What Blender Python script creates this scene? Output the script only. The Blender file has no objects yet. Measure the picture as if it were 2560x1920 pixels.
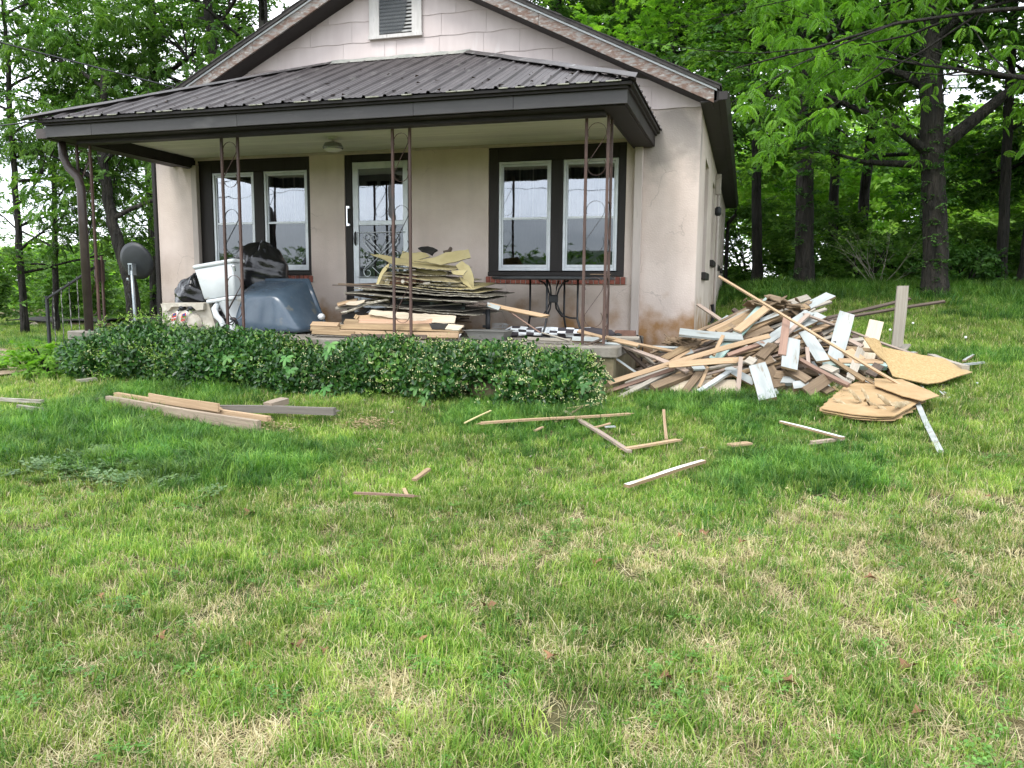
import bpy, math, random
import numpy as np
from mathutils import Vector, Matrix, Euler
R=math.radians
rnd=random.Random(7); rng=np.random.default_rng(7)
sc=bpy.context.scene; COL=sc.collection
# ------------------------------------------------------------------ camera, sky, sun, exposure
cam=bpy.data.cameras.new('camera'); cam.sensor_width=36; cam.lens=1938.3/2560*36; cam.clip_end=1000; cam.clip_start=.05
camo=bpy.data.objects.new('camera',cam); COL.objects.link(camo)
CAMP=Vector((4.748,-9.573,.562))
pi_,ro_,ya_=R(7.039),R(.505),R(16.568)
F=Vector((-math.sin(ya_)*math.cos(pi_),math.cos(ya_)*math.cos(pi_),-math.sin(pi_)))
R0=Vector((math.cos(ya_),math.sin(ya_),0)); U0=R0.cross(F)
RR=R0*math.cos(ro_)+U0*math.sin(ro_); UU=-R0*math.sin(ro_)+U0*math.cos(ro_)
M=Matrix((RR,UU,-F)).transposed().to_4x4(); M.translation=CAMP
camo.matrix_world=M; sc.camera=camo
W=bpy.data.worlds.new('World'); sc.world=W; W.use_nodes=True
nt=W.node_tree; nt.nodes.clear()
out=nt.nodes.new('ShaderNodeOutputWorld'); bg=nt.nodes.new('ShaderNodeBackground')
sky=nt.nodes.new('ShaderNodeTexSky'); sky.sky_type='NISHITA'; sky.sun_disc=False
SUN_EL,SUN_AZ=R(58),R(200)
sky.sun_elevation=SUN_EL; sky.sun_rotation=SUN_AZ
tc=nt.nodes.new('ShaderNodeTexCoord'); mp=nt.nodes.new('ShaderNodeMapping'); mp.inputs['Scale'].default_value=(1.2,1.2,3.2)
nz=nt.nodes.new('ShaderNodeTexNoise'); nz.inputs['Scale'].default_value=2.1; nz.inputs['Detail'].default_value=6; nz.inputs['Roughness'].default_value=.55
cr=nt.nodes.new('ShaderNodeValToRGB'); cr.color_ramp.elements[0].position=.36; cr.color_ramp.elements[0].color=(5.7,6.1,6.8,1); cr.color_ramp.elements[1].position=.66; cr.color_ramp.elements[1].color=(10.8,11.0,11.4,1)
mx=nt.nodes.new('ShaderNodeMix'); mx.data_type='RGBA'; mx.inputs[0].default_value=.86
L=nt.links.new
L(tc.outputs['Generated'],mp.inputs[0]); L(mp.outputs[0],nz.inputs['Vector']); L(nz.outputs['Fac'],cr.inputs[0])
L(sky.outputs[0],mx.inputs[6]); L(cr.outputs[0],mx.inputs[7]); L(mx.outputs[2],bg.inputs[0]); bg.inputs[1].default_value=.13
L(bg.outputs[0],out.inputs[0])
sd=bpy.data.lights.new('sun','SUN'); sd.energy=1.15; sd.angle=R(22); sd.color=(1,.97,.92)
so=bpy.data.objects.new('sun',sd); COL.objects.link(so)
so.rotation_euler=(R(32),0,R(-12))
so.rotation_euler=Euler((math.pi/2-SUN_EL,0,math.pi-SUN_AZ))
vs=sc.view_settings; sc.display_settings.display_device='sRGB'; vs.view_transform='Standard'; vs.look='None'; vs.exposure=1.33; vs.gamma=1; vs.use_curve_mapping=False
cy=sc.cycles; cy.max_bounces=7; cy.diffuse_bounces=4; cy.glossy_bounces=4; cy.transmission_bounces=5; cy.transparent_max_bounces=10
cy.use_denoising=True; cy.denoiser='OPENIMAGEDENOISE'; cy.use_adaptive_sampling=True; cy.adaptive_threshold=.015
cy.caustics_reflective=False; cy.caustics_refractive=False
# ------------------------------------------------------------------ helpers
MATS={}
def newmat(name):
    m=bpy.data.materials.new(name); m.use_nodes=True; MATS[name]=m; return m
def pm(name,c1,c2,c3=None,scale=(1,1,1),ns=5.,detail=5,rough=.8,rvar=.1,bump=.15,bs=30.,metal=0,spec=.5,pos=(.35,.65),rand=.0,dist=0.002,coat=0,stain=None):
    """two or three tone noise material with fine relief; rand varies brightness per object; stain=(colour,scale,threshold)"""
    if name in MATS: return MATS[name]
    m=newmat(name); nt=m.node_tree; N=nt.nodes; L=nt.links.new; b=N['Principled BSDF']
    tc=N.new('ShaderNodeTexCoord'); mp=N.new('ShaderNodeMapping'); mp.inputs['Scale'].default_value=scale
    oi=N.new('ShaderNodeObjectInfo'); ad=N.new('ShaderNodeVectorMath'); ad.operation='MULTIPLY_ADD'
    L(oi.outputs['Random'],ad.inputs[0]); ad.inputs[1].default_value=(17,23,31); L(tc.outputs['Object'],ad.inputs[2])
    L(ad.outputs[0],mp.inputs[0])
    n=N.new('ShaderNodeTexNoise'); n.inputs['Scale'].default_value=ns; n.inputs['Detail'].default_value=detail; n.inputs['Roughness'].default_value=.62
    L(mp.outputs[0],n.inputs['Vector'])
    cr=N.new('ShaderNodeValToRGB'); e=cr.color_ramp.elements; e[0].position=pos[0]; e[0].color=(*c1,1); e[1].position=pos[1]; e[1].color=(*c2,1)
    if c3: x=e.new((pos[0]+pos[1])/2); x.color=(*c3,1)
    L(n.outputs['Fac'],cr.inputs[0]); col=cr.outputs[0]
    if stain:
        n2=N.new('ShaderNodeTexNoise'); n2.inputs['Scale'].default_value=stain[1]; n2.inputs['Detail'].default_value=8; L(mp.outputs[0],n2.inputs['Vector'])
        r2=N.new('ShaderNodeValToRGB'); r2.color_ramp.elements[0].position=stain[2]; r2.color_ramp.elements[0].color=(0,0,0,1); r2.color_ramp.elements[1].position=stain[2]+.1; r2.color_ramp.elements[1].color=(1,1,1,1)
        L(n2.outputs['Fac'],r2.inputs[0]); mm=N.new('ShaderNodeMix'); mm.data_type='RGBA'; L(r2.outputs[0],mm.inputs[0]); L(col,mm.inputs[6]); mm.inputs[7].default_value=(*stain[0],1); col=mm.outputs[2]
    if rand:
        mr=N.new('ShaderNodeMapRange'); mr.inputs['To Min'].default_value=1-rand; mr.inputs['To Max'].default_value=1+rand; L(oi.outputs['Random'],mr.inputs[0])
        hs=N.new('ShaderNodeVectorMath'); hs.operation='SCALE'; L(col,hs.inputs[0]); L(mr.outputs[0],hs.inputs['Scale']); col=hs.outputs[0]
    L(col,b.inputs['Base Color'])
    b.inputs['Metallic'].default_value=metal; b.inputs['Specular IOR Level'].default_value=spec; b.inputs['Coat Weight'].default_value=coat
    rr=N.new('ShaderNodeMapRange'); rr.inputs['To Min'].default_value=max(0.02,rough-rvar); rr.inputs['To Max'].default_value=min(1,rough+rvar); L(n.outputs['Fac'],rr.inputs[0]); L(rr.outputs[0],b.inputs['Roughness'])
    if bump:
        n3=N.new('ShaderNodeTexNoise'); n3.inputs['Scale'].default_value=bs; n3.inputs['Detail'].default_value=6; L(mp.outputs[0],n3.inputs['Vector'])
        bp=N.new('ShaderNodeBump'); bp.inputs['Strength'].default_value=bump; bp.inputs['Distance'].default_value=dist*5; L(n3.outputs['Fac'],bp.inputs['Height']); L(bp.outputs[0],b.inputs['Normal'])
    return m
class MB:
    def __init__(s): s.v=[];s.f=[];s.m=[];s.sm=[]
    def add(s,vs,fs,mi=0,smooth=False):
        o=len(s.v); s.v+= [tuple(v) for v in vs]; s.f+=[tuple(i+o for i in f) for f in fs]; s.m+=[mi]*len(fs); s.sm+=[smooth]*len(fs)
    def box(s,x0,x1,y0,y1,z0,z1,mi=0,bev=0):
        if bev:
            return s.bbox(Vector(((x0+x1)/2,(y0+y1)/2,(z0+z1)/2)),(x1-x0,y1-y0,z1-z0),bev,mi)
        v=[(x,y,z) for z in (z0,z1) for y in (y0,y1) for x in (x0,x1)]
        s.add(v,[(0,2,3,1),(4,5,7,6),(0,1,5,4),(2,6,7,3),(0,4,6,2),(1,3,7,5)],mi)
    def bbox(s,c,d,bev,mi=0,rot=None):
        # chamfered box
        hx,hy,hz=[q/2 for q in d]; b=min(bev,hx*.9,hy*.9,hz*.9); v=[];idx={}
        for sx in(-1,1):
            for sy in(-1,1):
                for sz in(-1,1):
                    for a,p in enumerate(((hx-b,hy-b,hz),(hx-b,hy,hz-b),(hx,hy-b,hz-b))):
                        idx[(sx,sy,sz,a)]=len(v); v.append(Vector((sx*p[0],sy*p[1],sz*p[2])))
        f=[]
        def q(*k): f.append(tuple(idx[i] for i in k))
        for t in(-1,1):
            q((-1,-1,t,0),(1,-1,t,0),(1,1,t,0),(-1,1,t,0)); q((-1,t,-1,1),(1,t,-1,1),(1,t,1,1),(-1,t,1,1)); q((t,-1,-1,2),(t,1,-1,2),(t,1,1,2),(t,-1,1,2))
        for a in(-1,1):
            for b_ in(-1,1):
                q((-1,a,b_,0),(1,a,b_,0),(1,a,b_,1),(-1,a,b_,1)); q((a,-1,b_,0),(a,1,b_,0),(a,1,b_,2),(a,-1,b_,2)); q((a,b_,-1,1),(a,b_,1,1),(a,b_,1,2),(a,b_,-1,2))
                for c_ in(-1,1): q((a,b_,c_,0),(a,b_,c_,1),(a,b_,c_,2))
        if rot: v=[rot@p for p in v]
        s.add([p+Vector(c) for p in v],f,mi)
    def tube(s,pts,r,n=8,mi=0,cap=True,smooth=True,flat=None):
        pts=[Vector(p) for p in pts]; k=len(pts); rs=r if isinstance(r,(list,tuple)) else [r]*k
        vs=[];up=Vector((.13,.07,1)).normalized()
        for i,p in enumerate(pts):
            t=(pts[min(i+1,k-1)]-pts[max(i-1,0)]).normalized()
            a=t.cross(up)
            if a.length<.05: a=t.cross(Vector((1,.1,0)))
            a.normalize(); b=t.cross(a)
            for j in range(n):
                q=2*math.pi*j/n+(math.pi/4 if n==4 else 0); ca,sa=math.cos(q),math.sin(q)
                vs.append(p+a*ca*rs[i]+b*sa*rs[i])
        fs=[(i*n+j,i*n+(j+1)%n,(i+1)*n+(j+1)%n,(i+1)*n+j) for i in range(k-1) for j in range(n)]
        if cap: fs+=[tuple(range(n))[::-1],tuple((k-1)*n+j for j in range(n))]
        s.add(vs,fs,mi,smooth and n>4)
    def ribbon(s,pts,w,t,side,mi=0):
        """flat bar of width w along `side`, thickness t, following pts"""
        pts=[Vector(p) for p in pts]; side=Vector(side).normalized(); k=len(pts); vs=[]
        for i,p in enumerate(pts):
            tt=(pts[min(i+1,k-1)]-pts[max(i-1,0)]).normalized(); nn=tt.cross(side).normalized()
            for a,b in((-1,-1),(1,-1),(1,1),(-1,1)): vs.append(p+side*a*w/2+nn*b*t/2)
        fs=[(i*4+j,i*4+(j+1)%4,(i+1)*4+(j+1)%4,(i+1)*4+j) for i in range(k-1) for j in range(4)]+[(3,2,1,0),tuple((k-1)*4+j for j in range(4))]
        s.add(vs,fs,mi)
    def bar(s,p0,p1,w,t,nrm,mi=0):
        p0,p1=Vector(p0),Vector(p1); d=(p1-p0).normalized(); sd=d.cross(Vector(nrm)).normalized()
        s.ribbon([p0,p1],w,t,sd,mi)
    def prism(s,poly,ext,mi=0,smooth=False):
        """polygon (list of 3D points) extruded by vector ext"""
        P=[Vector(p) for p in poly]; e=Vector(ext); n=len(P)
        s.add(P+[p+e for p in P],[tuple(range(n))[::-1],tuple(range(n,2*n))]+[(i,(i+1)%n,n+(i+1)%n,n+i) for i in range(n)],mi)
    def loft(s,loops,mi=0,cap0=True,cap1=True,smooth=True):
        n=len(loops[0]); vs=[p for l in loops for p in l]
        fs=[(i*n+j,i*n+(j+1)%n,(i+1)*n+(j+1)%n,(i+1)*n+j) for i in range(len(loops)-1) for j in range(n)]
        if cap0: fs.append(tuple(range(n))[::-1])
        if cap1: fs.append(tuple((len(loops)-1)*n+j for j in range(n)))
        s.add(vs,fs,mi,smooth)
    def build(s,name,mats,parent=None,origin=None,rot=None):
        if not isinstance(mats,(list,tuple)): mats=[mats]
        o0=Vector(parent['_o']) if parent is not None else Vector(origin or (0,0,0))
        me=bpy.data.meshes.new(name); me.from_pydata([(v[0]-o0[0],v[1]-o0[1],v[2]-o0[2]) for v in s.v],[],s.f)
        for m in mats: me.materials.append(m)
        me.polygons.foreach_set('material_index',s.m); me.polygons.foreach_set('use_smooth',s.sm); me.update()
        ob=bpy.data.objects.new(name,me); COL.objects.link(ob)
        if parent is not None: ob.parent=parent; 
        else: ob.location=o0
        ob['_o']=tuple(o0); return ob
def tag(o,label=None,cat=None,group=None,kind=None):
    if label: o['label']=label
    if cat: o['category']=cat
    if group: o['group']=group
    if kind: o['kind']=kind
    return o
def empty(name,loc,label=None,cat=None,group=None):
    o=bpy.data.objects.new(name,None); o.empty_display_size=.1; COL.objects.link(o); o.location=loc; o['_o']=tuple(loc); return tag(o,label,cat,group)
def part(name,parent,mats,fn):
    b=MB(); fn(b); return b.build(name,mats,parent)
def gz(x,y):
    z=-.5+.067*min(y+2.9,0)
    if y>-2.9:
        t=min(max((x+1)/7,0),1); t=t*t*(3-2*t); z+=(-.02+.105*t)*min(y+2.9,13)
    return z
def gza(x,y):
    z=-.5+.067*np.minimum(y+2.9,0); t=np.clip((x+1)/7,0,1); t=t*t*(3-2*t)
    return z+np.where(y>-2.9,(-.02+.105*t)*np.clip(y+2.9,0,13),0)
_g=np.random.default_rng(3).random((64,64))
def vn(x,y,s):
    x=np.asarray(x)/s+20.3; y=np.asarray(y)/s+31.7; i=np.floor(x).astype(int); j=np.floor(y).astype(int); u=x-i; v=y-j; u=u*u*(3-2*u); v=v*v*(3-2*v)
    g=lambda a,b:_g[a%64,b%64]
    return (g(i,j)*(1-u)+g(i+1,j)*u)*(1-v)+(g(i,j+1)*(1-u)+g(i+1,j+1)*u)*v
def fbm(x,y,s): return (vn(x,y,s)+.5*vn(x,y,s/2.1)+.25*vn(x,y,s/4.3))/1.75
# instanced foliage (countless leaves and blades only)
def srcmesh(name,vs,fs,mats,att=None,mi=None):
    me=bpy.data.meshes.new(name); me.from_pydata(vs,[],fs)
    for m in mats: me.materials.append(m)
    if mi: me.polygons.foreach_set('material_index',mi)
    if att is not None:
        a=me.attributes.new('tone','FLOAT','FACE'); a.data.foreach_set('value',att)
    me.update(); return bpy.data.objects.new(name,me)
def scatter(name,P,rot,scl,pick,srcs,parent=None):
    P=np.asarray(P,float); o0=np.array(parent['_o']) if parent is not None else np.zeros(3)
    me=bpy.data.meshes.new(name); me.vertices.add(len(P)); me.vertices.foreach_set('co',(P-o0).astype(np.float32).ravel())
    for an,ty,val,key in(('rot','FLOAT_VECTOR',rot,'vector'),('scl','FLOAT',scl,'value'),('pick','INT',pick,'value')):
        a=me.attributes.new(an,ty,'POINT'); a.data.foreach_set(key,np.asarray(val,dtype=np.int32 if ty=='INT' else np.float32).ravel())
    for s_ in srcs:
        for m in s_.data.materials:
            if m.name not in me.materials: me.materials.append(m)
    ob=bpy.data.objects.new(name,me); COL.objects.link(ob)
    if parent is not None: ob.parent=parent
    ob['_o']=tuple(o0); ob['kind']='stuff'
    ng=bpy.data.node_groups.new(name,'GeometryNodeTree'); ng.interface.new_socket('Geometry',in_out='INPUT',socket_type='NodeSocketGeometry'); ng.interface.new_socket('Geometry',in_out='OUTPUT',socket_type='NodeSocketGeometry')
    N=ng.nodes; L=ng.links.new; gi=N.new('NodeGroupInput'); go=N.new('NodeGroupOutput'); iop=N.new('GeometryNodeInstanceOnPoints')
    def na(n,t,): q=N.new('GeometryNodeInputNamedAttribute'); q.data_type=t; q.inputs[0].default_value=n; return q.outputs[0]
    jg=N.new('GeometryNodeJoinGeometry')
    for s_ in reversed(srcs):
        oi=N.new('GeometryNodeObjectInfo'); oi.inputs['Object'].default_value=s_; oi.inputs['As Instance'].default_value=True; L(oi.outputs['Geometry'],jg.inputs[0])
    L(gi.outputs[0],iop.inputs['Points']); L(jg.outputs[0],iop.inputs['Instance']); iop.inputs['Pick Instance'].default_value=True
    L(na('pick','INT'),iop.inputs['Instance Index']); L(na('rot','FLOAT_VECTOR'),iop.inputs['Rotation']); L(na('scl','FLOAT'),iop.inputs['Scale'])
    L(iop.outputs[0],go.inputs[0]); md=ob.modifiers.new('leaves','NODES'); md.node_group=ng
    return ob
# ------------------------------------------------------------------ materials
def wallmat():
    m=pm('stucco',(.575,.48,.42),(.675,.58,.515),(.625,.53,.467),ns=1.6,rough=.92,bump=.35,bs=55,dist=.003,detail=7)
    nt=m.node_tree;N=nt.nodes;L=nt.links.new;b=N['Principled BSDF']; src=b.inputs['Base Color'].links[0].from_socket
    tc=N.new('ShaderNodeTexCoord'); ge=N.new('ShaderNodeNewGeometry'); sx=N.new('ShaderNodeSeparateXYZ'); L(ge.outputs['Position'],sx.inputs[0])
    # vertical dirty streaks
    mp=N.new('ShaderNodeMapping'); mp.inputs['Scale'].default_value=(3,3,.35); L(ge.outputs['Position'],mp.inputs[0])
    n=N.new('ShaderNodeTexNoise'); n.inputs['Scale'].default_value=1.6; n.inputs['Detail'].default_value=8; L(mp.outputs[0],n.inputs['Vector'])
    r=N.new('ShaderNodeValToRGB'); r.color_ramp.elements[0].position=.5; r.color_ramp.elements[0].color=(0,0,0,1); r.color_ramp.elements[1].position=.8; r.color_ramp.elements[1].color=(.2,.2,.2,1); L(n.outputs['Fac'],r.inputs[0])
    m1=N.new('ShaderNodeMix'); m1.data_type='RGBA'; L(r.outputs[0],m1.inputs[0]); L(src,m1.inputs[6]); m1.inputs[7].default_value=(.27,.25,.22,1)
    # soil splashed up the foot of the wall
    n2=N.new('ShaderNodeTexNoise'); n2.inputs['Scale'].default_value=3.2; n2.inputs['Detail'].default_value=9; L(ge.outputs['Position'],n2.inputs['Vector'])
    a=N.new('ShaderNodeMath'); a.operation='MULTIPLY_ADD'; L(n2.outputs['Fac'],a.inputs[0]); a.inputs[1].default_value=1.7; a.inputs[2].default_value=-.62
    d=N.new('ShaderNodeMath'); d.operation='SUBTRACT'; L(a.outputs[0],d.inputs[0]); L(sx.outputs['Z'],d.inputs[1])
    mr=N.new('ShaderNodeMapRange'); mr.inputs['From Min'].default_value=-.15; mr.inputs['From Max'].default_value=.35; L(d.outputs[0],mr.inputs[0])
    m2=N.new('ShaderNodeMix'); m2.data_type='RGBA'; L(mr.outputs[0],m2.inputs[0]); L(m1.outputs[2],m2.inputs[6]); m2.inputs[7].default_value=(.33,.185,.08,1)
    # grey mildew patch beside the porch roof end
    vd=N.new('ShaderNodeVectorMath'); vd.operation='DISTANCE'; L(ge.outputs['Position'],vd.inputs[0]); vd.inputs[1].default_value=(3.82,0,2.38)
    e=N.new('ShaderNodeMath'); e.operation='MULTIPLY_ADD'; L(n2.outputs['Fac'],e.inputs[0]); e.inputs[1].default_value=-.9; L(vd.outputs['Value'],e.inputs[2])
    mr2=N.new('ShaderNodeMapRange'); mr2.inputs['From Min'].default_value=-.2; mr2.inputs['From Max'].default_value=.16; mr2.inputs['To Min'].default_value=.62; mr2.inputs['To Max'].default_value=0; L(e.outputs[0],mr2.inputs[0])
    m3=N.new('ShaderNodeMix'); m3.data_type='RGBA'; L(mr2.outputs[0],m3.inputs[0]); L(m2.outputs[2],m3.inputs[6]); m3.inputs[7].default_value=(.16,.155,.14,1)
    # hairline cracks in a few places
    n5=N.new('ShaderNodeTexNoise'); n5.inputs['Scale'].default_value=3; n5.inputs['Detail'].default_value=6; L(ge.outputs['Position'],n5.inputs['Vector'])
    va=N.new('ShaderNodeVectorMath'); va.operation='MULTIPLY_ADD'; L(n5.outputs['Color'],va.inputs[0]); va.inputs[1].default_value=(.35,.35,.35); L(ge.outputs['Position'],va.inputs[2])
    vo=N.new('ShaderNodeTexVoronoi'); vo.feature='DISTANCE_TO_EDGE'; vo.inputs['Scale'].default_value=.85; L(va.outputs[0],vo.inputs['Vector'])
    c1=N.new('ShaderNodeMapRange'); c1.inputs['From Min'].default_value=.0008; c1.inputs['From Max'].default_value=.004; c1.inputs['To Min'].default_value=1; c1.inputs['To Max'].default_value=0; L(vo.outputs['Distance'],c1.inputs[0])
    n6=N.new('ShaderNodeTexNoise'); n6.inputs['Scale'].default_value=.9; L(ge.outputs['Position'],n6.inputs['Vector']); c2=N.new('ShaderNodeMapRange'); c2.inputs['From Min'].default_value=.54; c2.inputs['From Max'].default_value=.62; c2.inputs['To Max'].default_value=.3; L(n6.outputs['Fac'],c2.inputs[0])
    mu=N.new('ShaderNodeMath'); mu.operation='MULTIPLY'; L(c1.outputs[0],mu.inputs[0]); L(c2.outputs[0],mu.inputs[1])
    m4=N.new('ShaderNodeMix'); m4.data_type='RGBA'; L(mu.outputs[0],m4.inputs[0]); L(m3.outputs[2],m4.inputs[6]); m4.inputs[7].default_value=(.12,.10,.08,1)
    L(m4.outputs[2],b.inputs['Base Color']); return m
STU=wallmat()
TRIM=pm('brown_trim',(.019,.016,.0145),(.032,.028,.026),ns=4,spec=.3,rough=.6,bump=.1,bs=60,scale=(1,1,.3))
TRIMG=pm('weathered_trim',(.040,.037,.035),(.070,.066,.062),(.052,.049,.047),ns=3,rough=.5,bump=.08,scale=(.4,1,1),stain=((.10,.097,.09),2.2,.62))
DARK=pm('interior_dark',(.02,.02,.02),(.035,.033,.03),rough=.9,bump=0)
SIDING=pm('siding_paint',(.56,.485,.462),(.64,.565,.54),(.60,.525,.50),ns=1.8,rough=.8,bump=.12,bs=80,scale=(2,1,.5),rand=.03,stain=((.66,.61,.59),3,.66))
RAKE=pm('peeling_rake_paint',(.155,.10,.075),(.235,.225,.21),(.20,.155,.13),ns=9,detail=12,rough=.85,bump=.4,bs=40,scale=(1.1,1,3.0),pos=(.42,.58),stain=((.36,.345,.32),12,.58))
SHING=pm('asphalt_roof',(.03,.028,.027),(.06,.055,.05),ns=20,rough=.95,bump=.4,bs=90)
MROOF=pm('brown_metal_sheet',(.044,.038,.038),(.078,.068,.067),(.056,.049,.049),ns=3.0,detail=9,rough=.55,rvar=.12,bump=.1,bs=50,scale=(3.5,.5,1),metal=.0,spec=.32,stain=((.13,.125,.115),5,.62))
FLASH=pm('flashing',(.20,.21,.19),(.33,.33,.29),ns=6,rough=.6)
HIPC=pm('hip_cap_metal',(.045,.040,.040),(.08,.073,.070),ns=4,rough=.55,spec=.35,stain=((.2,.2,.19),7,.6))
MOSS=pm('eave_lichen',(.20,.20,.15),(.36,.36,.30),ns=25,rough=.95,bump=.3)
ALU=pm('mill_aluminium',(.54,.58,.60),(.68,.71,.73),ns=7,rough=.42,rvar=.1,bump=.04,metal=.35,spec=.6)
IRON=pm('brown_iron',(.060,.034,.026),(.115,.065,.05),(.08,.045,.035),ns=9,detail=8,rough=.6,bump=.25,bs=70,scale=(1,1,.3),stain=((.05,.04,.038),5,.57),rand=.12)
BLACKI=pm('black_iron',(.012,.013,.015),(.025,.027,.03),ns=8,rough=.5,bump=.1)
CEIL=pm('ceiling_paint',(.66,.66,.56),(.76,.76,.66),ns=3,rough=.75,bump=.1,scale=(.4,3,1),rand=.06,stain=((.3,.3,.24),3,.72))
CONC=pm('concrete',(.17,.15,.125),(.26,.24,.205),ns=5,rough=.95,bump=.4,bs=60,stain=((.16,.14,.11),3,.55))
FOUND=pm('mossy_foundation',(.13,.095,.055),(.23,.18,.12),(.16,.14,.075),ns=3,rough=.95,bump=.5,bs=30,stain=((.07,.075,.035),2.5,.55))
SHADE=pm('dull_chrome',(.22,.23,.23),(.32,.33,.33),rough=.25,metal=.9,bump=0)
BRICK=pm('brick_red',(.19,.055,.038),(.27,.09,.06),ns=14,rough=.9,bump=.4,bs=70,rand=.25)
MORT=pm('mortar',(.40,.37,.33),(.5,.47,.42),ns=20,rough=.95,bump=.3)
SASH=pm('inner_sash_white',(.38,.38,.37),(.48,.48,.46),rough=.5,bump=0)
CURT=pm('curtain',(.10,.11,.125),(.20,.215,.24),ns=2,rough=.9,bump=.0,scale=(14,1,.2))
BLK=pm('black_plastic',(.006,.006,.007),(.011,.011,.013),ns=5,rough=.22,rvar=.08,bump=.12,bs=18,spec=.6,dist=.01)
PORC=pm('white_porcelain',(.58,.61,.62),(.66,.69,.70),(.62,.65,.66),ns=4,rough=.14,rvar=.05,bump=.0,spec=.6,stain=((.42,.38,.30),4.5,.62))
CREAM=pm('cream_marble',(.48,.45,.38),(.58,.55,.47),(.42,.38,.31),ns=5,rough=.5,bump=.06,stain=((.36,.31,.23),4,.62))
TUB=pm('grey_blue_fibreglass',(.055,.082,.115),(.085,.118,.155),(.068,.098,.132),ns=3,detail=8,rough=.24,rvar=.1,bump=.07,bs=14,spec=.55,stain=((.14,.14,.125),5,.60))
DISH=pm('dish_grey',(.026,.030,.034),(.036,.041,.045),rough=.5,bump=0)
GALV=pm('galvanised',(.28,.33,.36),(.4,.45,.47),ns=8,rough=.4,metal=.4)
CHROME=pm('chrome',(.7,.72,.74),(.8,.8,.8),rough=.12,metal=1,bump=0)
GREYPL=pm('grey_plastic_pan',(.15,.15,.14),(.2,.2,.185),rough=.4,bump=.05)
CLOTHB=pm('dark_cloth',(.035,.03,.034),(.06,.052,.058),rough=.85,bump=.3,bs=15)
CLOTHW=pm('white_cloth',(.62,.66,.68),(.75,.78,.79),rough=.85,bump=.3,bs=15)
REDT=pm('red_tag',(.5,.03,.05),(.6,.05,.07),rough=.5,bump=0); BLUET=pm('blue_tag',(.03,.05,.25),(.05,.08,.3),rough=.5,bump=0); WHT=pm('white_plastic',(.7,.7,.68),(.78,.78,.76),rough=.4,bump=0)
def glassmat(name,refl,tint,trans=1.0):
    m=newmat(name); nt=m.node_tree; N=nt.nodes; L=nt.links.new; N.remove(N['Principled BSDF']); o=N['Material Output']
    g=N.new('ShaderNodeBsdfGlossy'); g.inputs['Roughness'].default_value=.012; g.inputs['Color'].default_value=(*tint,1)
    n=N.new('ShaderNodeTexNoise'); n.inputs['Scale'].default_value=2.2; tc=N.new('ShaderNodeTexCoord'); L(tc.outputs['Object'],n.inputs['Vector']); bp=N.new('ShaderNodeBump'); bp.inputs['Strength'].default_value=.05; bp.inputs['Distance'].default_value=.02; L(n.outputs['Fac'],bp.inputs['Height']); L(bp.outputs[0],g.inputs['Normal'])
    t=N.new('ShaderNodeBsdfTransparent'); t.inputs['Color'].default_value=(trans,trans,trans,1); mx=N.new('ShaderNodeMixShader'); fr=N.new('ShaderNodeFresnel'); fr.inputs['IOR'].default_value=1.5
    mr=N.new('ShaderNodeMapRange'); mr.inputs['From Min'].default_value=.04; mr.inputs['To Min'].default_value=refl; mr.inputs['To Max'].default_value=1; L(fr.outputs[0],mr.inputs[0]); L(mr.outputs[0],mx.inputs[0]); L(t.outputs[0],mx.inputs[1]); L(g.outputs[0],mx.inputs[2]); L(mx.outputs[0],o.inputs[0]); return m
GLASS=glassmat('window_glass',.20,(.88,.93,1.0),.75); SCREEN=glassmat('screened_glass',.10,(.88,.94,1),.42)
# wood and lumber
def wood(name,c1,c2,c3=None,**k): return pm(name,c1,c2,c3,scale=(.55,16,16),ns=3.2,detail=10,rough=.8,bump=.45,bs=14,pos=(.28,.72),rand=k.pop('rand',.18),**k)
WD={'pine':wood('pine_wood',(.30,.205,.115),(.45,.325,.20),(.38,.26,.155)),'pine2':wood('yellow_pine_wood',(.28,.20,.11),(.43,.32,.185),(.24,.16,.085),stain=((.20,.13,.08),2.5,.64)),
'osb':wood('brown_rough_wood',(.13,.09,.055),(.27,.195,.12),(.20,.14,.085)),'brown':wood('dark_brown_wood',(.055,.040,.030),(.12,.085,.062)),'red':wood('reddish_wood',(.19,.115,.085),(.29,.185,.135)),'red2':wood('pink_pine_wood',(.45,.27,.17),(.6,.40,.27)),
'pink':wood('pinkish_wood',(.28,.21,.165),(.39,.31,.255)),'gray':wood('grey_wood',(.24,.21,.17),(.40,.36,.30),(.31,.28,.23)),'ply':wood('pale_ply',(.40,.33,.24),(.52,.45,.34),(.46,.39,.29)),'graydark':wood('dark_grey_wood',(.12,.105,.09),(.22,.195,.17)),
'stake':wood('stake_wood',(.25,.22,.18),(.34,.31,.26)),'straw':wood('straw_wood',(.5,.42,.2),(.62,.52,.28)),'bark':wood('pale_bark',(.20,.18,.14),(.42,.39,.33),stain=((.1,.09,.07),8,.55)),'beam':wood('weathered_beam_wood',(.17,.13,.095),(.33,.27,.20),(.25,.195,.145),stain=((.42,.40,.36),3,.66)),
'metal':pm('white_metal_track',(.42,.45,.46),(.62,.65,.66),ns=8,rough=.4,metal=.3)}
WPAINT=pm('white_board_paint',(.27,.295,.285),(.37,.395,.385),(.33,.355,.345),scale=(.6,4,4),ns=2.6,rough=.55,bump=.08,rand=.07,stain=((.20,.165,.12),5,.60))
MPAINT=pm('mint_board_paint',(.20,.35,.30),(.28,.42,.365),(.32,.40,.365),scale=(.6,4,4),ns=3,rough=.6,bump=.08,rand=.05,stain=((.62,.66,.62),4,.62))
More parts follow.
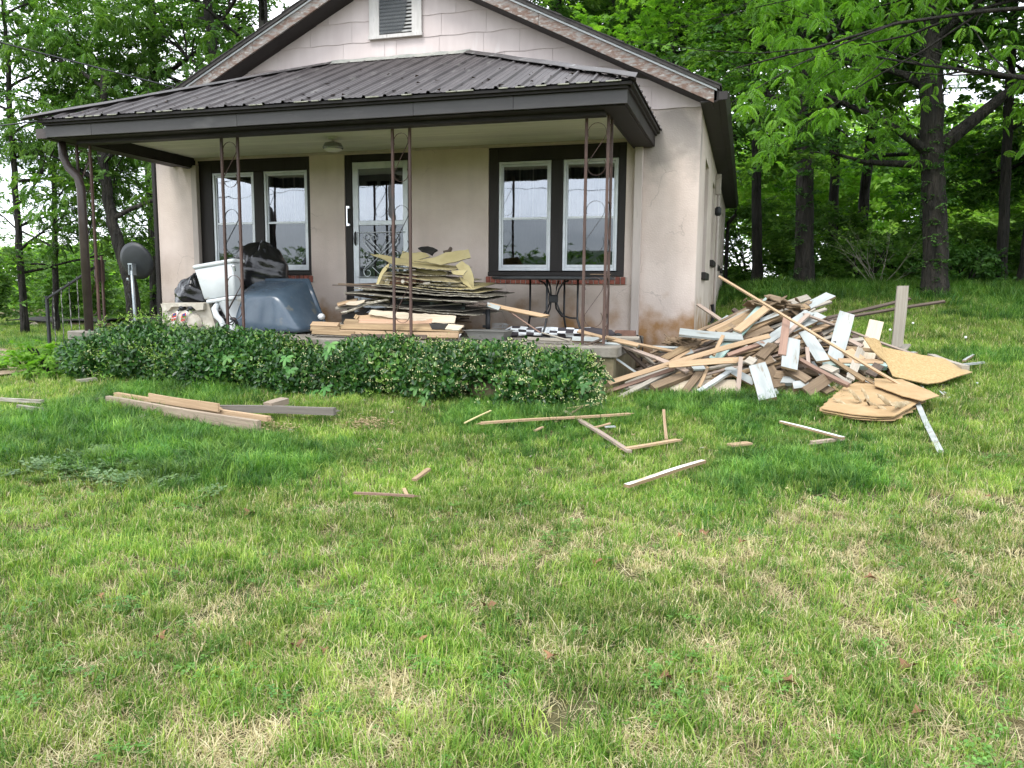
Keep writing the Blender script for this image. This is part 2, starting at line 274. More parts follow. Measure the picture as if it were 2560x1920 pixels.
HPAINT=pm('flaking_white_paint',(.66,.68,.68),(.74,.76,.76),scale=(1,4,4),ns=4,rough=.7,bump=.1,stain=((.45,.32,.2),3,.5))
OSBM=pm('tan_fibreboard',(.31,.205,.085),(.43,.31,.15),(.38,.26,.115),ns=45,detail=3,rough=.85,bump=.3,bs=60,stain=((.34,.25,.125),2.5,.55))
FOAM=pm('buff_underlay',(.33,.22,.105),(.42,.29,.155),(.375,.25,.125),ns=6,rough=.85,bump=.25,bs=40); FOAMP=pm('pale_backing_paper',(.38,.31,.19),(.47,.40,.27),(.30,.22,.12),ns=9,rough=.8,bump=.2)
YEL=pm('yellow_wallboard',(.44,.36,.17),(.54,.46,.24),(.49,.41,.20),ns=4,rough=.75,bump=.12,rand=.06); YELD=pm('olive_shaded_wallboard',(.27,.22,.12),(.38,.32,.18),ns=4,rough=.85,bump=.3,bs=20)  # the darker copy is olive board and painted shade on one yellow piece
EDGEW=pm('crumbled_board_edge',(.36,.33,.26),(.58,.54,.46),(.16,.14,.10),ns=22,rough=.9,bump=.5,bs=60,scale=(1,1,3)); DSHADE=pm('shaded_board_face',(.09,.08,.06),(.25,.225,.17),ns=6,rough=.95,bump=.3,stain=((.32,.29,.23),4,.62)); DBACK=pm('dark_board_back',(.012,.012,.011),(.04,.036,.03),ns=7,rough=.9,bump=.2)  # dark face and back tones paint in the shade between stacked sheets
DOORD=pm('flaking_green_dark_paint',(.015,.015,.013),(.035,.032,.028),ns=4,rough=.8,bump=.4,scale=(1,1,1),stain=((.16,.24,.20),4.5,.58))
def leafmat(name,c1,c2,c3,trans=.35,rough=.5,sp=.35,big=.35,bigc=(0.5,1.25)):
    m=newmat(name); nt=m.node_tree; N=nt.nodes; L=nt.links.new; b=N['Principled BSDF']; o=N['Material Output']
    oi=N.new('ShaderNodeObjectInfo'); at=N.new('ShaderNodeAttribute'); at.attribute_name='tone'
    ad=N.new('ShaderNodeMath'); ad.operation='MULTIPLY_ADD'; L(at.outputs['Fac'],ad.inputs[0]); ad.inputs[1].default_value=.45
    sc_=N.new('ShaderNodeMath'); sc_.operation='MULTIPLY'; L(oi.outputs['Random'],sc_.inputs[0]); sc_.inputs[1].default_value=.55; L(sc_.outputs[0],ad.inputs[2])
    cr=N.new('ShaderNodeValToRGB'); e=cr.color_ramp.elements; e[0].position=.1; e[0].color=(*c1,1); e[1].position=.9; e[1].color=(*c3,1); q=e.new(.5); q.color=(*c2,1); L(ad.outputs[0],cr.inputs[0])
    ge=N.new('ShaderNodeNewGeometry'); n=N.new('ShaderNodeTexNoise'); n.inputs['Scale'].default_value=big; n.inputs['Detail'].default_value=3; L(ge.outputs['Position'],n.inputs['Vector'])
    mr=N.new('ShaderNodeMapRange'); mr.inputs['From Min'].default_value=.3; mr.inputs['From Max'].default_value=.7; mr.inputs['To Min'].default_value=bigc[0]; mr.inputs['To Max'].default_value=bigc[1]; L(n.outputs['Fac'],mr.inputs[0])
    vm=N.new('ShaderNodeVectorMath'); vm.operation='SCALE'; L(cr.outputs[0],vm.inputs[0]); L(mr.outputs[0],vm.inputs['Scale'])
    L(vm.outputs[0],b.inputs['Base Color']); b.inputs['Roughness'].default_value=rough; b.inputs['Specular IOR Level'].default_value=sp
    t=N.new('ShaderNodeBsdfTranslucent'); v2=N.new('ShaderNodeVectorMath'); v2.operation='MULTIPLY'; L(vm.outputs[0],v2.inputs[0]); v2.inputs[1].default_value=(1.5,1.6,.7); L(v2.outputs[0],t.inputs['Color'])
    mx=N.new('ShaderNodeMixShader'); mx.inputs[0].default_value=trans; L(b.outputs[0],mx.inputs[1]); L(t.outputs[0],mx.inputs[2]); L(mx.outputs[0],o.inputs[0]); return m
BARK=pm('dark_bark',(.009,.008,.006),(.040,.034,.027),(.020,.017,.013),scale=(1,1,.16),ns=9,detail=9,rough=.95,bump=1,bs=12,dist=.05,rand=.15,stain=((.085,.085,.07),3,.64))
# ------------------------------------------------------------------ ground
def ground():
    b=MB(); m=newmat('lawn_soil'); nt=m.node_tree;N=nt.nodes;L=nt.links.new;bs=N['Principled BSDF']; bs.inputs['Roughness'].default_value=.95; bs.inputs['Specular IOR Level'].default_value=.1
    ge=N.new('ShaderNodeNewGeometry')
    def nzz(s,d=6): n=N.new('ShaderNodeTexNoise'); n.inputs['Scale'].default_value=s; n.inputs['Detail'].default_value=d; L(ge.outputs['Position'],n.inputs['Vector']); return n
    n1=nzz(40,8); cr=N.new('ShaderNodeValToRGB'); e=cr.color_ramp.elements; e[0].position=.3; e[0].color=(.018,.022,.009,1); e[1].position=.7; e[1].color=(.13,.11,.055,1); L(n1.outputs['Fac'],cr.inputs[0])
    n2=nzz(1.1); c2=N.new('ShaderNodeValToRGB'); e=c2.color_ramp.elements; e[0].position=.4; e[0].color=(.03,.05,.014,1); e[1].position=.62; e[1].color=(.19,.155,.085,1); L(n2.outputs['Fac'],c2.inputs[0])
    mx=N.new('ShaderNodeMix'); mx.data_type='RGBA'; mx.inputs[0].default_value=.45; L(cr.outputs[0],mx.inputs[6]); L(c2.outputs[0],mx.inputs[7]); L(mx.outputs[2],bs.inputs['Base Color'])
    bp=N.new('ShaderNodeBump'); bp.inputs['Strength'].default_value=.6; bp.inputs['Distance'].default_value=.02; L(n1.outputs['Fac'],bp.inputs['Height']); L(bp.outputs[0],bs.inputs['Normal'])
    xs=[-400,-200,-100,-60,-40,-28]+list(np.arange(-22,26.1,.5))+[32,45,65,110,220,400]; ys=[-400,-200,-110,-60,-35,-22,-16]+list(np.arange(-12,22.1,.5))+[28,36,50,80,140,250,400]
    vs=[]
    for y in ys:
        for x in xs:
            z=gz(x,y) if abs(x)<60 else gz(60*(1 if x>0 else -1),y)
            if y<-14: z=gz(x,-14)-.03*(-14-y)**.9 if y>-60 else gz(x,-14)-1.2
            if y>22: z-=.02*min(y-22,40)
            z+=.03*(float(fbm(x,y,1.3))-.5)
            vs.append((x,y,z))
    nx=len(xs); fs=[(j*nx+i,j*nx+i+1,(j+1)*nx+i+1,(j+1)*nx+i) for j in range(len(ys)-1) for i in range(nx-1)]
    b.add(vs,fs,0,True); o=b.build('ground',m); tag(o,kind='structure')
    # worn dirt path at the far left
    b=MB(); pts=[(-9.5,1.4),(-7.2,.1),(-5.5,-.8),(-4.3,-1.75),(-3.3,-2.75)]; vs=[]
    for i,(x,y) in enumerate(pts):
        for s in(-1,-.4,.4,1): vs.append((x,y+s*(.55+.15*math.sin(i*2.1)),gz(x,y)+.03+.012*(abs(s)<.5)))
    b.add(vs,[(i*4+j,i*4+j+1,(i+1)*4+j+1,(i+1)*4+j) for i in range(len(pts)-1) for j in range(3)])
    o=b.build('path',pm('path_dirt',(.19,.13,.085),(.33,.25,.17),ns=6,rough=.95,bump=.5,bs=30)); tag(o,kind='structure')
ground()
def hills():
    b=MB(); pts=[];n=72
    for ring,(rr,hh) in enumerate(((150,0),(175,.55),(215,1),(300,.9))):
        for i in range(n):
            a=2*math.pi*i/n; h=(7+4*math.sin(a*3+1)+2.5*math.sin(a*7+.4)+1.5*math.sin(a*17))*hh
            if math.cos(a-math.pi/2)>.0: h*=.45
            pts.append((rr*math.cos(a),rr*math.sin(a),-2.5+h))
    b.add(pts,[(k*n+i,k*n+(i+1)%n,(k+1)*n+(i+1)%n,(k+1)*n+i) for k in range(3) for i in range(n)],0,True)
    tag(b.build('hills',pm('wooded_hill',(.03,.055,.03),(.08,.13,.06),ns=.3,detail=9,rough=.95,bump=.6,bs=1.2)),kind='structure')
hills()
# ------------------------------------------------------------------ the house
XL,XR,YB=-3.512,4.173,11.3
house=empty('house',(.33,0,-.5),'single storey pinkish stucco house with a gable and a brown metal porch roof','house')
H=house
# front wall with openings
def grid_wall(b,xs,zs,holes,y0,y1):
    """front skin at y0; reveals back to y1 round each hole"""
    for i in range(len(xs)-1):
        for j in range(len(zs)-1):
            cx,cz=(xs[i]+xs[i+1])/2,(zs[j]+zs[j+1])/2
            if any(a<cx<c and d<cz<e for a,c,d,e in holes): continue
            b.add([(xs[i],y0,zs[j]),(xs[i+1],y0,zs[j]),(xs[i+1],y0,zs[j+1]),(xs[i],y0,zs[j+1])],[(0,1,2,3)])
    for a,c,d,e in holes:
        b.add([(a,y0,d),(c,y0,d),(c,y0,e),(a,y0,e),(a,y1,d),(c,y1,d),(c,y1,e),(a,y1,e)],[(0,4,5,1),(1,5,6,2),(2,6,7,3),(3,7,4,0)])
WZ0,WZ1=.715,2.318
holes=[(-2.80,-1.0,WZ0,WZ1),(-.475,.492,.05,2.312),(1.565,3.315,WZ0,WZ1)]
def f(b):
    xs=sorted({XL,XR,*[q for h in holes for q in h[:2]]}); zs=sorted({-1.1,2.69,.05,WZ0,2.312,WZ1}); grid_wall(b,xs,zs,holes,0,.2)
    zt=4.62; b.add([(XL,.004,2.69),(XR,.004,2.69),(.35,.004,zt)],[(0,1,2)])
part('front_wall',H,STU,f)
sideh=[(1.26,2.20,.80,2.30),(3.62,4.5,1.05,2.30),(6.0,6.95,1.05,2.30),(8.75,9.65,1.05,2.30)]
def f(b):
    ys=sorted({0,YB,*[q for h in sideh for q in h[:2]]}); zs=[-1.1,.80,1.05,2.30,2.72]
    for i in range(len(ys)-1):
        for j in range(len(zs)-1):
            cy,cz=(ys[i]+ys[i+1])/2,(zs[j]+zs[j+1])/2
            if any(a<cy<c and d<cz<e for a,c,d,e in sideh): continue
            b.add([(XR,ys[i],zs[j]),(XR,ys[i+1],zs[j]),(XR,ys[i+1],zs[j+1]),(XR,ys[i],zs[j+1])],[(0,1,2,3)])
    for a,c,d,e in sideh:
        X=XR-.12; b.add([(XR,a,d),(XR,c,d),(XR,c,e),(XR,a,e),(X,a,d),(X,c,d),(X,c,e),(X,a,e)],[(0,4,5,1),(1,5,6,2),(2,6,7,3),(3,7,4,0)])
part('side_wall',H,STU,f)
def f(b):
    b.add([(XL,0,-1.1),(XL,YB,-1.1),(XL,YB,2.72),(XL,0,2.72)],[(0,1,2,3)])
part('side_wall',H,STU,f)
part('rear_wall',H,STU,lambda b:b.add([(XL,YB,-1.1),(XR,YB,-1.1),(XR,YB,2.7),(.35,YB,4.62),(XL,YB,2.7)],[(0,1,2,3,4)]))
for i,(a,c,d,e) in enumerate(sideh):
    w=part('window',H,SASH,lambda b:(b.box(XR-.13,XR-.10,a,a+.06,d,e),b.box(XR-.13,XR-.10,c-.06,c,d,e),b.box(XR-.13,XR-.10,a+.06,c-.06,d,d+.06),b.box(XR-.13,XR-.10,a+.06,c-.06,e-.06,e),b.box(XR-.13,XR-.10,a+.06,c-.06,(d+e)/2-.02,(d+e)/2+.02)))
    part('pane',w,GLASS,lambda b:b.box(XR-.122,XR-.117,a+.06,c-.06,d+.06,e-.06))
    part('window_sill',w,TRIM,lambda b:b.box(XR-.10,XR+.06,a-.04,c+.04,d-.10,d,bev=.01))
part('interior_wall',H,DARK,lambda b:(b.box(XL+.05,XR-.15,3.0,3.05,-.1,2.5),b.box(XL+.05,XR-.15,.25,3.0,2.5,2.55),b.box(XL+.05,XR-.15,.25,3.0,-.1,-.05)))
# gable shingles panel by panel
def clip(poly,f):
    out=[]
    for i in range(len(poly)):
        a,b=poly[i],poly[(i+1)%len(poly)]; fa,fb=f(a),f(b)
        if fa>=0: out.append(a)
        if fa*fb<0: t=fa/(fa-fb); out.append(tuple(a[k]+(b[k]-a[k])*t for k in range(3)))
    return out
SL=.4875; PKX,PKZ=.36,4.718
gz_=lambda x:PKZ-SL*abs(x-PKX)
def f(b):
    P=clip(clip([(XL,0,2.69),(XR,0,2.69),(XR,0,4.8),(XL,0,4.8)],lambda p:PKZ-.16-SL*(p[0]-PKX)-p[2]),lambda p:PKZ-.16+SL*(p[0]-PKX)-p[2]); b.add(P,[tuple(range(len(P)))])
gab=part('gable_siding',H,SIDING,f)
joints={0:[-2.4,-1.8,-1.2,-.6,0,.6,1.2,1.8,2.38,2.98,3.59],1:[-2.7,-2.1,-1.5,-.9,-.3,.3,.9,1.5,2.1,2.69,3.3,3.9],2:[-2.4,-1.83,-1.22,-.62,0,.6,1.15,1.77,2.38,2.95,3.55],3:[-2.65,-2.05,-1.45,-.45,.145,.309,.903,1.497,1.965,2.56,3.15],4:[-2.1,-1.5,-.93,-.32,.933,1.529,2.13,2.7],5:[-1.9,-1.3,-.66,-.05,.52,1.13,1.73,2.3],6:[-1.4,-.8,-.2,.4,1.0,1.6],7:[-.9,-.3,.3,.9]}
for k in range(8):
    z0=2.675+.2615*k; z1=z0+.275; J=sorted(set([XL-.05]+joints[k]+[XR+.01]))
    for a,c in zip(J[:-1],J[1:]):
        if c-a<.05: continue
        a2,c2=a+.0018,c-.0018; n=8
        wav=lambda x:.006*math.sin(x*2*math.pi/.42)+.0025*math.sin(x*11)
        bot=[(a2+(c2-a2)*i/n,-.016,z0+wav(a2+(c2-a2)*i/n)) for i in range(n+1)]
        poly=bot+[(c2,-.007,z1),(a2,-.007,z1)]
        poly=clip(clip(poly,lambda p:PKZ-.13-SL*(p[0]-PKX)-p[2]),lambda p:PKZ-.13+SL*(p[0]-PKX)-p[2])
        if k>=3: 
            pass
        if len(poly)<3: continue
        b=MB(); b.prism(poly,(0,.006,0)); b.build('siding_panel',SIDING,gab)
# louvred vent
vent=part('gable_vent',H,DARK,lambda b:b.box(.06,.60,-.033,-.026,3.76,4.40))  # black backing stands in for the shade inside the vent
part('vent_frame',vent,pm('old_white_paint',(.50,.48,.45),(.62,.60,.57),(.56,.54,.51),ns=5,rough=.8,bump=.3,scale=(3,3,.6),stain=((.33,.31,.28),5,.62)),lambda b:(b.box(-.052,.088,-.052,-.026,3.777,4.45),b.box(.545,.678,-.052,-.026,3.777,4.45),b.box(-.062,.688,-.066,-.026,3.735,3.777),b.box(.088,.545,-.052,-.026,4.32,4.45)))
LOUV=pm('louvre_paint',(.26,.26,.25),(.42,.42,.40),rough=.7,ns=8)
for k in range(12):
    z=3.80+k*.0445; part('louvre_slat',vent,LOUV,lambda b:b.prism([(.088,-.034,z+.026),(.088,-.048,z),(.088,-.044,z-.004),(.088,-.034,z+.016)],(.457,0,0)))
def f(b):
    P=[(.10,3.79),(.12,3.785),(.40,3.80),(.44,3.86),(.47,4.0),(.49,4.3),(.10,4.3)]; b.prism([(x,-.056-.004*math.sin(i*2),z) for i,(x,z) in enumerate(P)],(0,.0015,0))
sm=newmat('torn_insect_mesh'); sm.node_tree.nodes['Principled BSDF'].inputs['Base Color'].default_value=(.07,.08,.085,1); sm.node_tree.nodes['Principled BSDF'].inputs['Alpha'].default_value=.42
part('torn_screen',vent,sm,f)
# rake boards, soffit, roof
def along(x,dz,y): return (x,y,gz_(x)+dz)
for s,x1 in((1,4.35),(-1,-3.66)):
    xs=[PKX]; 
    joint={1:[2.28],-1:[-1.6]}[s]
    st=[PKX]+joint+[x1-.03*s]
    for a,c in zip(st[:-1],st[1:]):
        a3=a+.004*s
        b=MB(); b.prism([along(a3,-.145,-.33),along(c,-.145,-.33),along(c,-.012,-.33),along(a3,-.012,-.33)],(0,.03,0)); b.build('rake_board',RAKE,H)
    part('drip_edge',H,pm('white_drip_metal',(.62,.66,.67),(.72,.75,.76),rough=.5,bump=0),lambda b:b.prism([along(PKX,-.010,-.345),along(x1,-.010,-.345),along(x1,.012,-.345),along(PKX,.012,-.345)],(0,.03,0)))
    part('rake_soffit',H,TRIM,lambda b:b.prism([along(PKX,-.150,-.30),along(x1-.04*s,-.150,-.30),along(x1-.04*s,-.125,-.30),along(PKX,-.125,-.30)],(0,.30,0)))
    rf=part('main_roof',H,SHING,lambda b:b.prism([along(PKX,.0135,-.37),along(x1+.03*s,.0135,-.37),along(x1+.03*s,.055,-.37),along(PKX,.055,-.37)],(0,YB+.75,0)))
    for k in range(11):
        b=MB(); xa=PKX+(x1+.03*s-PKX)*k/11; xb=PKX+(x1+.03*s-PKX)*(k+1.05)/11
        b.prism([along(xa,.056,-.38),along(xb,.056,-.38),along(xb,.076,-.38),along(xa,.060,-.38)],(0,YB+.77,0)); b.build('shingle_course',SHING,rf)
    X=XR if s>0 else XL; xe=x1; ze=gz_(x1)
    part('eave_soffit',H,TRIM,lambda b:b.box(min(X,xe),max(X,xe),-.30,YB+.3,2.655,2.672))
    part('eave_fascia',H,TRIM,lambda b:b.box(*sorted((xe,xe+.02*s)),-.33,YB+.3,2.655,ze+.0))
    def g(b):
        x0=xe+.022*s; x2=x0+.115*s; b.prism([(x0,-.36,ze-.02),(x0,-.36,ze-.115),(x0+.075*s,-.36,ze-.115),(x2,-.36,ze-.02),(x2-.004*s,-.36,ze-.02),(x0+.072*s,-.36,ze-.11),(x0+.004*s,-.36,ze-.11),(x0+.004*s,-.36,ze-.02)],(0,YB+.6,0)); b.box(*sorted((x0,x2-.02*s)),-.366,-.361,ze-.112,ze-.025)
    part('gutter',H,TRIM,g)
part('downspout',H,TRIM,lambda b:b.tube([(4.43,11.2,2.6),(4.43,11.2,2.45),(4.26,11.2,2.25),(4.25,11.2,1.9),(4.25,11.2,-.3)],.05,8))
part('downspout',H,TRIM,lambda b:b.box(XL-.075,XL-.006,-.02,.06,-.5,2.62,bev=.012))
# pilasters
PIL=pm('pilaster_paint',(.44,.385,.345),(.54,.475,.43),ns=3,rough=.8,bump=.2,scale=(3,3,.4),stain=((.3,.26,.22),3,.7))
part('pilaster',H,PIL,lambda b:b.box(3.42,3.515,-.072,-.001,0,2.25,bev=.004)); part('pilaster',H,PIL,lambda b:b.box(-2.865,-2.775,-.072,-.001,0,2.25,bev=.004))
# windows in the porch wall
def storm(win,x0,x1,z0,z1,zm):
    y=.045
    fr=part('storm_frame',win,ALU,lambda b:(b.box(x0,x0+.034,y-.02,y+.02,z0,z1,bev=.004),b.box(x1-.034,x1,y-.02,y+.02,z0,z1,bev=.004),b.box(x0+.034,x1-.034,y-.02,y+.02,z0,z0+.045,bev=.004),b.box(x0+.034,x1-.034,y-.02,y+.02,z1-.034,z1,bev=.004),
        b.box(x0+.036,x0+.055,y-.002,y+.012,z0+.047,z1-.036),b.box(x1-.055,x1-.036,y-.002,y+.012,z0+.047,z1-.036),b.box(x0+.056,x1-.056,y-.003,y+.012,z0+.047,z0+.075),b.box(x0+.056,x1-.056,y-.003,y+.012,z1-.06,z1-.036),b.box(x0+.056,x1-.056,y-.008,y+.012,zm-.014,zm+.014)))
    part('pane',win,GLASS,lambda b:b.box(x0+.056,x1-.056,y+.014,y+.017,zm+.014,z1-.06))
    part('pane',win,SCREEN,lambda b:b.box(x0+.056,x1-.056,y+.002,y+.005,z0+.075,zm-.014))
    part('inner_sash',win,SASH,lambda b:(b.box(x0+.04,x0+.075,.10,.13,z0+.03,z1-.03),b.box(x1-.075,x1-.04,.10,.13,z0+.03,z1-.03),b.box(x0+.075,x1-.075,.10,.13,zm-.02,zm+.02),b.box(x0+.075,x1-.075,.10,.13,z1-.07,z1-.03),b.box(x0+.075,x1-.075,.10,.13,z0+.03,z0+.08),
        *[b.box(x0+.075+(x1-x0-.15)*t-.008,x0+.075+(x1-x0-.15)*t+.008,.112,.122,zm+.02,z1-.07) for t in(.33,.66)]))
    part('curtain',win,CURT,lambda b:[b.add([(x0+.05+(x1-x0-.1)*i/40,.19+.012*math.sin(i*1.3)+.006*math.sin(i*2.9),z) for i in range(41) for z in(z0+.25,z1-.05)],[(2*i,2*i+2,2*i+3,2*i+1) for i in range(40)],0,True)])
for (x0,x1,S) in((-2.80,-1.0,((-2.58,-1.90),(-1.74,-1.055))),(1.565,3.315,((1.696,2.378),(2.533,3.217)))):
    a1,a2=S[0];b1,b2=S[1]
    w=part('window',H,TRIM,lambda b:(b.box(x0+.002,a1-.002,.012,.09,WZ0+.002,WZ1-.002,bev=.006),b.box(a2+.002,b1-.002,.012,.09,WZ0+.06,2.148,bev=.006),b.box(b2+.002,x1-.002,.012,.09,WZ0+.002,WZ1-.002,bev=.006),b.box(a1,b2,.014,.09,2.15,WZ1-.002),b.box(x0+.004,x1-.004,-.03,.09,WZ0+.001,WZ0+.058,bev=.008),b.box(x0+.002,x1-.002,.005,.012,2.29,WZ1-.002)))
    storm(w,a1,a2,.785,2.143,1.44); storm(w,b1,b2,.785,2.143,1.44)
    sl=part('brick_sill',H,MORT,lambda b:b.box(x0-.02,x1+.035,-.012,.10,.620,.712))
    n=27
    for i in range(n):
        xa=x0-.02+(x1-x0+.055)*i/n; xb=xa+(x1-x0+.055)/n-.012; dz=rnd.uniform(-.002,.002); yb=-.030+rnd.uniform(-.003,.003)
        part('brick',sl,BRICK,lambda b:b.bbox(Vector(((xa+xb)/2,(yb+.08)/2,.666+dz)),(xb-xa,.08-yb,.090),.004))
# door
d=part('door',H,TRIM,lambda b:(b.box(-.473,-.372,.012,.09,.052,2.31,bev=.006),b.box(.446,.490,.012,.09,.052,2.31,bev=.006),b.box(-.372,.446,.014,.09,2.222,2.31)))
part('threshold',d,CONC,lambda b:b.box(-.47,.49,-.06,.1,.0,.05,bev=.01))
y=.04
part('storm_door_frame',d,ALU,lambda b:(b.box(-.368,-.285,y-.018,y+.018,.10,2.215,bev=.005),b.box(.367,.442,y-.018,y+.018,.10,2.215,bev=.005),b.box(-.285,.367,y-.018,y+.018,2.125,2.215,bev=.005),b.box(-.285,.367,y-.016,y+.016,1.385,1.445,bev=.005),b.box(-.285,.367,y-.016,y+.016,.585,.68,bev=.005),b.box(-.285,.367,y-.016,y+.016,.10,.18,bev=.005)))
part('kick_panel',d,ALU,lambda b:b.bbox(Vector((.04,y,.385)),(.64,.014,.40),.006))
part('pane',d,GLASS,lambda b:b.box(-.284,.366,y+.002,y+.005,1.446,2.124)); part('pane',d,SCREEN,lambda b:b.box(-.284,.366,y+.002,y+.005,.681,1.384))
part('inner_door',d,SASH,lambda b:(b.box(-.34,-.22,.13,.17,.1,2.16),b.box(.30,.43,.13,.17,.1,2.16),b.box(-.22,.30,.13,.17,1.98,2.16),b.box(-.22,.30,.13,.17,.1,1.25),b.box(-.06,-.02,.135,.165,1.25,1.98),b.box(.12,.15,.135,.165,1.25,1.98)))
def scroll(pts,c,r,a0,a1,n=14): return pts+[(c[0]+r*(1-.45*i/n)*math.cos(a0+(a1-a0)*i/n),c[1]+r*(1-.45*i/n)*math.sin(a0+(a1-a0)*i/n)) for i in range(n+1)]
def f(b):
    yy=y-.03
    def T(p,r=.0055): b.tube([(q[0],yy,q[1]) for q in p],r,6)
    T([(-.31,1.288),(.40,1.292)],.006); T([(-.31,.695),(.40,.695)],.006)
    cx,cz=.045,.99
    T([(-.20,1.20),(cx,cz),(.29,.78)]); T([(.29,1.20),(cx,cz),(-.20,.78)])
    T([(-.08,.83),(.045,.72)]); T([(.17,.83),(.045,.72)])
    for sx in(-1,1):
        # upper pair scrolls (heart) and outer scrolls
        T(scroll([(cx,cz+.02),(cx+sx*.05,1.09),(cx+sx*.13,1.17)],(cx+sx*.10,1.215),.05,R(-40) if sx>0 else R(220),R(230) if sx>0 else R(-50)))
        T(scroll([(cx+sx*.245,1.20)],(cx+sx*.205,1.225),.05,0 if sx>0 else math.pi,R(300) if sx>0 else math.pi-R(300)))
        T([(cx+sx*.255,1.225),(cx+sx*.245,1.15),(cx+sx*.17,1.06),(cx+sx*.08,.97),(cx+sx*.16,.90),(cx+sx*.23,.83),(cx+sx*.255,.76)])
        T(scroll([(cx+sx*.22,.90),(cx+sx*.25,.97)],(cx+sx*.215,1.0),.04,0 if sx>0 else math.pi,R(270) if sx>0 else math.pi-R(270)))
        T(scroll([(cx+sx*.255,.80)],(cx+sx*.195,.755),.058,0 if sx>0 else math.pi,R(-290) if sx>0 else math.pi+R(290)))
part('scroll_grille',d,ALU,f)
part('door_handle',d,BLACKI,lambda b:b.tube([(-.33,y-.02,1.30),(-.325,y-.045,1.27),(-.325,y-.05,1.21),(-.325,y-.045,1.15),(-.33,y-.02,1.12)],[.008,.014,.017,.014,.008],8))
part('pull_bar',d,CHROME,lambda b:(b.bbox(Vector((-.425,-.035,1.505)),(.016,.016,.27),.003),b.bbox(Vector((-.405,-.02,1.62)),(.035,.06,.035),.004),b.bbox(Vector((-.405,-.02,1.39)),(.035,.06,.035),.004)))
# side wall pipe and meter
part('conduit',H,PIL,lambda b:(b.tube([(4.235,4.62,2.5),(4.235,4.62,.8),(4.235,4.55,.1)],.028,8),b.box(4.18,4.27,4.56,4.68,2.2,2.55,bev=.01)))
part('meter',H,BLACKI,lambda b:b.tube([(4.235,4.62,2.0),(4.235,4.62,1.97),(4.235,4.62,1.87),(4.235,4.62,1.84)],[.03,.055,.055,.03],12))
part('drain_pipe',H,BLACKI,lambda b:b.tube([(4.22,4.1,.32),(4.25,4.1,.15),(4.24,4.0,.02),(4.18,3.9,-.02)],.035,8))
# ------------------------------------------------------------------ porch
EX0,EX1,EY=-3.13,3.72,-2.36; ZE,ZW=2.425,3.487
S_=(ZW-ZE)/(-EY)
hipL=lambda x:min(0,EY+(x-EX0)*(-EY)/2.53)      # y where the front sheet meets the left hip
hipR=lambda x:min(0,EY+(EX1-x)*(-EY)/2.42)
pr=part('porch_roof',H,SHING,lambda b:(b.add([(EX0+.05,EY+.05,ZE-.015),(EX1-.05,EY+.05,ZE-.015),(1.3,0,ZW-.03),(-.6,0,ZW-.03)],[(0,1,2,3)]),b.add([(EX1-.05,EY+.05,ZE-.015),(EX1-.05,0,ZE-.015),(1.3,0,ZW-.03)],[(0,1,2)]),b.add([(EX0+.05,0,ZE-.015),(EX0+.05,EY+.05,ZE-.015),(-.6,0,ZW-.03)],[(0,1,2)])))
prof=[(0,0),(.028,0),(.041,.019),(.061,.019),(.074,0),(.112,0),(.118,.004),(.128,.004),(.134,0),(.176,0),(.182,.004),(.192,.004),(.198,0)]
def sheetpts(a,n): return [(a+i*.229+u,h) for i in range(n) for u,h in prof]
x=EX0
while x<EX1-.05:
    n=4; st=[(min(q,EX1),h) for q,h in sheetpts(x,n) if q<=EX1]+[(min(x+n*.229,EX1),0)]
    b=MB(); vs=[]
    lift=rnd.uniform(0,.003)
    for q,h in st:
        yt=min(hipL(q),hipR(q)); yt=max(yt,EY+.001); 
        for k in range(5):
            yy=EY+(yt-EY)*k/4; zz=ZE+(yy-EY)*S_; vs.append((q,yy-.4*h,zz+h+lift+.003*math.sin(q*9+k)))
    m=len(st); b.add(vs,[(i*5+k,(i+1)*5+k,(i+1)*5+k+1,i*5+k+1) for i in range(m-1) for k in range(4)])
    # turned thickness at the eave
    vs=[]
    for q,h in st: z=ZE+h+lift+.003*math.sin(q*9); vs+=[(q,EY-.4*h,z),(q,EY-.4*h+.002,z-.003)]
    b.build('roof_sheet',MROOF,pr); x+=n*.229
# right hip face, ribs run to the right
yy0=EY
while yy0<-.02:
    st=[(yy0+i*.229+u,h) for i in range(3) for u,h in prof if yy0+i*.229+u<=0]; st.append((min(yy0+3*.229,0),0)); b=MB(); vs=[]
    for q,h in st:
        xt=EX1-(q-EY)*2.42/(-EY); 
        for k in range(5):
            xx=EX1+(xt-EX1)*k/4; vs.append((xx+.4*h,q,ZE+(EX1-xx)*(ZW-ZE)/2.42+h))
    b.add(vs,[(i*5+k,(i+1)*5+k,(i+1)*5+k+1,i*5+k+1) for i in range(len(st)-1) for k in range(4)]); b.build('roof_sheet',MROOF,pr); yy0+=.229*3
b=MB(); b.add([(EX0,0,ZE),(EX0,EY,ZE),(-.6,0,ZW)],[(0,1,2)]); b.build('roof_sheet',MROOF,pr)
def cap(name,p0,p1,w,l,r,mat):
    # folded ridge cap from p0 to p1; l and r are the down-slope directions of its wings
    p0,p1,l,r=map(Vector,(p0,p1,l,r)); n=8; vs=[]
    for i in range(n+1):
        p=p0.lerp(p1,i/n)+Vector((0,0,.03+.004*math.sin(i*2.3)))
        for q in(p+l*w,p+l*w*.5+Vector((0,0,.006)),p+Vector((0,0,.012)),p+r*w*.5+Vector((0,0,.006)),p+r*w): vs.append(q)
    b=MB(); b.add(vs,[(i*5+k,i*5+k+1,(i+1)*5+k+1,(i+1)*5+k) for i in range(n) for k in range(4)]); b.add([v-Vector((0,0,.004)) for v in vs],[(i*5+k,(i+1)*5+k,(i+1)*5+k+1,i*5+k+1) for i in range(n) for k in range(4)]); b.build(name,mat,pr)
fdir=Vector((0,-1,-S_)).normalized()
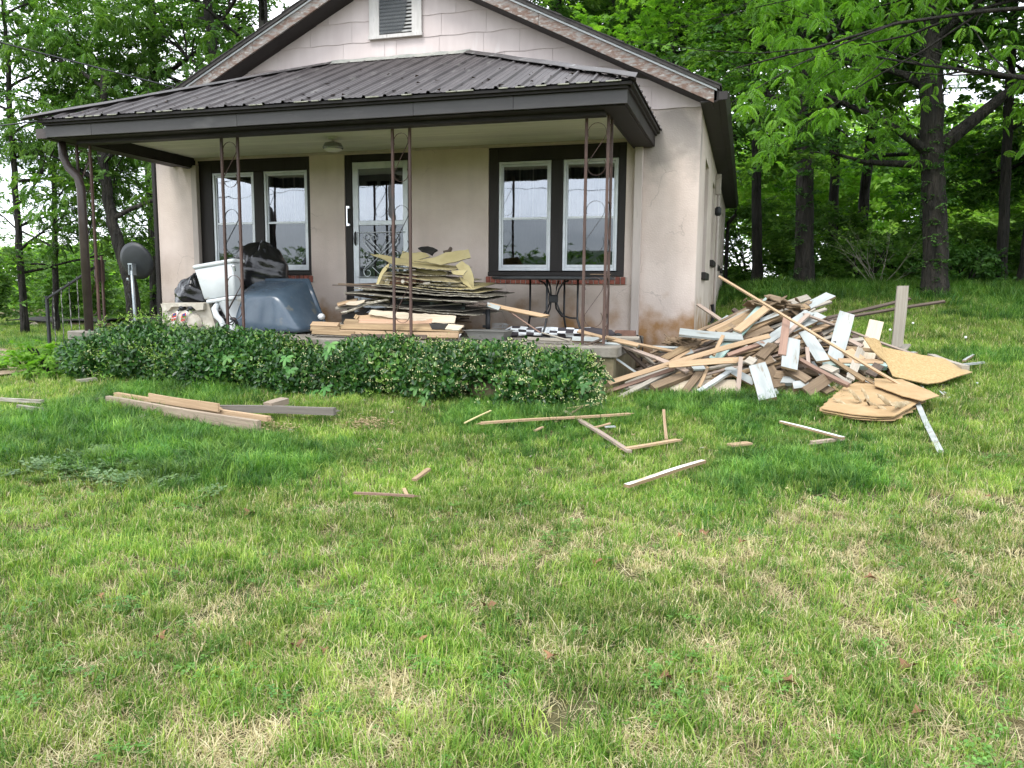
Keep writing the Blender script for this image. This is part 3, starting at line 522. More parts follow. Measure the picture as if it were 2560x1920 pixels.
cap('hip_cap',(EX0-.04,EY-.04,ZE+.005),(-.6,0,ZW),.13,Vector((-1,0,-.42)).normalized(),fdir,HIPC)
cap('hip_cap',(EX1+.03,EY-.03,ZE+.005),(1.28,0,ZW),.14,fdir,Vector((1,0,-.44)).normalized(),HIPC)
def f(b):
    n=14; vs=[]
    for i in range(n+1):
        x=-.62+1.95*i/n; vs+=[(x,-.03,ZW+.035+.006*math.sin(i*1.9)),(x,-.045,ZW+.015),(x,-.10,ZW-.025)]
    b.add(vs,[(i*3+k,(i+1)*3+k,(i+1)*3+k+1,i*3+k+1) for i in range(n) for k in range(2)])
part('wall_flashing',pr,FLASH,f)
def f(b):
    q=EX0+.2
    while q<EX1-.1:
        L_=rnd.uniform(.06,.17); h=rnd.uniform(.006,.02)
        if rnd.random()<.8: b.box(q,q+L_,EY-.003,EY+h,ZE-.004,ZE+.006)
        q+=L_+rnd.uniform(.01,.12)
eo=part('eave_lichen',pr,MOSS,f); eo['kind']='stuff'
# debris on the roof
deb=MB()
for i in range(90):
    u=rnd.random()**2; x=rnd.uniform(EX0+.3,EX1-.4); y_=EY+.05+u*1.6; 
    if y_>min(hipL(x),hipR(x))-.1: continue
    z=ZE+(y_-EY)*S_+.012; a=rnd.uniform(0,6); s=rnd.uniform(.012,.035); deb.add([(x+s*math.cos(a+k*2.1)*(1.8 if k==0 else .6),y_+s*math.sin(a+k*2.1),z+rnd.uniform(0,.015)) for k in range(3)],[(0,1,2)])
do=deb.build('roof_leaf_litter',pm('dead_leaf',(.06,.035,.02),(.14,.09,.05),rough=.9,bump=0),pr); do['kind']='stuff'
pf=part('porch_fascia',H,TRIM,lambda b:(b.box(-3.08,3.65,-2.30,-2.24,2.372,2.42),b.box(3.62,3.67,-2.24,-.001,2.372,2.42),b.box(-3.10,-3.05,-2.24,-.001,2.372,2.42),b.box(-3.10,3.69,-2.34,-2.301,2.395,2.421),b.box(3.672,3.70,-2.30,-.002,2.395,2.421),b.box(-3.046,-2.84,-2.21,-.003,2.238,2.249),b.box(3.40,3.616,-2.21,-.003,2.238,2.249),b.box(-2.84,3.40,-2.21,-1.94,2.240,2.249)))
sm_=[-3.075,-2.42,-.50,1.53,2.56,3.645]
for a,c in zip(sm_[:-1],sm_[1:]): part('fascia_board',pf,TRIMG,lambda b:b.box(a+.002,c-.002,-2.262,-2.232,2.248+rnd.uniform(-.003,.003),2.371))
part('fascia_board',pf,TRIM,lambda b:b.box(3.618,3.644,-2.23,-.002,2.248,2.371)); part('fascia_board',pf,TRIM,lambda b:b.box(-3.074,-3.048,-2.23,-.002,2.248,2.371))
part('porch_beam',H,TRIM,lambda b:(b.box(-2.84,3.40,-2.06,-1.93,2.20,2.239),b.box(-2.84,3.40,-1.96,-1.94,2.251,2.36),b.box(-2.86,-2.83,-1.94,-.002,2.235,2.37),b.box(3.39,3.42,-1.94,-.002,2.235,2.37),b.box(-2.97,-2.84,-1.93,-.002,2.215,2.236),b.box(-3.048,-2.86,-2.23,-.002,2.251,2.262)))
pc=part('porch_ceiling',H,DARK,lambda b:b.box(-2.83,3.39,-1.94,-.002,2.40,2.41))
nb=22
for i in range(nb):
    ya=-1.938+1.934*i/nb; part('ceiling_board',pc,CEIL,lambda b:b.box(-2.828,3.388,ya+.0015,ya+1.934/nb-.0015,2.352+rnd.uniform(-.0015,.0015),2.37))
part('ceiling_moulding',H,PIL,lambda b:b.box(-2.828,3.388,-.03,-.001,2.325,2.351))
cl=part('ceiling_light',H,WHT,lambda b:(b.tube([(-.10,-.95,2.351),(-.10,-.95,2.325)],.06,16),b.tube([(-.10,-.95,2.325),(-.10,-.95,2.29)],.02,10)))
part('light_shade',cl,SHADE,lambda b:b.loft([[(-.10+r_*math.cos(t*math.pi/10),-.95+r_*math.sin(t*math.pi/10),z) for t in range(20)] for r_,z in((.03,2.30),(.10,2.28),(.125,2.23),(.118,2.215))],0))
part('light_globe',cl,WHT,lambda b:b.loft([[(-.10+r_*math.cos(t*math.pi/10),-.95+r_*math.sin(t*math.pi/10),z) for t in range(20)] for r_,z in((.112,2.222),(.10,2.20),(.07,2.185),(.02,2.178))],0))
# floor slab and foundation
part('porch_floor',H,CONC,lambda b:(b.box(-3.16,3.58,-2.06,-.001,-.11,0,bev=.012)))
part('porch_foundation',H,FOUND,lambda b:(b.box(-3.12,3.54,-2.03,-1.85,-1.1,-.111),b.box(3.36,3.54,-1.85,-.002,-1.1,-.111),b.box(-3.12,-2.94,-1.85,-.002,-1.1,-.111)))
# wrought iron posts
def tubepost(x,y): return lambda b:b.box(x-.0135,x+.0135,y-.0135,y+.0135,.012,2.236,bev=.002)
def sshape(p0,dirv,zt,w):
    """S scroll inside a post panel; p0 base corner, dirv unit along panel"""
    r=w/2-.002; c1=zt-r; c2=zt-.50+r; pts=[]
    for i in range(13): a=math.pi*1.13-(math.pi*1.33)*i/12; pts.append((r+r*math.cos(a),c1+r*math.sin(a)))
    for i in range(13): a=math.pi*.86+(math.pi*1.34)*i/12; pts.append((r+r*math.cos(a),c2+r*math.sin(a)))
    return [(p0[0]+dirv[0]*u,p0[1]+dirv[1]*u,z) for u,z in pts]
def panel(post,x,y,dx,dy,w,side):
    for k in range(3):
        part('post_scroll',post,BLACKI if k%2 else IRON,lambda b:b.ribbon(sshape((x+dx*.014,y+dy*.014),(dx,dy),2.17-k*.745,w-.028),.013,.0035,side))
def post(x0,x1,y,corner=0):
    po=part('porch_post',H,IRON,lambda b:b.box(x0-.016,x1+.016,y-.015,y+.015,.0,.004))
    part('post_tube',po,IRON,tubepost(x0,y)); part('post_tube',po,IRON,tubepost(x1,y)); panel(po,x0,y,1,0,x1-x0,(0,1,0))
    if corner:
        xc=x0 if corner<0 else x1; part('post_tube',po,IRON,tubepost(xc,y+.2)); panel(po,xc,y,0,1,.2,(1,0,0))
post(-3.045,-2.85,-1.86,-1); post(-1.0,-.788,-1.86); post(1.115,1.312,-1.86); post(3.192,3.408,-1.86,1)
# gutter stub and downspout at the left end
part('gutter',H,TRIM,lambda b:(b.prism([(-3.30,-2.20,2.355),(-3.235,-2.20,2.25),(-3.14,-2.20,2.25),(-3.14,-2.20,2.355)],(0,2.18,0))))
BRD=pm('brown_downspout',(.040,.028,.024),(.065,.048,.042),rough=.45,bump=.05)
part('downspout',H,BRD,lambda b:(b.box(-3.28,-3.12,-2.204,-2.201,2.25,2.36),b.tube([(-3.19,-1.93,2.25),(-3.19,-1.93,2.10),(-3.12,-1.93,1.96),(-2.99,-1.92,1.84),(-2.955,-1.92,1.70),(-2.955,-1.92,-.05)],[.045,.045,.047,.05,.05,.05],10)))
# mail box on the rear tube of the left post
mb_=part('mail_box',H,BRD,lambda b:b.box(-3.325,-3.262,-1.43,-1.30,.60,.86,bev=.008))
part('mail_box_lid',mb_,TRIM,lambda b:b.box(-3.335,-3.252,-1.45,-1.28,.862,.88,bev=.006))
part('post_tube',mb_,IRON,lambda b:b.box(-3.262,-3.237,-1.38,-1.355,-.9,.93))
# steps and railing on the left
part('porch_steps',H,CONC,lambda b:(b.box(-3.50,-3.17,-1.75,-.5,-.9,-.16,bev=.01),b.box(-3.84,-3.502,-1.75,-.5,-.9,-.34,bev=.01)))
rl=part('stair_rail',H,BLACKI,lambda b:(b.bar((-3.66,-1.85,.38),(-2.87,-1.85,.78),.035,.02,(0,0,1)),b.bar((-3.66,-1.85,-.36),(-3.03,-1.85,-.03),.025,.02,(0,0,1))))
part('rail_post',rl,BLACKI,lambda b:(b.box(-3.68,-3.645,-1.868,-1.832,-.62,.40,bev=.004),b.box(-3.69,-3.635,-1.875,-1.825,.40,.412)))
for k in range(5):
    x=-3.56+k*.13; z=(x+3.66)*.506
    part('baluster',rl,pm('rusty_white_baluster',(.05,.05,.05),(.35,.34,.32),ns=20,rough=.7,pos=(.45,.6),bump=.1),lambda b:b.tube([(x+.003*math.sin(t*2.4),-1.85+.003*math.cos(t*2.4),-.32+z+.73*t/12) for t in range(13)],.006,5))
# measured ends of boards (m), width, thickness, kind, label, facing, bow, cut
DATA=[
[[4.023,-0.976,-0.046],[4.888,-0.334,0.386],0.08,0.04,"brown","dark brown board sloping up at the back left of the lumber pile",[0,-0.55,0.83],0,0],
[[4.624,-0.342,0.342],[4.766,-0.473,0.256],0.05,0.03,"brown","short brown stub poking out behind the dark brown sloping board",[0,-0.55,0.83],0,0],
[[4.218,-0.1,0.391],[4.494,-0.35,0.221],0.045,0.02,"pink","thin brown lath leaning against the house corner behind the pile",[0,-0.55,0.83],0,0],
[[4.226,-1.026,0.017],[4.593,-0.639,0.268],0.07,0.02,"white","white painted strip under the pale pine boards on pile left",[0,-0.55,0.83],0,0],
[[4.389,-0.95,0.114],[4.895,-0.599,0.347],0.09,0.02,"pine","pale pine board, highest of the three side by side on pile left",[0,-0.55,0.83],0,0],
[[4.485,-1.007,0.115],[4.96,-0.635,0.359],0.09,0.02,"pine2","yellowish pine board, middle of three side by side on pile left",[0,-0.55,0.83],0,0],
[[4.626,-0.941,0.158],[4.885,-0.635,0.358],0.14,0.02,"osb","wide split brown plank under the mint board tip",[0,-0.55,0.83],0,0],
[[5.041,-0.55,0.497],[4.474,-1.58,-0.137],0.11,0.02,"mint","long mint green board crossing the upper left of the pile",[0,-0.55,0.83],0,0],
[[4.983,-0.806,0.382],[4.685,-1.189,0.14],0.09,0.022,"pine","pine board with white edge lying along the mint green board",[0,-0.55,0.83],0,0],
[[4.823,-0.976,0.207],[5.096,-0.815,0.312],0.06,0.02,"white","white trim strip near the top of the pile left of the crest",[0,-0.55,0.83],0,0],
[[4.735,-1.057,0.123],[5.098,-0.78,0.302],0.1,0.02,"pine2","knotty pine board below the white strip near the crest",[0,-0.55,0.83],0,0],
[[4.595,-1.168,0.022],[5.026,-0.949,0.163],0.1,0.03,"osb","splintered brown timber in the middle left of the pile",[0,-0.55,0.83],0,0],
[[4.915,-0.599,0.28],[5.423,-0.428,0.4],0.12,0.02,"brown","brown edged board across the top of the pile crest",[0,-0.55,0.83],0,0],
[[4.915,-0.806,0.216],[5.405,-0.536,0.396],0.09,0.02,"pine2","tan board lying below the torn brown fibre at the crest",[0,-0.55,0.83],0,0],
[[5.245,-0.187,0.422],[5.448,-0.089,0.492],0.1,0.02,"gray","grey board end at the very top of the pile",[0,-0.55,0.83],0,0],
[[5.319,-0.468,0.338],[5.666,-0.203,0.52],0.12,0.022,"white","white board pointing up right from the pile crest",[0,-0.55,0.83],0,0],
[[5.382,-0.443,0.355],[5.66,-0.312,0.446],0.04,0.02,"gray","thin grey strip beside the white board at the crest",[0,-0.55,0.83],0,0],
[[4.915,-1.324,0.006],[5.41,-0.792,0.332],0.11,0.022,"white","long white board running diagonally down the pile middle",[0,-0.55,0.83],0,0],
[[5.203,-0.962,0.159],[5.527,-0.725,0.311],0.15,0.022,"white","wide white board tilted below the crest on right",[0,-0.55,0.83],0,0],
[[5.062,-1.541,0.045],[5.38,-1.07,0.322],0.04,0.02,"pink","thin whitish stick crossing the pink brown upright board",[0,-0.55,0.83],0,0],
[[5.488,-0.844,0.107],[5.709,-0.648,0.231],0.17,0.02,"gray","broad grey board behind the tall white board",[0,-0.55,0.83],0,0],
[[5.491,-0.747,0.198],[5.6,-0.755,0.196],0.08,0.03,"white","short white block behind the tall white board",[0,-0.55,0.83],0,0],
[[5.468,-0.5,0.221],[6.899,0.2,0.459],0.035,0.02,"brown","very long thin brown strip reaching right past the stake",[0,-0.55,0.83],0,0],
[[5.509,-0.5,0.238],[6.569,0.35,0.484],0.04,0.02,"brown","long thin brown strip, upper one of the pair reaching right",[0,-0.55,0.83],0,0],
[[5.259,-1.138,-0.07],[5.394,-0.942,0.047],0.16,0.02,"osb","brown board lying inside the pile beneath the white boards",[0,-0.55,0.83],0,0],
[[5.345,-1.145,0.151],[5.494,-1.627,-0.107],0.12,0.022,"white","white board sloping down right from the pile middle",[0,-0.9,0.4],0,0],
[[5.783,-0.75,0.332],[5.611,-1.35,-0.148],0.155,0.022,"white","tall white board with a clipped top corner right of the pile middle",[0,-0.9,0.4],0,1],
[[6.09,-0.6,0.253],[5.897,-1.2,-0.308],0.145,0.02,"ply","grey weathered board standing tilted beside the fibreboard sheet",[0,-0.9,0.4],0,0],
[[5.754,-0.958,0.047],[5.93,-0.917,0.075],0.05,0.02,"gray","thin grey strip behind the tilted grey board",[0,-0.55,0.83],0,0],
[[5.756,-1.009,0.081],[5.895,-1.14,0.012],0.05,0.02,"pink","pale pink strip to the left of the fibreboard sheet",[0,-0.55,0.83],0,0],
[[5.749,-1.205,-0.029],[5.854,-1.369,-0.112],0.12,0.02,"pine","peach coloured board between the tall white and grey boards",[0,-0.55,0.83],0,0],
[[5.742,-1.09,0.004],[5.876,-1.253,-0.081],0.05,0.03,"brown","brown batten behind the peach coloured board",[0,-0.55,0.83],0,0],
[[5.506,-1.42,-0.16],[6.087,-1.4,-0.155],0.06,0.05,"mint","mint edged board lying level in front of the tall white board",[0,-0.55,0.83],0,0],
[[5.659,-1.4,-0.124],[6.056,-1.38,-0.119],0.07,0.03,"pine","pine strip lying on the level mint edged board",[0,-0.55,0.83],0,0],
[[5.493,-1.617,-0.162],[5.6,-1.699,-0.199],0.12,0.04,"gray","short grey offcut under the level mint edged board",[0,-0.55,0.83],0,0],
[[5.597,-1.731,-0.215],[5.711,-1.887,-0.283],0.035,0.02,"gray","thin grey stick sloping down under the tilted grey board",[0,-0.55,0.83],0,0],
[[5.343,-0.9,0.316],[6.529,-0.7,-0.107],0.028,0.018,"pink","long thin pinkish stick from the crest down right behind the fibreboard",[0,-0.55,0.83],0,0],
[[5.252,-1.686,-0.086],[5.668,-2.119,-0.276],0.04,0.03,"red","reddish strip sloping down to the yellow sheets",[0,-0.55,0.83],0,0],
[[5.351,-1.506,0.011],[5.351,-1.797,-0.139],0.035,0.02,"pink","short upright pinkish stick in the pile middle",[0,-0.9,0.4],0,0],
[[5.214,-1.467,0.089],[5.171,-1.95,-0.162],0.15,0.022,"white","white board hanging straight down in the pile middle",[0,-0.9,0.4],0,0],
[[5.169,-1.166,0.292],[5.108,-1.774,-0.047],0.075,0.022,"red","pink brown board upright in front of the crest",[0,-0.9,0.4],0,0],
[[5.039,-1.407,0.025],[4.915,-1.62,-0.094],0.14,0.03,"osb","brown board end showing under the long white diagonal board",[0,-0.55,0.83],0,0],
[[4.918,-1.634,-0.162],[5.041,-1.536,-0.106],0.14,0.02,"gray","grey brown board buried left of the hanging white board",[0,-0.55,0.83],0,0],
[[5.057,-1.798,-0.239],[5.184,-1.83,-0.25],0.15,0.03,"osb","brown plank lying flat beneath the hanging white board",[0,-0.55,0.83],0,0],
[[5.168,-1.808,-0.18],[5.343,-2.004,-0.267],0.13,0.04,"osb","thick brown board with end grain facing the lawn",[0,-0.55,0.83],0,0],
[[5.114,-1.893,-0.282],[5.231,-1.904,-0.283],0.09,0.04,"white","white board end beside the thick brown board",[0,-0.55,0.83],0,0],
[[5.207,-2.036,-0.316],[5.344,-2.003,-0.295],0.1,0.04,"white","white board end below the thick brown board",[0,-0.55,0.83],0,0],
[[5.313,-2.176,-0.345],[5.512,-1.939,-0.229],0.15,0.022,"osb","brown backed board on edge above the tall grass",[0.3,-0.8,0.5],0,0],
[[5.443,-1.928,-0.314],[5.536,-2.026,-0.354],0.1,0.02,"osb","brown scrap touching the grass right of the pile foot",[0,-0.55,0.83],0,0],
[[5.07,-1.908,-0.41],[5.462,-1.908,-0.391],0.2,0.02,"ply","pale panel lying under the right front of the pile",[0,-0.7,0.7],0,0],
[[5.736,-1.663,-0.264],[5.883,-1.173,-0.007],0.08,0.02,"gray","narrow grey board just left of the tilted grey board",[0,-0.9,0.4],0,0],
[[5.919,-1.598,-0.225],[6.018,-1.434,-0.14],0.1,0.02,"brown","brown board behind the foot of the tilted grey board",[0,-0.55,0.83],0,0],
[[6.364,-0.35,-0.089],[6.497,0.0,-0.027],0.14,0.02,"gray","short grey board on the grass behind the fibreboard sheet",[0,0,1],0,0],
[[6.4,-0.35,-0.105],[6.547,-0.3,-0.093],0.1,0.02,"white","white scrap beside the short grey board behind the fibreboard",[0,0,1],0,0],
[[3.24,-1.6,0.091],[3.418,-1.75,0.063],0.035,0.02,"pine","pine strip lying on the porch edge left of corner post",[0,-0.55,0.83],0,0],
[[3.417,-1.75,0.076],[4.084,-1.35,-0.087],0.038,0.02,"pine","long pine strip from porch edge onto the pile",[0,-0.55,0.83],0,0],
[[3.391,-1.8,0.014],[3.742,-1.7,-0.005],0.03,0.02,"white","white trim strip resting on the porch edge",[0,-0.55,0.83],0,0],
[[3.845,-1.35,-0.04],[4.14,-1.25,-0.048],0.03,0.02,"white","white trim strip in line with that on the porch edge",[0,-0.55,0.83],0,0],
[[3.829,-1.2,-0.085],[4.035,-1.1,-0.086],0.06,0.02,"white","flat white scrap under the pine strip by the house corner",[0,-0.55,0.83],0,0],
[[3.594,-1.75,-0.01],[4.041,-1.55,-0.184],0.05,0.02,"pink","pinkish lath sloping from the porch edge into the pile",[0,-0.55,0.83],0,0],
[[3.898,-1.6,-0.127],[4.243,-1.9,-0.23],0.05,0.02,"pink","pinkish lath sloping down across the long pine board",[0,-0.55,0.83],0,0],
[[3.661,-1.7,-0.016],[3.895,-1.5,-0.215],0.05,0.02,"gray","grey white strip leaning from porch edge to the ground",[0,-0.55,0.83],0,0],
[[3.594,-1.75,-0.015],[3.81,-1.6,-0.242],0.05,0.02,"brown","brown lath leaning off the porch edge beside the foundation",[0,-0.55,0.83],0,0],
[[3.52,-1.85,-0.128],[3.731,-1.75,-0.281],0.035,0.02,"white","short white trim stick beside the porch foundation wall",[0,-0.55,0.83],0,0],
[[3.698,-1.292,-0.31],[4.16,-0.759,0.024],0.05,0.02,"brown","weathered lath under the long boards at pile left",[0,-0.55,0.83],0,0],
[[3.787,-1.406,-0.271],[4.207,-1.114,-0.089],0.04,0.02,"gray","grey metal strip at the left of the pile",[0,-0.55,0.83],0,0],
[[3.979,-0.926,-0.051],[4.19,-0.787,0.041],0.07,0.03,"brown","dark brown timber close to the house corner",[0,-0.55,0.83],0,0],
[[3.979,-1.488,-0.148],[4.258,-1.229,0.009],0.09,0.022,"pine2","wide yellow pine board with a blunt end at pile left",[0,-0.55,0.83],0,0],
[[4.21,-1.153,0.02],[4.397,-1.087,0.064],0.09,0.04,"pine","pine offcut under the flat white board",[0,-0.55,0.83],0,0],
[[4.247,-1.17,-0.055],[4.471,-1.038,0.029],0.12,0.03,"osb","splintered brown slab under the flat white board",[0,-0.55,0.83],0,0],
[[4.133,-1.372,-0.11],[4.248,-1.321,-0.077],0.08,0.03,"white","white board end in the left middle of the pile",[0,-0.55,0.83],0,0],
[[4.042,-1.353,-0.2],[4.402,-1.251,-0.13],0.1,0.03,"brown","dark board buried above the curved pine board",[0,-0.55,0.83],0,0],
[[4.11,-1.35,0.121],[4.742,-1.25,0.078],0.17,0.022,"white","flat white board projecting left from the pile upper side",[0,-0.35,0.94],0,0],
[[4.472,-1.679,-0.079],[4.551,-1.365,0.098],0.035,0.02,"pine","short pine stick propped against the flat white board",[0,-0.9,0.4],0,0],
[[4.606,-1.487,-0.094],[4.952,-1.282,0.03],0.05,0.03,"red","reddish batten in the middle of the pile",[0,-0.55,0.83],0,0],
[[3.515,-2.15,-0.343],[4.994,-1.5,0.117],0.048,0.02,"pine","longest pine board sweeping from pile foot to the middle",[0,-0.9,0.4],0.03,0],
[[4.072,-2.0,-0.16],[4.735,-1.85,-0.104],0.06,0.02,"pine","curved pine board with a pointed end above the grass",[0,-0.9,0.4],0.02,1],
[[3.421,-2.2,-0.463],[4.104,-1.85,-0.211],0.035,0.03,"red","thin reddish strip, left-most end over the hedge side",[0,-0.9,0.4],0,0],
[[3.522,-2.45,-0.541],[4.126,-1.75,-0.197],0.05,0.025,"gray","weathered strip whose end rests on the grass by the hedge",[0,-0.55,0.83],0,0],
[[3.684,-2.05,-0.381],[4.096,-1.75,-0.217],0.16,0.03,"gray","wide grey white board at the left foot of the pile",[0,-0.55,0.83],0,0],
[[3.579,-2.2,-0.517],[3.66,-2.0,-0.406],0.05,0.02,"gray","short grey stick at the left foot of the pile",[0,-0.55,0.83],0,0],
[[3.94,-2.15,-0.375],[4.337,-1.75,-0.23],0.12,0.05,"osb","thick brown plank with end grain at the left foot of the pile",[0,-0.55,0.83],0,0],
[[3.871,-1.8,-0.266],[4.171,-1.6,-0.173],0.14,0.03,"gray","grey board under the longest pine board",[0,-0.55,0.83],0,0],
[[3.921,-1.75,-0.333],[4.618,-1.6,-0.32],0.35,0.012,"ply","pale plywood sheet half under the pile front",[0,-0.55,0.83],0,0],
[[4.103,-2.1,-0.417],[4.727,-1.95,-0.389],0.36,0.014,"ply","pale plywood sheet lying on the grass at pile front",[0,-0.5,0.86],0,0],
[[4.229,-2.15,-0.413],[4.401,-1.75,-0.183],0.07,0.03,"osb","brown stud leaning on the plywood sheet",[0,-0.9,0.4],0,0],
[[4.37,-2.1,-0.353],[4.433,-1.8,-0.19],0.03,0.02,"pine","thin pine stick leaning next to the brown stud",[0,-0.9,0.4],0,0],
[[4.373,-2.2,-0.383],[4.651,-1.75,-0.218],0.045,0.03,"metal","white metal track leaning on the plywood sheet",[0,-0.55,0.83],0,0],
[[4.268,-1.85,-0.183],[4.386,-1.8,-0.176],0.12,0.02,"white","white board end above the brown stud",[0,-0.55,0.83],0,0],
[[4.598,-1.75,-0.189],[4.865,-1.85,-0.317],0.09,0.02,"white","whitish board sloping down behind the large white board",[0,-0.55,0.83],0,0],
[[4.449,-1.85,-0.193],[4.774,-1.8,-0.125],0.03,0.02,"gray","thin grey stick level above the plywood sheet",[0,-0.55,0.83],0,0],
[[4.72,-2.2,-0.443],[4.737,-1.85,-0.078],0.04,0.03,"pink","pinkish stake standing in the tall grass at pile front",[0,-0.9,0.4],0,0],
[[4.79,-1.645,-0.111],[4.867,-1.703,-0.139],0.14,0.02,"gray","small grey offcut above the large white board",[0,-0.55,0.83],0,0],
[[4.868,-1.683,-0.158],[5.036,-1.595,-0.107],0.14,0.02,"osb","brown grey plank crossing above the large white board",[0,-0.55,0.83],0,0],
[[4.992,-1.626,-0.186],[5.095,-1.962,-0.345],0.15,0.045,"osb","brown grained plank right of the large white board",[0,-0.9,0.4],0,0],
[[4.89,-1.897,-0.146],[4.98,-2.459,-0.398],0.155,0.045,"white","large white board leaning at the front centre of the pile",[0,-0.9,0.4],0,0],
[[4.931,-2.2,-0.449],[5.001,-2.2,-0.445],0.06,0.04,"white","white board end in the grass under the large white board",[0,-0.55,0.83],0,0],
[[5.028,-2.0,-0.395],[5.083,-2.0,-0.375],0.08,0.03,"white","small white board end right of the large white board foot",[0,-0.55,0.83],0,0],
[[4.474,-1.05,0.702],[6.257,-1.95,-0.35],0.024,0.018,"pine","longest thin pine pole crossing in front of the whole pile",[0,-0.55,0.83],0,0],
[[6.384,-0.25,0.626],[6.364,-0.25,-0.039],0.115,0.03,"stake","grey wooden stake standing upright in the lawn behind the pile",[0.15,-1,0],0,0],
[[2.817,-3.933,-0.485],[3.887,-3.314,-0.443],0.042,0.016,"pine","long pale lath lying on the lawn in front of the hedge",[0,0,1],0,0],
[[3.333,-3.261,-0.461],[4.037,-4.364,-0.534],0.038,0.018,"pink","pinkish lath crossing under the long pale lath on the lawn",[0,0,1],0,0],
[[4.001,-4.311,-0.53],[4.331,-3.979,-0.51],0.045,0.014,"pine","split pine lath touching the end of the pinkish lath",[0,0,1],0,0],
[[4.137,-5.169,-0.567],[4.542,-4.55,-0.528],0.035,0.02,"halfwhite","lath with flaking white paint, alone on the middle lawn",[0,0,1],0,0],
[[3.35,-3.648,-0.485],[3.46,-3.032,-0.444],0.02,0.01,"red","thin reddish stick passing under the long pale lath",[0,0,1],0,0],
[[3.342,-3.193,-0.446],[3.572,-2.923,-0.428],0.012,0.008,"straw","straw thin stick on the lawn by the hedge foot",[0,0,1],0,0],
[[2.704,-3.986,-0.479],[2.764,-3.513,-0.448],0.012,0.008,"straw","straw thin stick at the left end of the long pale lath",[0,0,1],0,0],
[[3.264,-3.971,-0.508],[3.296,-3.844,-0.5],0.02,0.01,"pine","tiny pine splinter below the long pale lath",[0,0,1],0,0],
[[3.689,-3.81,-0.487],[3.785,-3.643,-0.476],0.02,0.01,"pine","short pine splinter beside the pinkish lath",[0,0,1],0,0],
[[3.766,-3.776,-0.485],[3.833,-3.724,-0.482],0.025,0.01,"white","tiny white paint chip beside the pinkish lath",[0,0,1],0,0],
[[4.693,-4.03,-0.513],[4.824,-3.948,-0.506],0.07,0.015,"pine","flat splintered wood chip alone on the lawn below the pile",[0,0,1],0,0],
[[5.051,-3.305,-0.444],[5.458,-3.713,-0.471],0.035,0.016,"halfwhite","white and pink trim piece on the lawn in front of yellow sheets",[0,0,1],0,0],
[[5.245,-3.791,-0.505],[5.467,-3.608,-0.494],0.04,0.02,"pink","short pink brown strip meeting the white and pink trim piece",[0,0,1],0,0],
[[6.969,-0.37,-0.205],[7.241,-0.139,-0.187],0.04,0.02,"white","white trim strip lying on the slope right of the fibreboard",[0,0,1],0,0],
[[7.061,-0.098,-0.183],[7.271,0.359,-0.143],0.03,0.02,"white","short white strip above the other one on the right slope",[0,0,1],0,0],
[[6.709,-0.249,-0.136],[6.878,-0.942,-0.194],0.07,0.06,"gray","grey brown limb lying behind the fibreboard sheet",[0,0,1],0,0],
[[5.41,-2.534,-0.431],[5.456,-2.903,-0.462],0.02,0.01,"pine","small pine splinter at the edge of yellow sheets",[0,0,1],0,0],
[[-0.739,-3.96,-0.482],[1.182,-4.454,-0.515],0.04,0.085,"beam","long weathered joist on edge, front one of the left lumber",[0,0,1],0,0],
[[-0.798,-3.795,-0.451],[1.169,-4.307,-0.485],0.045,0.04,"pine","pine joist lying behind the long weathered joist",[0,0,1],0,0],
[[-0.27,-3.971,-0.423],[0.64,-4.217,-0.439],0.018,0.07,"pine","pine board on edge behind the left lumber with nail tabs",[0,0,1],0,0],
[[0.55,-4.11,-0.463],[1.56,-3.955,-0.451],0.045,0.06,"graydark","dark grey joist, right-hand end of the left lumber",[0,0,1],0,0],
[[0.977,-4.031,-0.427],[1.002,-3.812,-0.412],0.1,0.05,"beam","short block lying behind the dark grey joist",[0,0,1],0,0],
[[-0.04,-4.731,-0.574],[-0.113,-4.18,-0.537],0.065,0.02,"gray","short grey brown plank on the grass left of the lumber",[0,0,1],0,0],
[[-1.839,-4.101,-0.502],[-1.338,-4.099,-0.5],0.035,0.03,"bark","pale barked stick at the left edge of the lawn",[0,0,1],0,0],
[[-1.436,-4.267,-0.522],[-1.085,-4.332,-0.527],0.03,0.03,"bark","shorter barked stick below the one at the left edge",[0,0,1],0,0],
[[-0.992,-4.007,-0.506],[-0.968,-3.766,-0.489],0.03,0.02,"bark","pale bark fragment left of the lumber on the lawn",[0,0,1],0,0],
[[-1.988,-3.077,-0.453],[-1.886,-2.93,-0.442],0.1,0.03,"gray","small grey slab by the left end of the hedge",[0,0,1],0,0],
[[2.623,-5.627,-0.624],[2.987,-5.592,-0.621],0.02,0.012,"red","thin reddish stick on the middle lawn",[0,0,1],0,0],
[[2.875,-5.488,-0.614],[2.944,-5.595,-0.624],0.02,0.012,"pine","stubby pine splinter standing by the thin reddish stick",[0,0,1],0,0],
[[2.878,-5.348,-0.594],[2.877,-5.115,-0.58],0.03,0.015,"pine","pointed pine chip in the lawn above the reddish stick",[0,0,1],0,0],
[[4.16,-3.281,-0.407],[4.246,-3.974,-0.513],0.022,0.01,"pine","thin pine sliver pointing at the house from the split pine lath",[0,0,1],0,0]]
NPILE=100
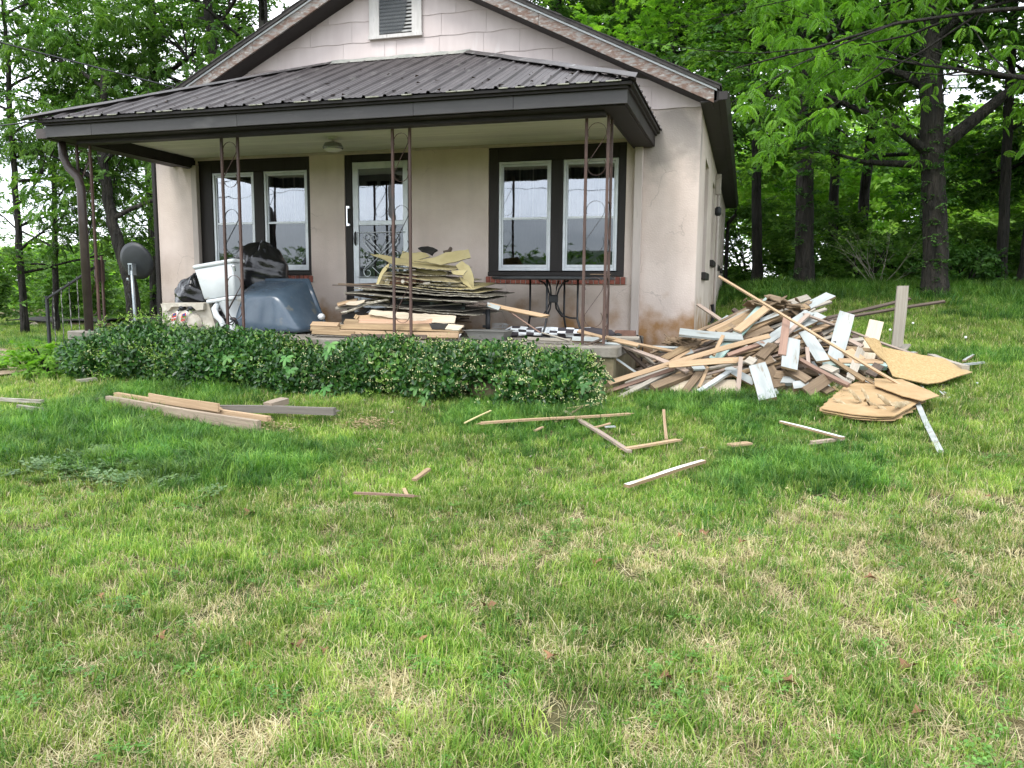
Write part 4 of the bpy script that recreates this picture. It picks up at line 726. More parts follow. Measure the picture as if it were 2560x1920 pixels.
SHEETS=[
[[0.559,-1.45,0.355],[1.917,-1.45,0.251],0.8,0.03,0.012,"edge","long wallboard sheet low in the porch heap, its edge dipping right"],
[[0.534,-1.42,0.366],[1.745,-1.42,0.291],0.8,0.03,0.012,"edge","shorter wallboard sheet just above the lowest long one"],
[[0.3,-1.5,0.485],[1.934,-1.5,0.401],0.85,0.05,0.014,"edge","long wallboard sheet sticking out left past the storm door"],
[[0.43,-1.48,0.536],[2.061,-1.48,0.453],0.85,0.05,0.014,"edge","longest wallboard sheet across the middle of the porch heap"],
[[0.629,-1.42,0.571],[1.961,-1.42,0.476],0.8,-0.02,0.012,"edge","dark backed wallboard sheet above the longest one"],
[[0.656,-1.4,0.589],[1.908,-1.4,0.497],0.8,0.05,0.01,"yel","thin wallboard sheet with broken front edge under the brown blocks"],
[[1.144,-1.38,0.568],[1.854,-1.38,0.536],0.7,0.08,0.012,"yel","short wallboard sheet at right under the yellow curled one"],
[[1.198,-1.36,0.592],[1.602,-1.36,0.601],0.6,0.05,0.012,"yel","short crumbling sheet at the right of the brown blocks"],
[[0.756,-1.3,0.713],[1.509,-1.3,0.692],0.6,0.05,0.012,"yel","yellow sheet layered under the torn ones in the heap"],
[[0.748,-1.36,0.687],[1.671,-1.36,0.611],0.65,0.05,0.012,"yel","long yellow sheet layered above the brown blocks"],
[[0.701,-1.34,0.638],[1.715,-1.34,0.571],0.65,0.04,0.012,"yel","dusty sheet layered just behind the brown blocks"],
[[0.489,-1.4,0.52],[1.975,-1.4,0.462],0.8,0.05,0.012,"edge","dusty long sheet squeezed between the two longest ones"],
[[0.836,-1.35,0.815],[1.555,-1.35,0.746],0.6,0.05,0.012,"yel","upper yellow sheet with a torn front edge"],
[[0.993,-1.3,0.795],[1.526,-1.3,0.74],0.6,0.06,0.012,"yel","torn white edged sheet just below the upper yellow one"],
[[0.767,-1.36,0.772],[1.11,-1.36,0.769],0.6,0.02,0.012,"yel","thin pale edged sheet at upper left of the heap"]]
PANELS=[
["",[[0.715,-1.616,0.307],[1.748,-1.645,0.258],[1.745,-1.691,0.182],[1.467,-1.692,0.18],[0.695,-1.647,0.255]],0.012,"ply","pale grey panel leaning behind the lower porch planks"],
["",[[1.787,-1.971,0.186],[1.966,-1.987,0.176],[1.932,-2.056,0.129],[1.776,-2.045,0.136]],0.012,"ply","pale angled offcut right of the lower porch planks"],
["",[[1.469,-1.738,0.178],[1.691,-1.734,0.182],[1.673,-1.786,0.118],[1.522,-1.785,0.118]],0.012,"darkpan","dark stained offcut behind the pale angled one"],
["",[[0.309,-0.832,0.968],[0.501,-0.847,0.953],[0.67,-0.879,0.921],[0.89,-0.905,0.895],[1.164,-0.934,0.866],[1.417,-0.995,0.805],[1.349,-1.008,0.792],[1.028,-0.964,0.836],[0.92,-0.973,0.827],[0.77,-0.973,0.827],[0.648,-0.955,0.845],[0.482,-0.888,0.912]],0.012,"yel","long curved yellow wallboard piece pointing left at heap top"],
["",[[1.007,-1.084,0.87],[1.249,-1.05,0.912],[1.375,-1.002,0.972],[1.647,-0.974,1.007],[1.705,-1.055,0.907],[1.576,-1.083,0.871],[1.359,-1.122,0.822],[1.175,-1.091,0.861]],0.012,"yel","large yellow wallboard piece rising right at heap top"],
["",[[0.737,-0.798,1.002],[0.853,-0.819,0.976],[0.963,-0.81,0.987],[1.047,-0.82,0.975],[1.118,-0.857,0.929],[0.925,-0.899,0.877],[0.731,-0.867,0.917]],0.012,"yel","small yellow wallboard piece upright at the back of the heap top"],
["",[[1.613,-1.088,0.873],[1.708,-1.107,0.811],[1.763,-1.136,0.712],[1.793,-1.182,0.56],[1.706,-1.171,0.596],[1.644,-1.147,0.678],[1.539,-1.104,0.819]],0.012,"yel","curled yellow wallboard piece hanging at the right of the heap"],
["",[[1.627,-1.242,0.693],[1.736,-1.257,0.645],[1.826,-1.288,0.54],[1.762,-1.278,0.572],[1.688,-1.266,0.612]],0.012,"yel","narrow yellow offcut below the curled piece at right"],
["",[[1.55,-1.293,0.755],[1.747,-1.291,0.759],[1.707,-1.318,0.704],[1.583,-1.312,0.716]],0.012,"yel","small flat yellow piece jutting right below the large one"],
["",[[0.665,-1.381,0.594],[0.686,-1.366,0.671],[0.733,-1.346,0.77],[0.814,-1.332,0.838],[0.804,-1.343,0.787],[0.747,-1.358,0.712],[0.717,-1.372,0.638],[0.693,-1.381,0.594]],0.012,"yel","curved yellow strip standing at the left of the heap"],
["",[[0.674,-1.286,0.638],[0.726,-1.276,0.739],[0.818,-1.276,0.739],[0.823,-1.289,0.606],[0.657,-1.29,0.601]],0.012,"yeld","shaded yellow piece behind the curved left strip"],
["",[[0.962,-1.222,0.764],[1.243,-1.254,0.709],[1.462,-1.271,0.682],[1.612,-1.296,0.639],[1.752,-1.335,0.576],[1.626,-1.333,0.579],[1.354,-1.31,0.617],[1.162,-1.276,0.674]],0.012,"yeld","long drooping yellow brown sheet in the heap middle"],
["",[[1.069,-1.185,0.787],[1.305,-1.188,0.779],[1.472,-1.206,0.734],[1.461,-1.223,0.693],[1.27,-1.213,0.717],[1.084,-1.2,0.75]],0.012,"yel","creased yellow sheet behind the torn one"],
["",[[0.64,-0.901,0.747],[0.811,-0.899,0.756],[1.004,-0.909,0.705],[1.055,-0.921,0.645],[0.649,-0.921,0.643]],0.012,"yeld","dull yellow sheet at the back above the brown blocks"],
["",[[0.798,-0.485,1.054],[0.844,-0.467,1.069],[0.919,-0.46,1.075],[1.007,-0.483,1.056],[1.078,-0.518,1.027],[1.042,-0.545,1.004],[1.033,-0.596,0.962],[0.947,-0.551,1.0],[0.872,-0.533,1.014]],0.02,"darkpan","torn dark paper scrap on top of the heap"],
["",[[1.283,-0.852,0.997],[1.35,-0.847,1.005],[1.359,-0.821,1.049],[1.384,-0.826,1.04],[1.38,-0.852,0.996],[1.295,-0.87,0.966]],0.03,"pan2","small brown stub standing on top of the heap"],
["",[[0.457,-1.1,0.459],[0.712,-1.1,0.445],[0.768,-1.1,0.369],[0.465,-1.1,0.364]],0.012,"yeld","olive backed sheet under the long sheets at left"],
["",[[0.739,-1.156,0.437],[1.667,-1.161,0.39],[1.671,-1.17,0.296],[1.021,-1.167,0.331],[0.733,-1.165,0.352]],0.04,"darkdoor","dark broken door panel with flaking green paint inside the heap"],
["",[[0.711,-1.217,0.327],[1.495,-1.221,0.294],[1.488,-1.227,0.232],[0.713,-1.221,0.285]],0.03,"pan2","red brown plank on edge inside the lower heap"],
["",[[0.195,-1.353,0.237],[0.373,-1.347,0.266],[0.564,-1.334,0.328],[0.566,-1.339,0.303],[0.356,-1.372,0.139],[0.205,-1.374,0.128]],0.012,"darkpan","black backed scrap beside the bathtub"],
["",[[0.332,-1.632,0.273],[0.509,-1.584,0.332],[0.596,-1.538,0.39],[0.852,-1.506,0.429],[0.891,-1.513,0.422],[0.617,-1.564,0.358],[0.504,-1.61,0.3],[0.363,-1.638,0.265]],0.012,"edge","thin grey wallboard sliver curling up left of the heap"],
["",[[0.387,-1.603,0.371],[0.418,-1.583,0.396],[0.533,-1.575,0.406],[0.614,-1.565,0.419],[0.612,-1.587,0.391],[0.534,-1.614,0.357],[0.406,-1.612,0.36]],0.012,"ply","small whitish board on the left rubble of the porch"],
["",[[1.995,-1.53,0.401],[2.071,-1.535,0.394],[2.053,-1.554,0.371],[1.958,-1.542,0.385]],0.012,"pan2","small splintered chip where the long batten leaves the heap"]]
PBOARDS=[
[[0.521,-1.62,0.21],[1.28,-1.62,0.234],0.1,0.02,"pine","orange pine plank leaning on the pale grey panel",[0,-0.9,0.5],0,0],
[[0.532,-1.64,0.207],[0.545,-1.62,0.239],0.05,0.02,"pine2","small pine wedge at the left end of the orange pine plank",[0,-0.8,0.6],0,0],
[[1.454,-1.6,0.197],[1.602,-1.6,0.207],0.06,0.03,"white","short white painted offcut on the lower porch planks",[0,-0.8,0.6],0,0],
[[0.595,-1.68,0.169],[1.481,-1.68,0.193],0.09,0.022,"red2","pink toned plank below the orange pine plank",[0,-0.8,0.6],0,0],
[[0.422,-1.69,0.174],[0.598,-1.69,0.169],0.08,0.03,"pine2","pine block end with a white label left of the pink plank",[0,-0.8,0.6],0,0],
[[0.439,-1.74,0.14],[1.497,-1.72,0.138],0.05,0.02,"pine2","thin pine plank with a rounded right end below the pink one",[0,-0.8,0.6],0,0],
[[0.411,-1.78,0.112],[1.825,-1.76,0.109],0.1,0.03,"pine2","wide knotty plank on the porch edge, upper one",[0,-0.7,0.7],0,0],
[[0.078,-1.82,0.139],[0.416,-1.82,0.134],0.09,0.04,"pine","sawn plank end near the bathtub on the upper layer",[0,-0.7,0.7],0,0],
[[0.092,-1.86,0.093],[0.444,-1.84,0.088],0.08,0.035,"pine2","short plank under the sawn one near the bathtub",[0,-0.9,0.4],0,0],
[[0.454,-1.86,0.053],[1.851,-1.84,0.056],0.09,0.035,"pine","wide pale plank on the porch edge, lower one",[0,-0.85,0.5],0,0],
[[0.133,-1.9,0.059],[0.643,-1.88,0.047],0.05,0.03,"pine2","thin plank at the bottom left of the porch heap",[0,-0.9,0.4],0,0],
[[0.62,-1.92,0.024],[1.511,-1.9,0.035],0.05,0.025,"brown","dark plank at the very bottom of the porch heap",[0,-0.9,0.4],0,0],
[[0.232,-1.5,0.347],[0.458,-1.45,0.416],0.05,0.02,"pine","pine stick on the left rubble of the porch",[0,-0.5,0.86],0,0],
[[0.195,-1.45,0.358],[0.404,-1.4,0.417],0.06,0.02,"pine2","flat pine piece under the stick on the left rubble",[0,-0.3,0.9],0,0],
[[0.175,-1.45,0.307],[0.404,-1.35,0.347],0.1,0.02,"gray","whitish weathered board on the left rubble of the porch",[0,-0.4,0.9],0,0],
[[2.051,-1.5,0.385],[2.217,-1.55,0.342],0.05,0.02,"white","white painted part of the batten poking right from the heap",[0,-0.8,0.6],0,0],
[[2.082,-1.5,0.383],[2.74,-1.6,0.266],0.05,0.022,"pine","broken pine batten poking right from the heap over the porch",[0,-0.7,0.7],0,1],
[[2.29,-1.5,0.324],[2.723,-1.75,0.105],0.012,0.012,"red","thin reddish rod sloping below the broken pine batten",[0,-0.8,0.6],0,0],
[[2.74,-1.75,0.106],[3.083,-1.95,0.044],0.012,0.012,"gray","thin dry stick continuing the reddish rod on the porch edge",[0,-0.8,0.6],0,0],
[[2.6,-1.85,0.045],[3.072,-1.9,0.041],0.06,0.02,"gray","grey board lying flat along the porch edge before the table",[0,-0.4,0.9],0,0],
[[3.057,-1.72,0.045],[3.417,-1.7,0.042],0.06,0.03,"white","white board lying flat between the two right post tubes",[0,-0.7,0.7],0,0],
[[3.073,-1.5,0.117],[3.755,-1.85,0.004],0.05,0.02,"pine","pine strip passing behind the right corner post",[0,-0.5,0.86],0,0],
[[3.1,-1.3,0.042],[3.69,-1.3,0.049],0.12,0.02,"gray","grey plank lying across the right end of the porch",[0,-0.2,0.98],0,0],
[[3.237,-1.9,-0.0],[3.372,-1.8,0.058],0.02,0.02,"brown","thin brown stick at the foot of the right corner post",[0,-0.8,0.6],0,0],
[[3.017,-0.6,0.731],[3.257,-0.6,0.73],0.03,0.01,"pine","small pine strip lying on the black table top",[0,0,1],0,0]]
BLOCKS=[
[[0.988,-1.25,0.665],0.28,0.12,0.055,"upper brown block in the middle of the porch heap","brick"],
[[0.983,-1.28,0.624],0.33,0.12,0.05,"lower brown block in the middle of the porch heap","brick"],
[[1.195,-1.25,0.634],0.09,0.08,0.05,"small dark block beside the two brown blocks","brick"],
[[1.01,-1.4,0.619],0.05,0.05,0.05,"cream rubble lump before the brown blocks","cream"],
[[1.308,-1.4,0.604],0.09,0.06,0.04,"cream rubble lump right of the brown blocks","cream"],
[[0.797,-1.35,0.628],0.07,0.05,0.05,"white rubble lump left of the brown blocks","cream"],
[[3.463,-0.75,0.063],0.23,0.1,0.07,"red brown brick by the right wall post","brick"],
[[3.29,-0.7,0.045],0.11,0.1,0.06,"duller brick half hidden by the umbrella tip","brick"]]
EXTRA={"drip":[[6.215,-2.008,-0.324],[6.137,-2.961,-0.446],[6.071,-3.768,-0.519]],"osb":[[5.876,-1.35,0.097],[5.994,-1.2,0.084],[6.049,-1.15,0.057],[6.088,-1.1,-0.006],[6.283,-1.0,-0.048],[6.499,-0.85,-0.094],[6.726,-0.75,-0.13],[6.828,-0.85,-0.195],[6.925,-1.0,-0.237],[6.751,-1.2,-0.263],[6.551,-1.45,-0.302],[6.43,-1.5,-0.316],[6.281,-1.5,-0.288],[6.13,-1.5,-0.256],[6.076,-1.4,-0.126],[6.02,-1.4,-0.084],[5.946,-1.38,-0.01]],"foam":[[[5.928,-1.36,-0.27],[6.116,-1.708,-0.3],[6.262,-2.185,-0.339],[6.109,-2.55,-0.371],[5.907,-2.95,-0.404],[5.778,-2.989,-0.407],[5.599,-2.948,-0.405],[5.385,-2.799,-0.393],[5.502,-2.371,-0.356],[5.653,-1.879,-0.315]],[[5.954,-1.613,-0.251],[6.19,-1.606,-0.252],[6.318,-2.046,-0.288],[6.364,-2.287,-0.308],[6.187,-2.521,-0.328],[6.065,-2.345,-0.315],[5.906,-1.957,-0.28]],[[5.467,-2.711,-0.466],[5.651,-2.602,-0.455],[5.635,-2.777,-0.471],[5.513,-2.803,-0.474]]],"strips":[[[5.506,-2.552,-0.302],[5.561,-2.632,-0.319],[5.633,-2.636,-0.349]],[[5.729,-2.704,-0.284],[5.789,-2.618,-0.326],[5.827,-2.63,-0.348]],[[5.792,-2.751,-0.308],[5.871,-2.744,-0.347],[5.933,-2.781,-0.371]],[[5.611,-2.563,-0.222],[5.672,-2.655,-0.259],[5.722,-2.544,-0.331]],[[5.721,-2.498,-0.216],[5.767,-2.533,-0.27],[5.789,-2.5,-0.308]],[[5.814,-2.673,-0.242],[5.895,-2.614,-0.296],[5.967,-2.608,-0.336]],[[5.897,-2.888,-0.301],[6.0,-2.625,-0.298],[6.112,-2.44,-0.343]]],"sawdust":[[1.166,-4.344,-0.598],[1.867,-3.985,-0.573]],"leaves":[[3.803,-6.708,-0.722],[6.11,-4.701,-0.586],[4.611,-5.67,-0.652],[4.784,-5.746,-0.658],[4.496,-5.747,-0.659],[2.685,-7.277,-0.761],[3.218,-7.191,-0.754],[3.332,-7.189,-0.756],[3.056,-7.229,-0.76],[4.139,-7.01,-0.745],[4.549,-7.036,-0.746],[4.945,-6.959,-0.738],[5.279,-3.179,-0.485],[-3.131,22.219,-0.725],[5.614,-6.165,-0.686],[2.2,-6.023,-0.678],[5.324,-7.025,-0.742],[5.323,-6.019,-0.677],[2.194,-7.063,-0.746],[3.639,-7.033,-0.746],[4.139,-6.162,-0.687],[5.771,-5.068,-0.613],[5.341,-6.745,-0.724]],"dandelion":[[6.972,2.216,0.034],[6.567,1.457,-0.03],[7.311,0.916,-0.076]]}
# ------------------------------------------------------------------ boards and sheets
def plank(name,p0,p1,w,t,col,label,nrm,bend=0,cut=0,cat='board',group=None):
    p0,p1=Vector(p0),Vector(p1); c=(p0+p1)/2; d=p1-p0; ln=max(d.length,.05); d.normalize(); n=Vector(nrm).normalized(); sd=n.cross(d)
    if sd.length<.1: sd=Vector((1,0,0)).cross(d)
    sd.normalize(); n=d.cross(sd).normalized()
    b=MB(); k=7; vs=[]; ph=rnd.uniform(0,6); wav=.004 if ln>.6 else .001
    s0,s1=rnd.uniform(-.12,.12)*w,rnd.uniform(-.12,.12)*w
    if cut: s1=w*.8
    for i in range(k+1):
        u=i/k; x=-ln/2+ln*u; bz=bend*(1-(2*u-1)**2)+wav*math.sin(ph+u*5); by=.5*wav*math.sin(ph*2+u*4)
        sk=(s0*(1-u)**6+s1*u**6)
        ww=w*(1+.03*math.sin(ph+u*7))
        c_=min(.004,t*.2)
        for a,z in((-.5,-.5),(.5,-.5),(.5,.5),(-.5,.5)):
            vs.append((x+a*sk*2*(1 if i in(0,k) else 0),by+a*ww,bz+z*t))
    fs=[];mi=[]
    for i in range(k):
        for j in range(4): fs.append((i*4+j,(i+1)*4+j,(i+1)*4+(j+1)%4,i*4+(j+1)%4)); mi.append(0 if j==2 else (2 if j in(1,3) else 1))
    fs+=[(0,1,2,3),(k*4+3,k*4+2,k*4+1,k*4)]; mi+=[1,1]
    # splintered ends on some boards
    if col not in('white','stake','ply','mint','metal') and rnd.random()<.5 and ln>.25:
        for e_ in(-1,1):
            if rnd.random()<.6:
                for _ in range(rnd.randint(2,4)):
                    y0=rnd.uniform(-.45,.35)*w; w_=rnd.uniform(.08,.22)*w; L2=rnd.uniform(.01,.05)+w*.2; o_=len(vs); xe=e_*ln/2; zz=rnd.uniform(-.3,.3)*t
                    vs+=[(xe-e_*.004,y0,zz-t*.2),(xe-e_*.004,y0+w_,zz-t*.2),(xe-e_*.004,y0+w_*.5,zz+t*.25),(xe+e_*L2,y0+w_*.5,zz)]; fs+=[(o_,o_+1,o_+3),(o_+1,o_+2,o_+3),(o_+2,o_,o_+3)]; mi+=[1,1,1]
    me=bpy.data.meshes.new(name); me.from_pydata(vs,[],fs)
    inner=WD['pine2'] if col in('white','mint','halfwhite') else WD[col]
    face={'white':WPAINT,'mint':MPAINT,'halfwhite':HPAINT}.get(col,inner)
    edge=face if (col=='mint' or (col=='white' and rnd.random()<.45)) else inner
    if col=='white' and rnd.random()<.3: inner=WD['osb']
    for m in(face,inner,edge): me.materials.append(m)
    me.polygons.foreach_set('material_index',mi); me.update()
    o=bpy.data.objects.new(name,me); COL.objects.link(o); mt=Matrix((d,sd,n)).transposed().to_4x4(); mt.translation=c; o.matrix_world=mt
    return tag(o,label,cat,group)
KN={'metal':'metal_track','stake':'wooden_stake','bark':'stick','beam':'joist','graydark':'joist','straw':'stick'}
for i,(p0,p1,w,t,col,lab,n,bd,ct) in enumerate(DATA):
    nm=KN.get(col,'lath' if w<.06 else 'board')
    if col in('osb','brown','gray') and w>.1 and i<NPILE: w*=.74
    plank(nm,p0,p1,w,t,col,lab,n,bd,ct,cat={'metal_track':'metal track','wooden_stake':'stake','stick':'stick','joist':'joist','lath':'lath'}.get(nm,'board'),group='boards thrown on the lumber pile' if i<NPILE else 'loose lumber lying on the lawn')
# unnamed boards that fill the inside of the heap
r2=random.Random(11); FILL=['osb','brown','brown','brown','osb','brown','osb','gray','osb','brown','brown','pine2']  # mostly dark tones, putting the shade of the gaps into the boards' colour
FL={'osb':'brown rough board, one of those buried inside the lumber pile','white':'white painted board, one of those buried inside the lumber pile','pine2':'yellowish board, one of those buried inside the lumber pile','brown':'dark brown board, one of those buried inside the lumber pile','gray':'grey board, one of those buried inside the lumber pile','pine':'pale pine board, one of those buried inside the lumber pile','pink':'pinkish board, one of those buried inside the lumber pile','ply':'pale broad board, one of those buried inside the lumber pile'}
for i in range(210):
    a=r2.uniform(0,6.283); rr=math.sqrt(r2.random())*.92; x=5.08+1.2*rr*math.cos(a); y=-.7+.95*rr*math.sin(a)
    top=.80*(1-rr*rr)**.8+.03; z=gz(x,y)+r2.uniform(.01,top*.66)
    if y<-.4-(.42-z)/.87*1.6+.42: continue
    az=r2.gauss(0,.6) if r2.random()<.6 else r2.uniform(0,3.14); el=r2.gauss(0,.22)-.25*(x-5.1)*math.cos(az); ln=r2.uniform(.5,1.35)
    if x<5.15: az=r2.gauss(-.1,.28); el=r2.gauss(.34,.13); x-=.1; ln=r2.uniform(.8,1.6)
    elif r2.random()<.6: az=r2.gauss(-.5,.5); el=r2.gauss(-.42,.18); ln=r2.uniform(.5,1.1)
    d=Vector((math.cos(az)*math.cos(el),math.sin(az)*math.cos(el),math.sin(el)))
    c=r2.choice(FILL); P=Vector((x,y,z)); plank('board',P-d*ln/2,P+d*ln/2,r2.choice((.03,.04,.06,.09,.12)),r2.choice((.015,.02,.03)),c,FL[c],(r2.gauss(0,.3),-.3+r2.gauss(0,.3),1),group='boards buried in the lumber pile, '+c)
for i in range(58):
    left=i<50; x=r2.uniform(3.75,5.0) if left else r2.uniform(5.0,5.9); H_=.08+.72*max(0,1-((x+.35-5.1)/1.4)**2) if left else .1+.6*max(0,1-((x-4.9)/1.3)**2); z=gz(x,-1.4)+r2.uniform(.02,max(.05,H_*.72)); a=r2.gauss(.42,.12) if left else r2.gauss(-.5,.3)
    ln=r2.uniform(.5,1.3) if left else r2.uniform(.3,.8); x2,z2=x+math.cos(a)*ln,z+math.sin(a)*ln; mz=gz(x2,-.8)+.9*max(.1,1-((x2-5.05)/1.5)**2)
    if z2>mz: continue
    Y=lambda q:-.42-(.42-q)/.87*1.55
    c=r2.choice(['pine','pine2','gray','white','brown','osb','pink','gray','pine2','osb']); wd=r2.choice((.02,.025,.03,.04,.05))
    plank('lath' if wd<.035 else 'board',(x,Y(z)-r2.uniform(-.08,.06),z),(x2,Y(z2)-r2.uniform(-.08,.06),z2),wd,r2.choice((.012,.018,.022)),c,{'pine':'slender pale pine strip','pine2':'slender yellowish strip','gray':'slender grey weathered strip','white':'slender white painted strip','brown':'slender dark brown strip','osb':'slender brown strip','pink':'slender pinkish strip'}[c]+(' in the fan of strips on the left of the pile' if left else ' sloping down the right flank of the pile'),(0,-.6,.8),cat='board',group=('strips fanned out on the pile left, ' if left else 'strips on the pile right flank, ')+c)
# sheets in the porch heap
def sheet(p0,p1,dy,dz,t,col,label):
    p0,p1=Vector(p0),Vector(p1); n=26; q=random.Random(label); fr=[];bk=[]
    for i in range(n+1):
        u=i/n; p=p0.lerp(p1,u); wz=.006*math.sin(u*7+q.random()*.6)+.004*q.uniform(-1,1); fr.append(Vector((p.x,p.y+q.uniform(-.035,.03)-.05*math.sin(u*3.1),p.z+wz))); bk.append(Vector((p.x+.05,p.y+dy,p.z+dz+wz*.5)))
    vs=[];fs=[];mi=[]
    for i in range(n+1): t_=t*.6; tt=t_*q.uniform(.7,1.4); vs+=[fr[i],bk[i],bk[i]+Vector((0,0,t_)),fr[i]+Vector((0,0,tt))]
    for i in range(n):
        for j in range(4): fs.append((i*4+j,(i+1)*4+j,(i+1)*4+(j+1)%4,i*4+(j+1)%4)); mi.append([1,2,0,2][j])
    fs+=[(3,2,1,0),(n*4,n*4+1,n*4+2,n*4+3)]; mi+=[2,2]
    me=bpy.data.meshes.new('wallboard_sheet'); c=(p0+p1)/2; me.from_pydata([v-c for v in vs],[],fs)
    for m in((YEL if col=='yel' else DSHADE),DBACK,EDGEW): me.materials.append(m)
    me.polygons.foreach_set('material_index',mi); me.update(); o=bpy.data.objects.new('wallboard_sheet',me); COL.objects.link(o); o.location=c; tag(o,label,'wallboard','wallboard sheets in the porch heap')
for S in SHEETS: sheet(*S)
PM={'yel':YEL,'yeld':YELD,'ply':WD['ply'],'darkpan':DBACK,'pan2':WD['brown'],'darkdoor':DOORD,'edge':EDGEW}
def pane_piece(name,P,th,col,label,cat,grp):
    P=[Vector(p) for p in P]; c=sum(P,Vector())/len(P); n=Vector()
    for i in range(len(P)): n+=(P[i]-c).cross(P[(i+1)%len(P)]-c)
    n.normalize()
    if n.y>0: n=-n
    # refine the outline so that the broken edge is ragged, curl the sheet a little
    q=random.Random(label); pts=[]
    for i in range(len(P)):
        a,b_=P[i],P[(i+1)%len(P)]; m=max(1,int((b_-a).length/.05))
        for k in range(m): pts.append(a.lerp(b_,k/m)+(Vector((q.uniform(-1,1),0,q.uniform(-1,1)))*.006 if k else Vector()))
    ce=c+n*.002; k=len(pts); vs=[p-n*0 for p in pts]+[p-n*th for p in pts]+[ce,ce-n*th]
    fs=[(i,(i+1)%k,2*k) for i in range(k)]+[(k+(i+1)%k,k+i,2*k+1) for i in range(k)]+[((i+1)%k,i,k+i,k+(i+1)%k) for i in range(k)]; mi=[0]*(2*k)+[1]*k
    me=bpy.data.meshes.new(name); me.from_pydata([v-c for v in vs],[],fs); me.materials.append(PM[col]); me.materials.append(EDGEW if col in('yel','yeld') else PM[col]); me.polygons.foreach_set('material_index',mi); me.polygons.foreach_set('use_smooth',[False]*(3*k)); me.update()
    o=bpy.data.objects.new(name,me); COL.objects.link(o); o.location=c; return tag(o,label,cat,grp)
for _,P,th,col,lab in PANELS:
    nm={'yel':'wallboard_piece','yeld':'wallboard_piece','ply':'board','darkpan':'dark_scrap','pan2':'board','darkdoor':'broken_door_panel','edge':'wallboard_piece'}[col]
    pane_piece(nm,P,th,col,lab,{'wallboard_piece':'wallboard','dark_scrap':'scrap','broken_door_panel':'door panel'}.get(nm,'board'),'pieces of rubbish heaped on the porch')
for (p0,p1,w,t,col,lab,n,bd,ct) in PBOARDS: plank('lath' if w<.06 else 'board',p0,p1,w*(.68 if w>.06 else 1),t*.8,col,lab,n,bd,ct,cat='board',group='planks laid on the porch')
for (p,w,d_,h,lab,col) in BLOCKS:
    b=MB(); q=random.Random(lab)
    if col=='brick': b.bbox(Vector(p),(w,d_,h),.006)
    else: b.bbox(Vector(p),(w,d_,h),.018); b.v=[(v[0]+q.uniform(-.008,.008),v[1]+q.uniform(-.008,.008),v[2]+q.uniform(-.008,.008)) for v in b.v]
    tag(b.build('brick' if col=='brick' else 'rubble_lump',pm('brown_brick',(.16,.085,.06),(.26,.15,.11),ns=9,rough=.9,bump=.3) if col=='brick' else CREAM,origin=p),lab,'brick' if col=='brick' else 'rubble')
# added clutter under the sheets, coloured dark for the shade inside the heap
r3=random.Random(5)
for i in range(34):
    x=r3.uniform(.1,1.62); z=r3.uniform(.05,.62); hw=.75-.45*abs(z-.3); y=r3.uniform(-1.15,-.75); a=r3.gauss(0,.06); ln=r3.uniform(.5,1.0)
    d=Vector((1,.05*r3.gauss(0,1),a)).normalized(); x=min(max(x,.1+ln/2),1.65-ln/2); P=Vector((x,y,z)); c=r3.choice(['brown','gray','osb','brown'])
    plank('board',P-d*ln/2,P+d*ln/2,r3.uniform(.2,.45),.014,c,{'brown':'dark board hidden deep within the porch heap','gray':'grey board hidden deep within the porch heap','osb':'brown board hidden deep within the porch heap'}[c],(0,0,1),group='boards deep in the porch heap, '+c)
# fibreboard sheet on the pile
P=[Vector(p)+Vector((0,0,.02)) for p in EXTRA['osb']]; q=random.Random(2)
tc_=Vector((6.5,-1.1,-.12)); k=len(P)
b=MB(); b.add([p for p in P]+[p-Vector((0,-.004,.008)) for p in P],[(0,1,2,15,16) if False else tuple([0,1,2,3,13,14,15,16]),(3,4,12,13),(4,5,11,12),(5,6,10,11),(6,7,9,10),(7,8,9)],0,True)
b.add([p-Vector((0,-.004,.009)) for p in P],[tuple([16,15,14,13,3,2,1,0]),(13,12,4,3),(12,11,5,4),(11,10,6,5),(10,9,7,6),(9,8,7)])
b.add([p for p in P]+[p-Vector((0,-.004,.009)) for p in P],[(i,k+i,k+(i+1)%k,(i+1)%k) for i in range(k)])
q=random.Random(9)
b.v=[(v[0],v[1],v[2]) for v in b.v]
tag(b.build('fibreboard_sheet',OSBM,origin=P[4]),'tan torn fibreboard sheet draped off the right side of the lumber pile','fibreboard')
foam=[]
for j,(poly,lab) in enumerate(zip(EXTRA['foam'],['stack of buff underlay sheets lying in front of the fibreboard','upper buff underlay sheet reaching under the fibreboard edge','small pale slab in the grass before the buff sheets'])):
    q=random.Random(j); P=[Vector(p) for p in poly]; pts=[]
    for i in range(len(P)):
        a,b_=P[i],P[(i+1)%len(P)]; m=max(1,int((b_-a).length/.06))
        for s_ in range(m): pts.append(a.lerp(b_,s_/m)+Vector((q.uniform(-1,1),q.uniform(-1,1),0))*.004)
    c=sum(pts,Vector())/len(pts); o=empty('underlay_stack' if j==0 else 'underlay_sheet',c,lab,'underlay'); o['_o']=tuple(c)
    for l in range(3 if j==0 else 1):
        b=MB(); off=Vector((q.uniform(-.02,.02),q.uniform(-.03,.0),-.017*l)); nn=len(pts); T=[p+off+Vector((q.uniform(-.012,.012)*(l>0),q.uniform(-.012,.012)*(l>0),0)) for i,p in enumerate(pts)]; ce=c+off+Vector((0,0,.012 if l==0 else 0))
        b.add(T+[t-Vector((0,0,.007)) for t in T]+[ce],[(i,(i+1)%nn,2*nn) for i in range(nn)],0,False); b.add(T+[t-Vector((0,0,.007)) for t in T],[((i+1)%nn,i,nn+i,nn+(i+1)%nn) for i in range(nn)])
        b.build('underlay_layer',FOAM,o)
